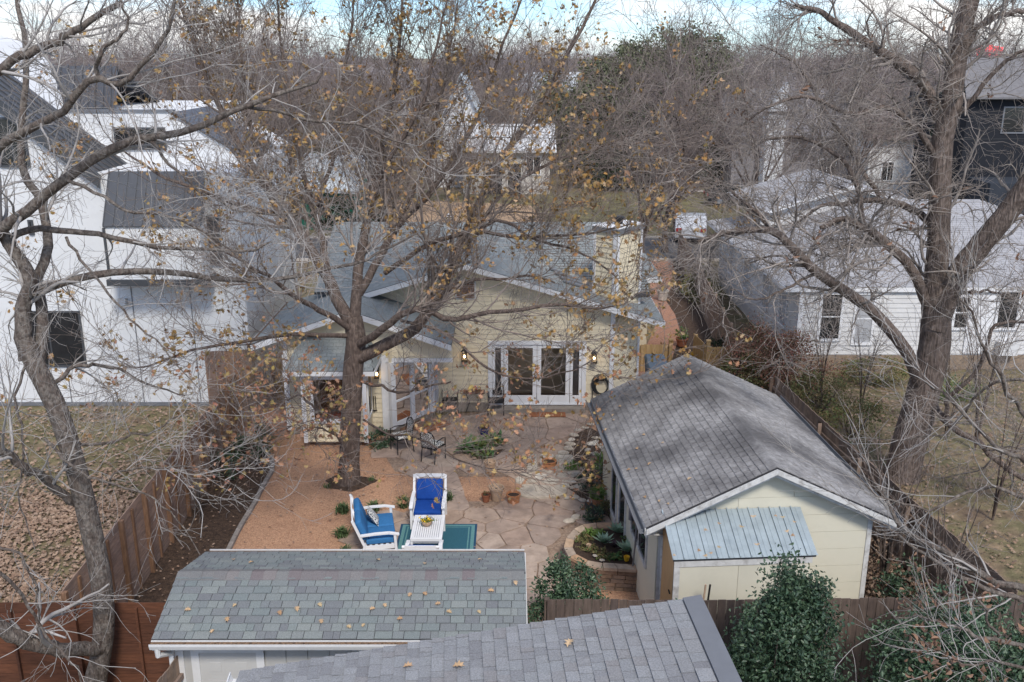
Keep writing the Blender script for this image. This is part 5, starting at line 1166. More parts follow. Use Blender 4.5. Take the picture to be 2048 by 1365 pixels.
p=G(948,826); bt=thing('bistro_table','small brown topped bistro table between two black chairs','table',(p.x,p.y,.055))
mb=MB(); mb.box(p.x-.34,p.x+.34,p.y-.16,p.y+.2,.68,.71); mb.build('table_top',M['brownwood'],bt)
for s in(-1,1): 
    mb=MB(); mb.tube([(p.x-.2*s-.05,p.y-.1,.055),(p.x-.12*s,p.y-.08,.4),(p.x-.26*s,p.y-.06,.68)],.012,6); mb.tube([(p.x-.26*s,p.y+.15,.055),(p.x-.2*s,p.y+.13,.4),(p.x-.26*s,p.y+.12,.68)],.012,6); mb.build('leg',M['black'],bt)
mb=MB(); mb.bar((p.x-.18,p.y,.4),(p.x+.18,p.y,.4),.012); mb.build('brace',M['black'],bt)
P=np.array([(p.x,p.y,.8)])+rng.normal(0,1,(50,3))*np.array([.07,.05,.04]); pt=thing('potted_flower','small potted red flower on the bistro table','flower pot',(p.x,p.y,.71)); mb=MB(); mb.lathe([(.04,0),(.06,.1),(.05,.1),(0,.08)],10,(p.x,p.y,.71)); mb.build('pot',M['terra2'],pt); tag(scatter('petals',leaf_simple(.8),P,rotmats(50),np.full(50,.05),M['redfl'],pt),kind='stuff')
# small dark patio side table near chairs
# ---------------- pots
def pot(px,py,r,h,m,label,z=.055,taper=.72,rim=True,plant=None,stones=False):
    p=G(px,py,z); t=thing('plant_pot',label,'pot',(p.x,p.y,z)); mb=MB()
    prof=[(r*taper,0),(r*(taper+1)/2,h*.5),(r*.97,h*.82)]+([(r*1.06,h*.84),(r*1.08,h),(r*.95,h)] if rim else [(r,h),(r*.93,h)])+[(r*.86,h*.8),(0,h*.78)]
    mb.lathe(prof,20,(p.x,p.y,z)); mb.build('pot',m,t,smooth=False); mb=MB(); mb.lathe([(0,0),(r*.86,0),(0,.012)],16,(p.x,p.y,z+h*.8)); mb.build('soil',M['soil'],t)
    if stones:
        for k in range(5): mb=MB(); a=k*1.3; rock(mb,(p.x+r*.45*math.cos(a),p.y+r*.45*math.sin(a),z+h*.86),r*.3,rr); mb.build('bulb',M['tanpot'],t)
    if plant: plant(t,p.x,p.y,z+h)
    return t
def pl_grass(n,L,m,sp=.05):
    def f(t,x,y,z):
        a=rng.uniform(0,6.28,n); 
        c,s=np.cos(a),np.sin(a); zr=np.zeros(n); o=np.ones(n); A=np.stack([np.stack([c,-s,zr],1),np.stack([s,c,zr],1),np.stack([zr,zr,o],1)],1)
        b=rng.uniform(.2,1.25,n); c,s=np.cos(b),np.sin(b); B=np.stack([np.stack([o,zr,zr],1),np.stack([zr,c,-s],1),np.stack([zr,s,c],1)],1)
        P=np.array([(x,y,z)])+rng.normal(0,sp,(n,3))*np.array([1,1,.1]); tag(scatter('blades',blade(),P,A@B,L*rng.uniform(.6,1.1,n),m,t),kind='stuff')
    return f
def pl_blob(n,r,sz,m):
    def f(t,x,y,z): blob_foliage('foliage',(x,y,z+r*.5),(r,r,r*.8),n,sz,m,t,clumps=12,hollow=.2)
    return f
pot(980,946,.15,.34,M['tanpot'],'tan clay pot of bulbs beside the broken path edge',stones=True,taper=.8)
pot(1098,936,.19,.22,M['terra'],'wide orange terracotta pot alone on the upper patio',taper=.92)
pot(993,1000,.18,.36,M['tanpot'],'tall tan clay pot of bulbs, middle of three on the gravel',stones=True,taper=.65,z=.03)
pot(972,1003,.11,.20,M['terra2'],'small brown pot with a sprig, leftmost of three on the gravel',z=.03,plant=pl_blob(30,.08,.05,M['bronze']))
pot(1027,1005,.17,.24,M['terra'],'empty round orange terracotta pot, rightmost of three on the gravel',z=.03,taper=.85)
pot(1195,1010,.16,.2,M['terra'],'orange pot of green grass by the garage wall',plant=pl_grass(260,.3,M['fern'],.07))
pot(968,868,.16,.2,M['bluepot'],'cobalt blue glazed pot with dry stems on the round bed',plant=pl_blob(120,.2,.07,M['oakleaf_low']))
pot(1363,692,.22,.3,M['terra2'],'brown pot of green and white flowers beside the red side path',plant=pl_blob(220,.28,.08,M['aspid']))
pot(1392,722,.2,.3,M['yelpot'],'yellow glazed pot at the open pine gate')
pot(1325,600,.26,.45,M['concrete'],'tall pale pot with dried twigs on the side path',plant=pl_blob(160,.3,.06,M['litter']))
def plant(name,label,cat,px,py,h,fn,z=.02,group=None):
    p=G(px,py,z); t=thing(name,label,cat,(p.x,p.y,z),group); fn(t,p.x,p.y,z+h); return t
for i,(a,b,lab) in enumerate(((687,1026,'dark grass tuft on the gravel just upper left of the sofa'),(684,1074,'dark grass tuft on the gravel lower left of the sofa'),(748,1022,'dark grass tuft directly behind the sofa'),(808,1014,'dark grass tuft left of the royal blue armchair'),(893,1003,'dark grass tuft right of the royal blue armchair'),(745,960,'small pale weed right of the oak trunk'),(655,975,'tiny grass tuft left of the oak trunk'),(690,1104,'dark grass tuft at the far edge of the shed roof'))):
    s=.28 if i<5 else (.13 if i<7 else .2); plant('grass_tuft',lab,'grass tuft',a,b,0,pl_grass(170 if i<5 else 50,s,M['grassb'],.05),group='grass tufts on the gravel court')
# broad-leaved plants on the round bed
for (a,b,n,L,lab) in ((945,905,70,.42,'broad-leaved green plant at the left of the round bed'),(990,890,45,.38,'broad-leaved green plant at the right of the round bed'),(962,915,40,.3,'low broad-leaved plant at the front of the round bed')):
    p=G(a,b,.06); t=thing('broadleaf_plant',lab,'plant',tuple(p)); 
    V=np.array([(0,0,0),(.10,.3,.28),(.11,.6,.42),(0,1,.38),(-.11,.6,.42),(-.10,.3,.28)],float); tm=(V,np.array([(0,1,5),(1,2,5),(2,4,5),(2,3,4)]))
    a_=rng.uniform(0,6.28,n); c_,s_=np.cos(a_),np.sin(a_); zr=np.zeros(n); o1=np.ones(n); A=np.stack([np.stack([c_,-s_,zr],1),np.stack([s_,c_,zr],1),np.stack([zr,zr,o1],1)],1)
    b_=rng.uniform(-.1,.7,n); c_,s_=np.cos(b_),np.sin(b_); B=np.stack([np.stack([o1,zr,zr],1),np.stack([zr,c_,-s_],1),np.stack([zr,s_,c_],1)],1)
    P=np.array([tuple(p)])+rng.normal(0,.14,(n,3))*np.array([1,.8,.05]); tag(scatter('leaves',tm,P,A@B,L*rng.uniform(.7,1.2,n),M['aspid'],t),kind='stuff')
plant('fern','bright green fern by the garage corner','fern',1212,940,0,pl_grass(220,.5,M['fern'],.12),z=.1)
plant('fern','green fern drooping over the small patio bed','fern',1145,938,0,pl_grass(60,.26,M['fern'],.12),z=.05)
def shrub(name,label,px,py,r,n,sz,m,z=0,cl=30,prof=None,group=None,base=None,stem=True,hollow=.5,spread=.18):
    p=base or G(px,py,0); t=thing(name,label,'shrub',(p[0],p[1],0),group)
    if stem:
        mb=MB()
        for k in range(5): a=k*1.3; mb.tube([(p[0],p[1],0),(p[0]+.35*r[0]*math.cos(a),p[1]+.35*r[1]*math.sin(a),r[2]*.8),(p[0]+.6*r[0]*math.cos(a+.3),p[1]+.6*r[1]*math.sin(a+.3),r[2]*1.5)],[.03,.02,.008],5)
        mb.build('stem',M['bark_oak'],t)
    blob_foliage('foliage',(p[0],p[1],z+r[2]),r,n,sz,m,t,clumps=cl,prof=prof,hollow=hollow,spread=spread); return t
shrub('dark_shrub','small dark shrub in the bed beside the garage wall',1178,985,(.3,.25,.38),700,.07,M['holly'])
shrub('dark_shrub','low dark shrub on the black mat beside the planter',1185,1045,(.3,.25,.22),500,.06,M['holly'])
shrub('dark_shrub','small reddish green shrub beside the garage downpipe',1215,1035,(.2,.2,.25),350,.06,M['bronze'])
mb=MB(); p=G(1200,1022); mb.box(p.x-.35,p.x+.35,p.y-.3,p.y+.3,.055,.075); tag(mb.build('rubber_mat',M['dark']),'black rubber mat beside the garage side door','mat')
# ---------------- raised stone planter
pc=G(1210,1090,.5)
outl=[G(1290,1052,.55),G(1215,1047,.55),G(1165,1052,.55),G(1142,1068,.55),G(1131,1088,.55),G(1135,1108,.55),G(1155,1122,.55),G(1185,1133,.55),G(1225,1136,.55),G(1290,1140,.55)]
inner_c=Vector((sum(p.x for p in outl)/len(outl)+.1,sum(p.y for p in outl)/len(outl),0))
pln=thing('raised_stone_planter','curved raised stone planter of succulents against the garage','planter',(inner_c.x,inner_c.y,0))
poly=crom(outl,30); mb=MB(); mb.prism([(inner_c.x+(p[0]-inner_c.x)*.94,inner_c.y+(p[1]-inner_c.y)*.94) for p in poly][::-1],0,.48); mb.build('core',M['mortar'],pln)
mb=MB(); mb.prism([(inner_c.x+(p[0]-inner_c.x)*.80,inner_c.y+(p[1]-inner_c.y)*.78) for p in poly][::-1],.4,.52); mb.build('soil',M['soil'],pln)
cum=[0]
for i in range(29): cum.append(cum[-1]+(Vector(poly[i+1])-Vector(poly[i])).length)
def at_len(s):
    s=min(max(s,0),cum[-1]-1e-4); i=max(k for k in range(30) if cum[k]<=s); i=min(i,28); f=(s-cum[i])/(cum[i+1]-cum[i]); return Vector(poly[i])*(1-f)+Vector(poly[i+1])*f
def arcstone(s0,s1,z0,z1,k0,k1,m,name):
    a,b=at_len(s0),at_len(s1); c=inner_c
    def q(p,k,z): return Vector((c.x+(p.x-c.x)*k,c.y+(p.y-c.y)*k,z))
    mb=MB(); mb.hexa([q(a,k0,z0),q(b,k0,z0),q(b,k1,z0),q(a,k1,z0),q(a,k0,z1),q(b,k0,z1),q(b,k1,z1),q(a,k1,z1)]); mb.build(name,m,pln)
rr=random.Random(6)
for r_ in range(5):
    s=0 if r_%2 else -.1
    while s<cum[-1]:
        l=rr.uniform(.16,.42); z0=.01+r_*.095; arcstone(max(0,s)+.008,min(s+l,cum[-1])-.008,z0,z0+.083,.85,1.0+rr.uniform(-.006,.012),M['wallstone'],'wall_stone'); s+=l
s=0
while s<cum[-1]-.05:
    l=rr.uniform(.28,.42); arcstone(s+.008,min(s+l,cum[-1])-.008,.49,.555+rr.uniform(-.006,.006),.80,1.04,M['capstone'],'cap_stone'); s+=l
def rosette(px,py,r,label,m=None,n=26,z=.55):
    p=G(px,py,z+.05); p.z=z-.02; t=thing('succulent',label,'succulent',tuple(p),'rosettes in the raised planter')
    V=np.array([(-.09,0,0),(.09,0,0),(.15,.5,.12),(-.15,.5,.12),(0,1,.22)],float); tm=(V,np.array([(0,1,2),(0,2,3),(3,2,4)])); a=np.arange(n)*2.4; rs=np.linspace(.35,1,n)*r
    el=np.linspace(1.2,.25,n)
    c_,s_=np.cos(a),np.sin(a); zr=np.zeros(n); o1=np.ones(n); A=np.stack([np.stack([c_,-s_,zr],1),np.stack([s_,c_,zr],1),np.stack([zr,zr,o1],1)],1)
    c_,s_=np.cos(el),np.sin(el); B=np.stack([np.stack([o1,zr,zr],1),np.stack([zr,c_,-s_],1),np.stack([zr,s_,c_],1)],1)
    P=np.repeat(np.array([(p.x,p.y,p.z+.03)]),n,0); o=scatter('leaves',tm,P,A@B,rs,m or M['agave'],t); tag(o,kind='stuff'); return t
rosette(1208,1083,.32,'pale green agave rosette at the centre of the planter',n=34); rosette(1255,1100,.34,'largest pale agave rosette at the near right of the planter',n=38); rosette(1235,1062,.32,'pale agave rosette at the far end of the planter',n=34); rosette(1230,1092,.26,'dusky purple rosette between the pale agaves',m=M['purple'])
for (a,b,r_,m,lab) in ((1168,1075,.15,'bronze','bronze green succulent clump at the far left of the planter'),(1190,1065,.16,'fern','bright succulent clump at the back of the planter'),(1172,1095,.17,'bronze','bronze succulent clump at the near left of the planter'),(1205,1108,.16,'bronze','bronze green clump at the front edge of the planter'),(1228,1112,.15,'aspid','green clump at the front right of the planter'),(1270,1075,.2,'aspid','green clump against the garage window')):
    p=G(a,b,.58); t=thing('succulent_clump',lab,'succulent',(p.x,p.y,.54)); blob_foliage('foliage',(p.x,p.y,.56),(r_*1.25,r_*1.1,r_*.7),420,.06,M[m],t,clumps=14,hollow=.1)
p=G(1253,1122,.55); t=thing('plant_pot','tiny yellow glazed pot on the planter cap stones','pot',(p.x,p.y,.55)); mb=MB(); mb.lathe([(.045,0),(.065,.1),(.055,.1),(.045,.06),(0,.06)],14,(p.x,p.y,.555)); mb.build('pot',M['yelpot'],t)
p=G(1177,1098,.55); t=thing('plant_pot','tiny tan clay pot among the planter succulents','pot',(p.x,p.y,.55)); mb=MB(); mb.lathe([(.04,0),(.06,.14),(.05,.14),(0,.1)],14,(p.x,p.y,.52)); mb.build('pot',M['tanpot'],t)
for (a,b,lab) in ((1204,1122,'white rounded rock on the planter front edge, the larger'),(1190,1113,'small pale rock on the planter soil')): p=G(a,b,.56); mb=MB(); rock(mb,(p.x,p.y,.57),.06,rr); tag(mb.build('rock',M['pale_stone']),lab,'rock')
# bins
def bin_(x,y,label,s=1.0,rz=0):
    t=thing('wheelie_bin',label,'bin',(x,y,0),'wheeled bins'); Mx=Matrix.Translation((x,y,0))@Matrix.Rotation(rz,4,'Z'); T=lambda *p:Mx@(Vector(p)*s); mb=MB()
    mb.hexa([T(-.26,-.26,.06),T(.26,-.26,.06),T(.26,.22,.06),T(-.26,.22,.06),T(-.33,-.36,.98),T(.33,-.36,.98),T(.33,.32,.98),T(-.33,.32,.98)]); mb.build('body',M['binblue'],t,bevel=.02)
    mb=MB(); mb.hexa([T(-.36,-.40,.98),T(.36,-.40,.98),T(.36,.36,.98),T(-.36,.36,.98),T(-.3,-.34,1.07),T(.3,-.34,1.07),T(.3,.33,1.09),T(-.3,.33,1.09)]); mb.build('lid',M['binlid'],t,bevel=.02)
    for q in (-1,1): mb=MB(); mb.tube([T(q*.30,.28,.12),T(q*.36,.28,.12)],.12*s,14); mb.build('wheel',M['dark'],t)
    mb=MB(); mb.tube([T(-.25,.38,1.0),T(-.25,.44,.98),T(.25,.44,.98),T(.25,.38,1.0)],.016,6); mb.build('handle',M['dark'],t)
p=G(1305,775); bin_(p.x,p.y-.9,'blue wheeled bin behind the house corner, front one of two'); bin_(p.x+.05,p.y-.05,'blue wheeled bin behind the house corner, the farther of two')
p=G(575,640); bin_(p.x,p.y,'blue bin on the driveway left of the cream house',s=1.25,rz=.3)

# ================================================================== BEYOND THE STREET
def gable_house(name,label,x0,x1,y0,y1,h,rh,wm_,rm,axis='x',wins=(),doors=(),e=.5,winm=None):
    t=thing(name,label,'house',((x0+x1)/2,y0,0)); mb=MB(); mb.box(x0,x1,y0,y1,0,h)
    if axis=='x':
        ym_=(y0+y1)/2; mb.slab([(x0,y0,h),(x0,y1,h),(x0,ym_,h+rh)],(x1-x0,0,0)); mb.build('wall',wm_,t)
        mb=MB(); k=rh/(ym_-y0); mb.slab([(x0-e,y0-e,h-e*k),(x1+e,y0-e,h-e*k),(x1+e,ym_,h+rh),(x0-e,ym_,h+rh)],(0,0,.12)); mb.slab([(x0-e,ym_,h+rh),(x1+e,ym_,h+rh),(x1+e,y1+e,h-e*k),(x0-e,y1+e,h-e*k)],(0,0,.12)); mb.build('roof',rm,t)
    else:
        xm=(x0+x1)/2; mb.slab([(x0,y0,h),(x1,y0,h),(xm,y0,h+rh)],(0,y1-y0,0)); mb.build('wall',wm_,t)
        mb=MB(); k=rh/(xm-x0); mb.slab([(x0-e,y0-e,h-e*k),(xm,y0-e,h+rh),(xm,y1+e,h+rh),(x0-e,y1+e,h-e*k)],(0,0,.12)); mb.slab([(xm,y0-e,h+rh),(x1+e,y0-e,h-e*k),(x1+e,y1+e,h-e*k),(xm,y1+e,h+rh)],(0,0,.12)); mb.build('roof',rm,t)
    w=Wall(x0,y0,1,0)
    for (u0,u1,z0,z1) in wins: frame_window(w,t,u0,u1,z0,z1,fr=.08,mull=((u0+u1)/2,),off=.06,m=winm)
    for (u0,u1,z0,z1) in doors: mb=MB(); w.rect(mb,u0,u1,z0,z1,.0,.05); mb.build('door',M['black'],t)
    return t
# centre white gabled house: px 860-1090, y 150-390
YC=76
def px2(px,py,Y): p=W(px,py,Y); return p.x,p.z
xa,_=px2(905,300,YC); xb,_=px2(985,300,YC); _,zt_=px2(940,300,YC)
zp=px2(925,160,YC)[1]; ze=px2(925,260,YC)[1]
gable_house('white_gabled_house','tall white gabled house with steep roof across the street, left part',px2(862,300,YC+4)[0],px2(985,300,YC+4)[0],YC+4,YC+12,max(3,px2(900,285,YC+4)[1]),px2(900,150,YC+4)[1]-px2(900,285,YC+4)[1],M['stucco'],M['carport'],axis='y',wins=((1.4,2.6,1,2.6),(3,4,1,2.6)))
gable_house('pale_stone_house','pale stone house with flat light roof and dark entries across the street',px2(925,300,YC)[0],px2(1100,300,YC)[0],YC,YC+8,px2(1000,300,YC)[1],1.6,mat('pale_ashlar',(.48,.45,.41),nsc=4,namt=.2),mat('light_roof',(.55,.56,.57),nsc=1,namt=.1),axis='x',wins=((.6,1.4,1.5,3.0),(5,6.2,1.5,3.0)),doors=((1.8,3.1,0,2.4),(3.6,4.6,0,2.4)))
# carport house with green wall
xg0,zg=px2(585,365,60); xg1,_=px2(705,365,60)
t=thing('green_house','green walled house with pale metal roof behind the oak','house',(xg0,60,0)); mb=MB(); mb.box(xg0+.3,xg1,60,66,0,2.5); mb.build('wall',M['green'],t)
mb=MB(); mb.slab([(xg0-.3,59.3,2.55),(xg1+.4,59.3,2.35),(xg1+.4,63.5,4.2),(xg0-.3,63.5,4.4)],(0,0,.1)); mb.build('roof',M['carport'],t)
w=Wall(xg0,60,1,0); frame_window(w,t,1.2,2.2,1.0,2.1,fr=.07,off=.05)
# grey houses to the right centre
gable_house('grey_gabled_house','grey house with white stone chimney wall behind bare trees',px2(1465,300,78)[0],px2(1700,300,78)[0],78,88,4.6,3.2,M['greyhouse'],mat('slate_shingle',(.16,.155,.165),nsc=1.5,namt=.2),axis='x',wins=((2,3,1.2,2.6),(7,8.5,1.2,2.6)),winm=M['white'])
t=thing('stone_gable','white stone gable tower on the grey house','gable',(px2(1540,300,77)[0],77,0)); x_,z_=px2(1525,330,77); x2_,_=px2(1562,330,77); zt2=px2(1548,165,77)[1]; mb=MB(); mb.box(x_,x2_,76.6,77.9,0,zt2-2.2); mb.slab([(x_,76.6,zt2-2.2),(x2_,76.6,zt2-2.2),(x2_,76.6,zt2)],(0,1.3,0)); mb.build('stone_wall',M['stucco'],t)
mb=MB(); mb.box(x_-.12,x2_+.12,76.5,76.62,zt2-2.35,zt2-2.2); mb.build('cornice',M['black'],t)
gable_house('pale_board_house','pale stuccoed house half hidden by the right pecan',px2(1740,300,74)[0],px2(1835,300,74)[0],74,82,4.6,1.5,M['nb_siding'],mat('brown_shingle',(.14,.11,.10),nsc=2,namt=.2),axis='x',wins=((1,2,1.3,2.8),))
# dark house at the right edge
xd0=px2(1925,300,66)[0]; t=thing('dark_navy_house','dark navy house with grey shingle roof at the right edge','house',(xd0+4,66,0)); zt3=px2(1990,195,66)[1]
mb=MB(); mb.box(xd0,xd0+14,66,76,0,zt3); mb.build('wall',M['darkhouse'],t); zr3=px2(1990,118,71)[1]
mb=MB(); mb.slab([(xd0-.5,65.4,zt3-.1),(xd0+14,65.4,zt3-.1),(xd0+14,71,zr3),(xd0+1.4,71,zr3)],(0,0,.12)); mb.build('roof',mat('mid_grey_shingle',(.17,.165,.17),nsc=3,namt=.15),t)
w=Wall(xd0,66,1,0); frame_window(w,t,2.4,4.0,zt3-2.4,zt3-.6,fr=.1,m=M['flash'],off=.05); frame_window(w,t,4.6,5.6,zt3-2.2,zt3-.7,fr=.1,m=M['flash'],off=.05)
mb=MB(); mb.box(xd0+.5,xd0+14,62.5,66,0,2.6); mb.build('lower_wall',mat('blue_grey_wall',(.035,.042,.055),nsc=2,namt=.1),t); mb=MB(); mb.box(xd0+2.8,xd0+14,62.2,62.5,2.3,2.65); mb.build('brick_band',M['brick'],t)
# red letters far away (shop sign, unreadable) and far roofs
p=W(1975,103,260); t=thing('red_sign','small red glowing sign on the far hillside','sign',tuple(p))
for k,(dx,h_) in enumerate(((-2.2,2.6),(-.6,2.0),(.8,3.2),(2.2,2.6),(3.4,2.2))): mb=MB(); mb.box(p.x+dx-.55,p.x+dx+.55,260,260.4,p.z-h_/2,p.z+h_/2); mb.build('letter',M['redsign'],t)
mb=MB(); mb.bar((p.x-2,260.3,0),(p.x-2,260.3,p.z),.4); mb.bar((p.x+3,260.3,0),(p.x+3,260.3,p.z),.4); mb.build('sign_post',M['flash'],t)
for k,(a,b,Yf,lab) in enumerate(((1120,150,150,'far pale roof among bare trees right of the centre white house'),(760,140,170,'far grey roof glimpsed through the oak crown'),(1640,150,150,'far dark roof beyond the grey house'),(420,160,140,'far pale roof right of the white modern house'))):
    x_,z_=px2(a,b,Yf); gable_house('far_house',lab,x_-6,x_+6,Yf,Yf+9,max(2.5,z_-2.2),2.4,M['nb_siding'],(M['carport'],M['nb_sh'],M['greyhouse'],M['nb_sh'])[k],wins=((2,4,1.2,2.4),(8,10,1.2,2.4)))
# cars
def car(x,y,rz,label,bm,kind='car'):
    t=thing('parked_'+kind,label,kind,(x,y,0),'vehicles parked on the street'); Mx=Matrix.Translation((x,y,0))@Matrix.Rotation(rz,4,'Z'); T=lambda *p:Mx@Vector(p)
    if kind=='pickup': prof=[(-2.8,.45),(2.75,.45),(2.8,.95),(2.6,1.12),(1.35,1.2),(.7,1.85),(-.9,1.9),(-1.05,1.25),(-2.8,1.2)]; cab=[(1.2,1.22),(.62,1.78),(-.82,1.82),(-.92,1.24)]
    else: prof=[(-2.3,.35),(2.3,.35),(2.35,.75),(2.1,.92),(1.1,1.02),(.3,1.48),(-1.1,1.5),(-1.8,1.1),(-2.3,1.0)]; cab=[(1.0,1.04),(.28,1.42),(-1.05,1.44),(-1.65,1.08)]
    mb=MB(); mb.slab([T(a,-.92,b) for a,b in prof],T(0,1.84,0)-T(0,0,0)); mb.build('body',bm,t,bevel=.07)
    for s in(-1,1): mb=MB(); mb.slab([T(a,s*.925,b) for a,b in cab],(T(0,s*.012,0)-T(0,0,0))); mb.build('side_window',M['darkglass'],t)
    c0,c1=prof[4],prof[5]; mb=MB(); mb.slab([T(c0[0]-.05,-.78,c0[1]+.06),T(c0[0]-.05,.78,c0[1]+.06),T(c1[0]+.05,.7,c1[1]-.04),T(c1[0]+.05,-.7,c1[1]-.04)],(0,0,.03)); mb.build('windscreen',M['darkglass'],t)
    for sx in(-1,1):
        for sy in(-1,1): 
            mb=MB(); cx_=sx*(1.75 if kind=='pickup' else 1.45); mb.tube([T(cx_,sy*.72,.38),T(cx_,sy*.96,.38)],.38,16); wh_=mb.build('wheel',M['dark'],t); mb=MB(); mb.tube([T(cx_,sy*.95,.38),T(cx_,sy*.97,.38)],.2,10); mb.build('rim',M['carsilver'],wh_)
    for sy in(-1,1): mb=MB(); mb.box(-.03,.03,-.15,.15,-.08,.08,M=Mx@Matrix.Translation((prof[2][0]-.01,sy*.7,.78))); mb.build('headlight',M['gutter'],t); mb=MB(); mb.box(-.03,.03,-.15,.15,-.1,.1,M=Mx@Matrix.Translation((prof[0][0]-.01,sy*.7,.85))); mb.build('tail_lamp',M['lamp_red'],t)
    return t
p=G(1565,392); car(p.x,p.y-3,.05,'white pickup truck parked on the street behind bare trees',M['carwhite'],'pickup')
p=G(1455,398); car(p.x,p.y-3,.0,'black car parked left of the white pickup',M['carblack'],'car')
p=G(2038,475); car(p.x,p.y,1.2,'dark silver car at the right edge beyond the bungalow roof',M['carblack'],'car')
p=G(1375,488); car(p.x+.5,p.y+2,1.4,'white car in front of the cream house, right of the chimney',M['carwhite'],'car')
# iron railing / fences across the street
board_fence([(30.5,58.5),(37.5,55.0)],'dark slatted fence in front of the navy house',M['black'],h=1.2,bw=.3,rails=False)
# power lines
for k,(h0,lab) in enumerate(((7.2,'thin overhead wire above the street, upper'),(6.6,'thin overhead wire above the street, middle'),(5.9,'thin overhead wire above the street, lower'))):
    mb=MB(); mb.tube([(x_,62.5,h0-.5*math.sin((x_+20)/80*math.pi)) for x_ in np.linspace(-20,60,16)],.022,5); tag(mb.build('overhead_wire',M['dark']),lab,'wire')

# ================================================================== TREES
def to3(pl):    # polyline of (px,py,Y)
    return np.array([list(W(a,b,c)) for a,b,c in pl])
def limb(pl,r0,r1,n=14):
    P=crom(to3(pl),n); return P,np.linspace(1,0,n)**.85*(r0-r1)+r1
def wig(P,a,g):
    n=len(P); q=np.cumsum(g.normal(size=(n,3)),0)*a; q-=np.linspace(0,1,n)[:,None]*q[-1]; return P+q
def hand_tree(name,label,base,limbs,bark,twigm,levels,leaf=None,seed=1,leaves=None,thin=None,lsc=1.0):
    g=np.random.default_rng(seed); t=thing(name,label,'tree',base)
    Ps=[];Rs=[]; tr=Tubes()
    for i,(pl,r0,r1) in enumerate(limbs):
        if i: r0*=lsc
        P,Rr=limb(pl,r0,r1,20)
        if i>0: P=wig(P,.025,g)
        if i==0: Rr[0]*=1.45; Rr[1]*=1.15
        tb=Tubes().add(P,Rr,12); tb.build('trunk' if i==0 else 'limb',bark,t)
        if i>0: Ps.append(P);Rs.append(Rr)
    Ps=np.array(Ps);Rs=np.array(Rs)
    cur=(Ps,Rs); tw=Tubes(); tips=None; last=[]
    for j,(k,ln,an,wb,up,n,rf,rmin,tmin,sides) in enumerate(levels):
        P2,R2=grow(cur[0],cur[1],k,ln,an,wb,up,n,rf=rf,tmin=tmin,rmin=rmin,g=g,rcap=.05)
        if thin is not None:
            kp=g.random(len(P2))<thin(P2[:,-1],j); P2,R2=P2[kp],R2[kp]
        tw.add(P2,R2,sides); last.append((P2,R2)); cur=(P2,R2)
    o=tw.build('crown',twigm,t,kind='stuff')
    if leaves:
        for (lv,frac,sz,m,filt,nl) in leaves:
            P2=last[lv][0]; e=P2[:,-1]; e=e[g.random(len(e))<frac]
            if filt is not None: e=e[filt(e)]
            e=np.repeat(e,nl,0)+g.normal(0,.085,(len(e)*nl,3)); n=len(e)
            if n: tag(scatter('leaves',leaf_simple(.45,.3) if m is M['curled'] else leaf_oak(),e,rotmats(n,g=g),sz*g.uniform(.6,1.15,n),m,t),kind='stuff')
    return t,last
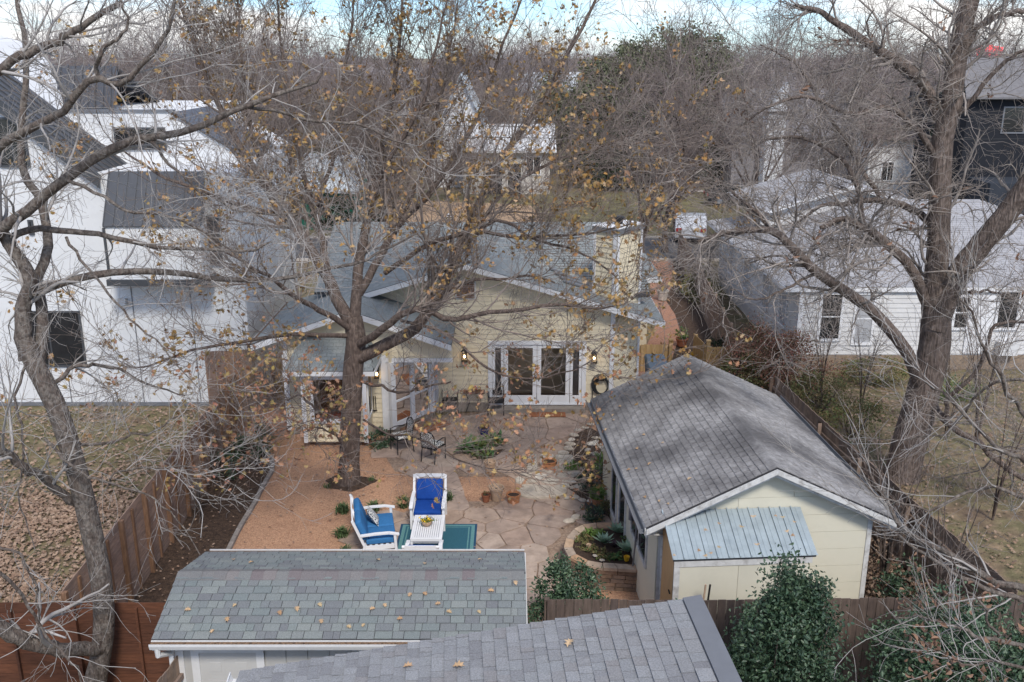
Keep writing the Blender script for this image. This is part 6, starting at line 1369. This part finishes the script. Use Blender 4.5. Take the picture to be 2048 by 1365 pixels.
oak=[
 ([(697,975,22.7),(700,880,22.7),(703,800,22.7),(707,730,22.7),(712,680,22.7),(705,635,22.8)],.265,.245),
 ([(715,715,22.7),(755,695,22.5),(800,668,22.3),(830,643,22.2),(850,610,22.3),(865,575,22.4),(895,530,22.6),(915,470,22.9),(945,410,23.2),(1000,310,23.6),(1080,205,24),(1120,120,24.3),(1180,20,24.6),(1210,-80,24.8)],.19,.02),
 ([(712,690,22.7),(745,668,22.2),(780,640,21.8),(802,628,21.6),(850,618,21.4),(905,640,21.2),(960,625,21.0),(1030,622,20.8),(1100,612,20.7),(1180,622,20.6),(1240,610,20.5)],.12,.015),
 ([(710,670,22.7),(712,600,22.9),(716,540,23.1),(725,480,23.3),(735,430,23.5),(748,370,23.8),(768,290,24.1),(790,190,24.5),(802,90,24.8),(806,-40,25.1)],.17,.025),
 ([(700,650,22.7),(668,595,22.8),(640,540,22.9),(600,480,23.0),(560,430,23.2),(520,370,23.3),(465,280,23.4),(410,160,23.6),(360,0,23.8),(340,-80,24)],.19,.02),
 ([(660,580,22.9),(648,500,23.3),(628,430,23.6),(602,350,24),(580,250,24.3),(565,110,24.6),(550,-30,24.9)],.12,.02),
 ([(718,585,23),(760,505,23.2),(800,440,23.5),(858,382,23.8),(900,325,24.2),(955,240,24.5),(1000,120,24.8),(1050,-20,25.2)],.12,.02),
 ([(770,545,22.9),(830,500,22.4),(890,478,22.1),(960,462,21.9),(1040,474,21.7),(1120,468,21.5),(1200,466,21.3),(1262,448,21.1)],.075,.012),
 ([(700,660,22.6),(640,625,21.9),(590,590,21.3),(545,555,20.8),(495,535,20.4),(440,500,20)],.09,.015),
 ([(695,670,22.6),(620,668,21.8),(555,675,21.2),(470,690,20.6),(390,700,20.2),(300,730,19.9),(250,735,19.7)],.07,.01),
 ([(712,760,22.7),(750,770,22.2),(800,776,21.8),(860,768,21.5),(902,764,21.3)],.045,.02),
 ([(728,838,22.5),(790,872,21.5),(850,882,21.0),(900,915,20.7),(950,933,20.5),(1046,939,20.3)],.035,.010),
 ([(690,885,22.6),(655,850,22.0),(632,835,21.7),(600,800,21.4),(572,800,21.2)],.05,.012),
 ([(690,880,22.5),(640,855,21.7),(620,860,21.4),(590,850,21.2),(540,870,21)],.03,.01),
 ([(850,612,22.3),(900,580,22.0),(960,563,21.8),(1040,562,21.6),(1110,566,21.4)],.06,.02),
 ([(802,640,21.8),(900,675,21.3),(960,725,21.1),(1020,750,21),(1085,752,20.9),(1150,733,20.8),(1180,725,20.8)],.045,.008),
 ([(880,545,22.5),(920,500,22.3),(1000,440,22.0),(1060,470,21.8),(1150,500,21.6),(1210,540,21.4),(1250,580,21.3)],.06,.010),
 ([(735,430,23.5),(770,340,23.3),(830,250,23.1),(870,120,23),(900,-20,22.9)],.08,.015),
 ([(600,480,23.0),(540,400,23.4),(500,260,23.8),(480,120,24.1),(470,-30,24.5)],.08,.015),
 ([(800,440,23.5),(850,330,23.9),(880,210,24.3),(900,90,24.7),(920,-20,25)],.07,.015),
 ([(628,430,23.6),(660,320,23.9),(680,190,24.2),(700,60,24.6),(710,-40,24.9)],.07,.015),
 ([(895,530,22.6),(980,420,22.8),(1080,340,22.9),(1190,300,23),(1270,270,23.1)],.06,.012),
 ([(560,430,23.2),(480,400,22.8),(380,370,22.5),(290,330,22.2),(220,280,22)],.07,.012),
]
lv=[ (20,(.9,3.2),(.4,.95),.10,.12,9,.42,.011,.22,5),
     (10,(.5,1.6),(.4,1.0),.14,.08,6,.55,.0068,.15,3),
     (5,(.2,.7),(.4,1.1),.16,.04,4,.6,.0048,.1,3)]
tO,last=hand_tree('oak_tree','large multi-limbed oak with lingering ochre leaves in the gravel court',tuple(G(697,965)),oak,M['bark_oak'],M['twig'],lv,seed=3,lsc=.88,
   thin=lambda e,j:np.where((e[:,0]>1.5)&(e[:,0]<3.3)&(e[:,2]>5.9)&(e[:,2]<7.6),.6,1.0)*np.where((e[:,2]<6.2)&(e[:,0]>-2.8)&(e[:,0]<2.6),np.where(e[:,2]>4.3,.8,.5) if j==0 else .85,1.0),
   leaves=[(2,.065,.135,M['oakleaf'],lambda e:e[:,2]>4.3,8),(2,.15,.145,M['oakleaf_low'],lambda e:(e[:,2]<=4.3),6),(1,.40,.145,M['oakleaf'],lambda e:(e[:,0]>1.2)&(e[:,2]>2)&(e[:,2]<8.2),7),(1,.5,.145,M['oakleaf'],lambda e:(e[:,0]<-6.8)&(e[:,2]>1.5)&(e[:,2]<5),6)])
grey=[
 ([(175,1430,13.7),(205,1290,13.7),(205,1180,13.7),(180,1050,13.7),(150,930,13.7),(115,820,13.8),(70,730,13.9),(50,680,14)],.175,.14),
 ([(60,720,14),(40,640,14.1),(55,560,14.2),(10,470,14.3),(-20,380,14.4),(-40,250,14.5)],.17,.06),
 ([(72,735,14),(80,640,14.2),(75,570,14.4),(100,490,14.7),(90,410,15),(55,330,15.2),(62,200,15.4),(50,80,15.6),(30,-30,15.8)],.12,.03),
 ([(65,590,14.2),(120,560,14.3),(185,545,14.6),(250,540,14.9),(330,540,15.2),(400,560,15.5),(470,566,15.8),(540,560,16),(620,545,16.3),(700,525,16.6),(740,508,16.8),(810,482,17),(880,440,17.2)],.085,.012),
 ([(10,500,14.3),(60,478,14.2),(130,474,14.3),(215,480,14.5),(290,502,14.7),(370,510,14.9),(490,507,15.1),(545,483,15.3)],.075,.015),
 ([(-40,500,14.2),(0,455,14),(50,422,13.9),(120,362,13.8),(200,310,13.8),(290,282,13.9),(370,262,14),(470,222,14.2),(560,188,14.4),(630,158,14.6),(645,130,14.7)],.12,.012),
 ([(500,215,14.3),(580,232,14.6),(680,252,14.9),(740,262,15),(800,290,15.2),(860,330,15.4),(905,352,15.6)],.035,.007),
 ([(-60,330,13.6),(0,282,13.3),(60,247,13.2),(130,207,13.1),(190,150,13),(235,158,13),(290,115,12.9),(330,60,12.9),(352,-20,12.9)],.085,.02),
 ([(190,150,13),(200,105,12.9),(210,75,12.8),(252,52,12.8),(240,0,12.7)],.04,.012),
 ([(-60,200,13.8),(20,140,13.9),(90,88,14),(160,58,14.1),(245,5,14.2)],.09,.04),
 ([(100,790,13.9),(150,742,14.1),(220,735,14.3),(300,768,14.5),(370,792,14.7)],.05,.01),
 ([(110,880,13.8),(200,878,14),(250,872,14.2),(300,860,14.4),(370,830,14.7)],.035,.01),
 ([(150,1010,13.7),(85,955,13.3),(40,920,13),(-20,880,12.7)],.09,.06),
 ([(200,1300,13.6),(90,1300,13),(20,1280,12.6),(-60,1230,12.2)],.15,.11),
 ([(95,880,13.7),(150,935,13.3),(215,975,13),(280,1000,12.8),(340,1040,12.7),(400,1110,12.6)],.03,.008),
 ([(210,980,13),(240,950,12.9),(300,930,12.9),(400,935,13),(480,975,13.1),(500,1020,13.2)],.02,.006),
 ([(0,1150,10.5),(60,1220,10.6),(100,1270,10.7),(150,1330,10.8),(170,1400,10.9)],.03,.010),
 ([(-40,1080,10.8),(40,1120,10.9),(75,1200,11),(80,1300,11.1)],.025,.008),
 ([(120,360,13.8),(200,400,13.6),(260,430,13.5),(360,440,13.5),(440,480,13.6),(520,560,13.7)],.035,.007),
 ([(130,474,14.3),(180,540,14.0),(260,620,13.8),(330,700,13.7),(400,780,13.6)],.03,.006),
 ([(300,282,13.9),(360,350,13.7),(440,400,13.6),(510,420,13.5),(640,430,13.5)],.03,.006),
 ([(60,700,14),(20,800,13.6),(40,900,13.3),(30,1000,13.1),(70,1100,13)],.03,.008),
]
lv=[ (9,(.5,1.9),(.5,1.1),.13,.02,9,.45,.007,.15,5),
     (7,(.3,1.1),(.4,1.1),.16,.02,6,.55,.0038,.15,3),
     (4,(.12,.45),(.4,1.1),.18,.02,4,.6,.003,.1,3)]
tG,_l=hand_tree('bare_grey_tree','bare grey lichen-barked tree with reaching limbs at the left edge',tuple(G(180,1420)),grey,M['bark_grey'],M['twig_grey'],lv,seed=5,lsc=.78,thin=lambda e,j:np.where(e[:,2]<4.5,.55,1.0))
pecan=[
 ([(1798,985,23),(1815,900,23),(1835,830,23),(1850,770,23),(1868,700,23),(1872,640,23)],.45,.36),
 ([(1870,690,23),(1872,600,23),(1880,500,23.1),(1884,400,23.2),(1886,300,23.3),(1900,215,23.4),(1920,110,23.5),(1945,10,23.6),(1965,-80,23.7)],.33,.20),
 ([(1868,660,22.9),(1915,565,22.7),(1975,485,22.4),(2040,400,22.1),(2110,310,21.8)],.33,.22),
 ([(1852,800,23),(1812,705,22.5),(1762,640,22.2),(1700,592,21.9),(1640,545,21.6),(1600,520,21.4),(1560,475,21.2),(1515,455,21),(1440,466,20.8),(1395,485,20.7)],.19,.04),
 ([(1865,640,23),(1832,565,22.8),(1800,520,22.6),(1760,480,22.4),(1720,452,22.2),(1690,440,22),(1640,456,21.9)],.16,.05),
 ([(1882,480,23.1),(1850,432,23.4),(1800,405,23.7),(1740,395,24),(1690,400,24.2),(1640,410,24.3),(1590,450,24.4)],.12,.03),
 ([(1893,280,23.3),(1868,180,23.5),(1820,118,23.7),(1750,76,23.9),(1690,42,24.1),(1640,18,24.2),(1590,10,24.3)],.17,.04),
 ([(1915,150,23.5),(1950,70,23.4),(2000,35,23.3),(2060,22,23.2)],.10,.05),
 ([(1862,800,22.8),(1895,848,22.2),(1950,885,21.8),(2000,930,21.4),(2060,965,21)],.11,.05),
 ([(1895,850,22.3),(1900,795,22.1),(1955,735,21.9),(1985,655,21.7),(2055,645,21.5)],.07,.03),
 ([(1730,450,22.2),(1700,360,22.3),(1640,300,22.4),(1560,280,22.5),(1500,300,22.6)],.07,.02),
 ([(1886,330,23.3),(1840,260,23.1),(1780,220,22.9),(1700,230,22.7),(1620,200,22.5),(1540,220,22.4),(1470,260,22.3)],.09,.015),
 ([(1760,390,23.9),(1700,300,24.1),(1640,190,24.3),(1590,120,24.5),(1520,90,24.6)],.07,.015),
 ([(1560,475,21.2),(1500,400,21.1),(1440,350,21),(1370,330,20.9)],.05,.01),
 ([(1890,260,23.2),(1950,200,22.9),(2010,120,22.7),(2060,100,22.5)],.08,.03),
 ([(1640,545,21.6),(1580,580,21.3),(1520,600,21.1),(1460,580,21)],.045,.01),
 ([(1900,600,22.8),(1960,590,22.2),(2030,600,21.7)],.05,.02),
]
lv=[ (15,(.9,2.8),(.5,1.2),.20,.02,9,.42,.013,.15,5),
     (11,(.5,1.5),(.4,1.1),.24,.02,7,.55,.0065,.15,3),
     (5,(.2,.65),(.4,1.1),.22,.02,4,.6,.0048,.1,3)]
tP,_l=hand_tree('pecan_tree','massive bare pecan with forked trunk in the right yard',tuple(G(1798,975)),pecan,M['bark_pecan'],M['twig_pecan'],lv,seed=8,lsc=.88,leaves=[(2,.002,.16,M['curled'],None,4)])
# near branches at the lower right, from a tree just outside the frame
near=[
 ([(2300,1500,8.6),(2260,1300,8.7),(2200,1150,8.8),(2170,1000,8.9),(2150,850,9),(2140,700,9.1)],.14,.08),
 ([(2200,1215,8.8),(2048,1178,9),(1960,1150,9.1),(1890,1100,9.2),(1830,1058,9.3),(1785,1000,9.4),(1752,940,9.5),(1735,895,9.6)],.045,.006),
 ([(2190,1230,8.7),(2048,1195,8.8),(1950,1165,8.8),(1870,1110,8.9),(1800,1060,8.9),(1740,1040,9)],.032,.005),
 ([(2200,1290,8.6),(2060,1285,8.5),(1960,1270,8.4),(1905,1245,8.4),(1850,1225,8.4),(1790,1235,8.4)],.03,.006),
 ([(2160,1050,8.9),(2048,940,9),(1980,880,9.1),(1900,800,9.3),(1840,760,9.5),(1790,690,9.7)],.03,.005),
 ([(2150,900,9),(2048,800,8.9),(1990,720,8.8),(1950,640,8.7),(1900,560,8.6)],.025,.005),
 ([(2150,1000,8.8),(2060,1010,8.6),(1970,985,8.5),(1880,1010,8.4),(1800,1005,8.4),(1700,940,8.4)],.022,.005),
 ([(2200,1400,8.3),(2060,1340,8.1),(1990,1320,8.1),(1920,1330,8),(1880,1300,8)],.02,.005),
 ([(2000,1270,8.4),(1960,1200,8.4),(1930,1130,8.4),(1880,1080,8.4)],.014,.004),
 ([(2150,850,9.1),(2060,760,9.4),(1960,760,9.7),(1880,850,10),(1800,880,10.2),(1720,870,10.4)],.02,.004),
]
lv=[ (9,(.3,1.2),(.4,.9),.10,.04,8,.5,.0045,.2,5),
     (5,(.15,.6),(.3,.9),.12,.05,6,.6,.0032,.2,3)]
hand_tree('near_bare_tree','nearest bare tree reaching in from the lower right corner',(6.5,8.7,0),near,M['bark_grey'],M['twig_grey'],lv,seed=12,leaves=[(1,.4,.085,M['curled'],lambda e:(e[:,2]<5.5)&(e[:,0]<4.9)&(e[:,0]>3.9)&(e[:,2]>4.7),12)])
# generic bare trees
def bare_mesh(h,spread,seed,twig,bark,dens=1.0,r0=.2,name='tree',thick=1.0):
    g=np.random.default_rng(seed); base=np.array([(0,0,0),(g.normal(0,.1),g.normal(0,.1),h*.12),(g.normal(0,.2),g.normal(0,.2),h*.28)])
    P=crom(base,8); Rr=np.linspace(r0,r0*.75,8); T1=Tubes().add(P,Rr,8)
    L0,R0=grow(P,Rr,int(8*dens),(h*.45,h*.75),(.25,.85),.07,.06,10,rf=.55,tmin=.45,g=g,rmin=.03); T1.add(L0,R0,6)
    tw=Tubes(); cur=(L0,R0)
    for (k,a,b,n,rm) in ((int(9*dens),h*.18*spread,h*.38*spread,8,.022*thick),(int(8*dens),h*.08*spread,h*.2*spread,6,.013*thick),(4,h*.03,h*.09,4,.009*thick)):
        P2,R2=grow(cur[0],cur[1],k,(a,b),(.35,1.0),.13,.05,n,rf=.5,tmin=.2,g=g,rmin=rm); tw.add(P2,R2,3); cur=(P2,R2)
    return T1,tw
variants=[]
for i,(h,sp,s) in enumerate(((11,1,101),(12,1.1,102),(9,1.1,103),(13,.9,104),(10,1.2,105))):
    T1,tw=bare_mesh(h,sp,s,None,None,dens=1.0,r0=.22)
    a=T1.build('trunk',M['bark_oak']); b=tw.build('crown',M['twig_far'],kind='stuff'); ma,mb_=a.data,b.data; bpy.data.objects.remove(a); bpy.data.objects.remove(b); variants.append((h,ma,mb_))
def place_tree(x,y,v,s,rz,label,group,name='bare_tree',mats=None,sz=None):
    t=thing(name,label,'tree',(0,0,0),group); t.location=(x,y,0); t.rotation_euler=(0,0,rz); t.scale=(s,s,sz or s)
    for nm,me in (('trunk',variants[v][1]),('crown',variants[v][2])):
        o=bpy.data.objects.new(nm,me); C.objects.link(o); o.parent=t
        if nm=='crown': o['kind']='stuff'
        if mats: 
            o.material_slots[0].link='OBJECT'; o.material_slots[0].material=mats[0 if nm=='trunk' else 1]
    return t
p=G(1330,505)
place_tree(p.x,p.y,1,.95,.3,'broad bare tree with stout trunk right behind the chimney','bare trees between house and street')
mids=[(-6.5,47,0,.8,'bare tree behind the house ridge at the left'),(7,50,4,.85,'bare tree just left of the chimney beyond the roof'),(-14,50,1,.95,'bare tree beside the driveway'),(14,55,3,.9,'bare tree behind the bungalow left hip'),(20,58,0,1,'bare tree behind the bungalow middle'),(10.5,60,0,.95,'bare tree on the verge in front of the evergreen'),(-9,60,3,.8,'bare tree near the green walled house'),(-20,56,1,1,'bare tree behind the white modern house')]
for i,(x,y,v,s,lab) in enumerate(mids): place_tree(x,y,v,s,i*1.1,lab,'bare trees between house and street')
rt=random.Random(5)
k=0
for y,n,sc,x0,x1 in ((72,9,.8,-40,-2),(82,14,.95,-40,46),(96,16,.95,-50,54),(115,18,1.0,-58,64),(140,20,1.0,-70,76)):
    for i in range(n):
        x=x0+(x1-x0)*(i+rt.uniform(.1,.9))/n
        if y<90 and 5<x<34: continue
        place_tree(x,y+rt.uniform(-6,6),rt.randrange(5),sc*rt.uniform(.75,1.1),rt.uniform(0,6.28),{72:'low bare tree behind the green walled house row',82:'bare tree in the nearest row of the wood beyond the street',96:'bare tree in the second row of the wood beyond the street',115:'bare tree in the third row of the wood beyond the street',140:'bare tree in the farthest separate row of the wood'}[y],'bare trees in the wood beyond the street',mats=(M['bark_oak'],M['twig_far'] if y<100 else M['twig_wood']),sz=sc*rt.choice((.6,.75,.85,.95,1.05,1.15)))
# far wood as one mass
T=Tubes(); g=np.random.default_rng(55); n=2600
X=g.uniform(-190,200,n); Y=g.uniform(155,330,n); H=g.uniform(5,9,n)*(1+.35*np.sin(X*.05)*np.sin(X*.13+Y*.02))+g.random(n)**4*5; st=np.stack([X,Y,np.zeros(n)],1)
P=st[:,None,:]+np.linspace(0,1,5)[None,:,None]*np.stack([g.normal(0,.8,n),g.normal(0,.8,n),H],1)[:,None,:]; Rr=np.linspace(.16,.03,5)[None].repeat(n,0)
P2,R2=grow(P,Rr,12,(1.5,4.0),(.4,1.1),.12,.05,5,rf=.5,tmin=.25,g=g,rmin=.04); P3,R3=grow(P2,R2,4,(.6,2),(.4,1.1),.12,.04,4,rf=.6,tmin=.2,g=g,rmin=.035)
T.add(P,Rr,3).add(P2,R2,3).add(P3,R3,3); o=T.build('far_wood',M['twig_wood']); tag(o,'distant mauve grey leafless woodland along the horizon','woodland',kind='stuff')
# live oaks and evergreen masses
def ev_tree(label,x,y,r,zc,n,sz,m,cl=60,name='live_oak_tree',group=None):
    t=thing(name,label,'tree',(x,y,0),group); mb=MB(); 
    for k in range(4): a=k*1.6+.4; mb.tube([(x,y,0),(x+.1*math.cos(a),y,zc*.35),(x+r[0]*.35*math.cos(a),y+r[1]*.35*math.sin(a),zc*.8),(x+r[0]*.6*math.cos(a),y+r[1]*.6*math.sin(a),zc+r[2]*.3)],[.22,.2,.1,.04],7)
    mb.build('trunk',M['bark_oak'],t); blob_foliage('crown',(x,y,zc),r,n,sz,m,t,clumps=cl,hollow=.3,spread=.11); return t
p=W(1320,150,88); ev_tree('live oak crown rising above the bare trees, right half',p.x+1.0,84,(4.6,3.6,4.0),px2(1340,150,84)[1],26000,.27,M['evergreen'],cl=150)
p=W(1240,180,92); ev_tree('live oak crown rising above the bare trees, left half',p.x,86,(4.2,3.6,3.6),px2(1240,175,86)[1],22000,.27,M['evergreen'],cl=130)
p=W(1180,240,90); ev_tree('olive brown evergreen left of the live oaks',p.x,86,(5,4,4.5),5.5,16000,.34,M['evergreen'],cl=70)
p=W(1270,340,80); ev_tree('dark evergreen thicket below the live oaks',p.x,79,(5,2.5,2.6),2.6,14000,.3,M['darkgreen'],cl=60)
p=W(1300,300,84); ev_tree('dark evergreen mass behind bare branches',p.x+2,84,(6,3,3.6),4.2,18000,.34,M['darkgreen'],cl=70)
p=W(1440,330,80); ev_tree('dark cedar beside the grey house',p.x,81,(2.6,2.2,3.2),3.4,9000,.28,M['darkgreen'],cl=40,name='cedar_tree')
p=W(690,290,84); ev_tree('dark olive evergreen behind the green walled house',p.x,80,(3.6,2.5,2.6),4.6,10000,.3,M['evergreen'],cl=50)
p=W(1975,160,70); ev_tree('dark cedar left of the navy house roof',px2(1915,200,70)[0],70,(1.8,1.8,4.2),5.5,9000,.26,M['darkgreen'],cl=50,name='cedar_tree')
p=W(640,410,62); ev_tree('green shrubbery beside the green walled house',p.x+2.4,58.5,(2.4,1,1.0),1.1,5000,.16,M['darkgreen'],cl=30,name='evergreen_shrub')
# shrubs between garage and neighbour
for (a,b,r,n,m,lab) in ((1520,775,(1.3,.9,1.1),8500,'nandina','red and green nandina beside the pine fence'),(1585,790,(1.3,.9,1.05),6500,'nandina','largest red tinged nandina in front of the bungalow corner'),(1640,830,(1.0,.8,.7),3200,'bronze','dark green shrub below the bungalow window'),(1700,880,(1.0,.9,.65),2400,'bronze','brown green shrub behind the garage roof'),(1480,790,(.8,.6,.7),3600,'bronze','olive green shrub at the left end of the hedge'),(1745,770,(1.3,.6,.5),3500,'bronze','low green brown hedge along the bungalow footing'),(1400,600,(.8,1.8,.6),4500,'bronze','thin olive shrub along the weathered side fence'),(1905,800,(1.0,.6,.35),1800,'aspid','low green planting behind the pecan trunk'),(1440,720,(.5,.4,.45),1200,'darkgreen','small dark shrub at the pine fence')):
    shrub('garden_shrub',lab,a,b,r,n,.07,M[m],cl=40)
shrub('garden_shrub','dark leafy shrub at the tree side of the left bed',505,915,(.55,.6,.5),1500,.07,M['holly'],cl=16)
shrub('garden_shrub','small dark shrub in the left bed beside the fence',455,955,(.4,.5,.35),700,.07,M['holly'],cl=12)
shrub('garden_shrub','green shrub at the foot of the bay window',760,895,(.45,.3,.25),700,.08,M['holly'],cl=12)
shrub('garden_shrub','dead brown fern and leaf clump behind the back fence','',0,(.8,.8,.35),1600,.10,M['litter'],base=(7.7,15.4,0),cl=16) if False else None
t=thing('dry_brush','dead brown brush between garage and side fence','brush',(7.7,16,0)); blob_foliage('foliage',(7.75,16.6,.35),(.65,2.2,.4),3500,.10,M['litter'],t,clumps=30,hollow=.1); blob_foliage('green_leaves',(7.75,16.0,.5),(.6,1.5,.6),1800,.09,M['holly'],t,clumps=16,hollow=.1)
# saplings: thin bare stems
def sapling(x,y,h,label,seed,k=4,m='twig',lean=(0,0),name='bare_sapling',group=None,r=.03):
    g=np.random.default_rng(seed); t=thing(name,label,'sapling',(x,y,0),group); P=[];
    for i in range(k): a=g.uniform(0,6.28); q=.25+.3*i/k; P.append(crom(np.array([(x,y,0),(x+q*.3*h*math.cos(a)*.4+lean[0]*.4,y+q*.3*h*math.sin(a)*.4,h*.45),(x+q*h*.5*math.cos(a)+lean[0],y+q*h*.4*math.sin(a)+lean[1],h)]),10))
    P=np.array(P); Rr=np.linspace(r,r*.25,10)[None].repeat(k,0); Tubes().add(P,Rr,6).build('stem',M['bark_oak'],t); tw=Tubes(); P2,R2=grow(P,Rr,9,(h*.12,h*.35),(.4,1.0),.12,.05,7,rf=.5,tmin=.25,g=g,rmin=.006); P3,R3=grow(P2,R2,5,(h*.04,h*.14),(.4,1.0),.14,.05,4,rf=.6,tmin=.2,g=g,rmin=.004); tw.add(P2,R2,4).add(P3,R3,3).build('twigs',M[m],t,kind='stuff'); return t
sapling(7.6,17.2,3.6,'bare brown multi-stem sapling beside the garage right wall',1,k=6); sapling(7.9,15.4,3.2,'bare sapling just behind the dark back fence',2,k=5)
p=G(1640,800); sapling(p.x,p.y,3.4,'bare twiggy shrub in front of the bungalow',3,k=7,m='twig_pecan',r=.018); p=G(1720,830); sapling(p.x,p.y,3.0,'bare twiggy shrub left of the pecan trunk',4,k=7,m='twig_pecan',r=.018)
p=G(1950,900); sapling(p.x,p.y,4.4,'tangled bare shrub right of the pecan trunk',5,k=8,m='twig_pecan',r=.025); p=G(1890,880); sapling(p.x,p.y,4.0,'pale bare sapling against the pecan trunk',6,k=5,m='twig_grey',r=.02)
p=G(435,960); sapling(p.x,p.y,1.8,'small bare shrub in the left mulch bed',7,k=6,m='twig',r=.012); p=G(400,1040); sapling(p.x,p.y,1.3,'twiggy bare stems at the near end of the mulch bed',8,k=6,m='twig_grey',r=.01)
p=G(1415,560); sapling(p.x,p.y,2.6,'bare twiggy shrub at the side fence',9,k=7,m='twig_pecan',r=.018)
p=G(1985,1040); sapling(p.x,p.y,3.2,'thin bare sapling in the right yard',10,k=3,m='twig',r=.03); sapling(9.6,12.6,3.0,'bare stems rising behind the large right holly',11,k=4,m='twig_grey',r=.02)
# hollies in the foreground
shrub('holly_shrub','tall dark green holly in front of the dark back fence',0,0,(1.05,.9,1.78),24000,.07,M['holly'],prof='cone',base=(4.2,12.5,0),cl=150,hollow=.3,spread=.10)
shrub('holly_shrub','wide dark green holly at the lower right corner',0,0,(1.45,1.0,1.45),24000,.075,M['holly'],base=(6.95,12.6,0),cl=150,hollow=.3,spread=.11)
shrub('holly_shrub','rounded dark green holly between shed and garage',0,0,(.80,.65,1.05),11000,.07,M['holly'],base=(1.0,14.9,0),cl=80,hollow=.3,spread=.11)
shrub('holly_shrub','slim green shrub between the near roof and the lean-to',0,0,(.35,.35,1.15),2600,.06,M['holly'],base=(2.55,13.2,0),cl=30,hollow=.2)
t=thing('tool_handles','wooden tool handles leaning on the lean-to wall','tools',(3.05,14.5,0))
for k,m in ((0,'tanpot'),(1,'black')): p=W(1408+9*k,1185,14.5); mb=MB(); mb.tube([(p.x-.12,14.45,0),(p.x+.02,14.5,p.z+.15)],.018,7); mb.build('handle',M[m],t)
# fallen leaves on the roofs
V,F=leaf_oak(); lm=bpy.data.meshes.new('fallen_leaf'); lm.from_pydata([tuple(v*1.0) for v in V],[],[tuple(int(i) for i in f) for f in F]); lm.materials.append(M['fallen'])
def fallen(pts,fn,label,group,s):
    for (a,b) in pts:
        p,nrm=fn(a,b); o=bpy.data.objects.new('fallen_leaf',lm); C.objects.link(o); q=Vector(nrm).to_track_quat('Z','Y').to_matrix().to_4x4()
        o.matrix_world=Matrix.Translation(p+Vector(nrm)*.02)@q@Matrix.Rotation(random.uniform(0,6.28),4,'Z')@Matrix.Diagonal((s*random.uniform(.8,1.2),)*3+(1,)); tag(o,label,'leaf',group)
def plane_fn(O,n):
    O=Vector(O);n=Vector(n).normalized()
    def f(a,b):
        r=Vector(ray(a,b)); c=Vector((0,0,CAMH)); t=(O-c).dot(n)/r.dot(n); return c+r*t,n
    return f
fn=plane_fn((SX0,SY0,SE+.02),(0,-(SR-SE),ym-SY0))
fallen([(376,1222),(470,1213),(455,1241),(595,1220),(640,1212),(643,1245),(745,1220),(770,1213),(698,1256),(727,1253),(850,1190),(982,1184),(876,1210),(898,1226),(958,1226),(425,1265),(820,1192),(1031,1168),(560,1228),(800,1240)],fn,'tan oak leaf lying on the green grey shed roof','leaves on the shed roof',.105)
fn=plane_fn((SX0,SY1,SE+.02),(0,(SR-SE),ym-SY0)); fallen([(467,1122),(503,1128),(756,1123),(850,1130),(960,1122)],fn,'tan leaf on the far slope of the shed roof','leaves on the far shed slope',.10)
fn=plane_fn(A0+Vector((0,0,.02)),Nn if Nn.z>0 else -Nn); fallen([(817,1336),(918,1336),(1140,1290)],fn,'tan oak leaf lying on the nearest lavender grey roof','leaves on the nearest roof',.13)
nl=gu.cross(gv)*0+Vector(Vl.cross(gv)); nl=nl if nl.z>0 else -nl
fn=plane_fn(g3(0,0,GE+.02),nl); fallen([(1326,888),(1288,872),(1213,861),(1275,899),(1227,832),(1273,940),(1291,996),(1337,1010),(1320,1004),(1258,942),(1195,825),(1228,842),(1380,960),(1240,815),(1300,930)],fn,'tan leaf lying on the left slope of the garage roof','leaves on the garage roof',.10)
nb=(g3(1,v0,zb)-g3(0,v0,zb)).cross(g3(0,v1,zt)-g3(0,v0,zb)); fn=plane_fn(g3(0,v0,zb+.03),nb); fallen([(1439,1043),(1412,1056),(1484,1049),(1506,1028),(1551,1028),(1565,1030),(1573,1058),(1586,1067),(1514,1084),(1399,1097),(1421,1102),(1349,1107),(1410,1107),(1439,1090),(1590,1040)],fn,'brown leaf lying on the blue metal lean-to roof','leaves on the blue metal roof',.105)
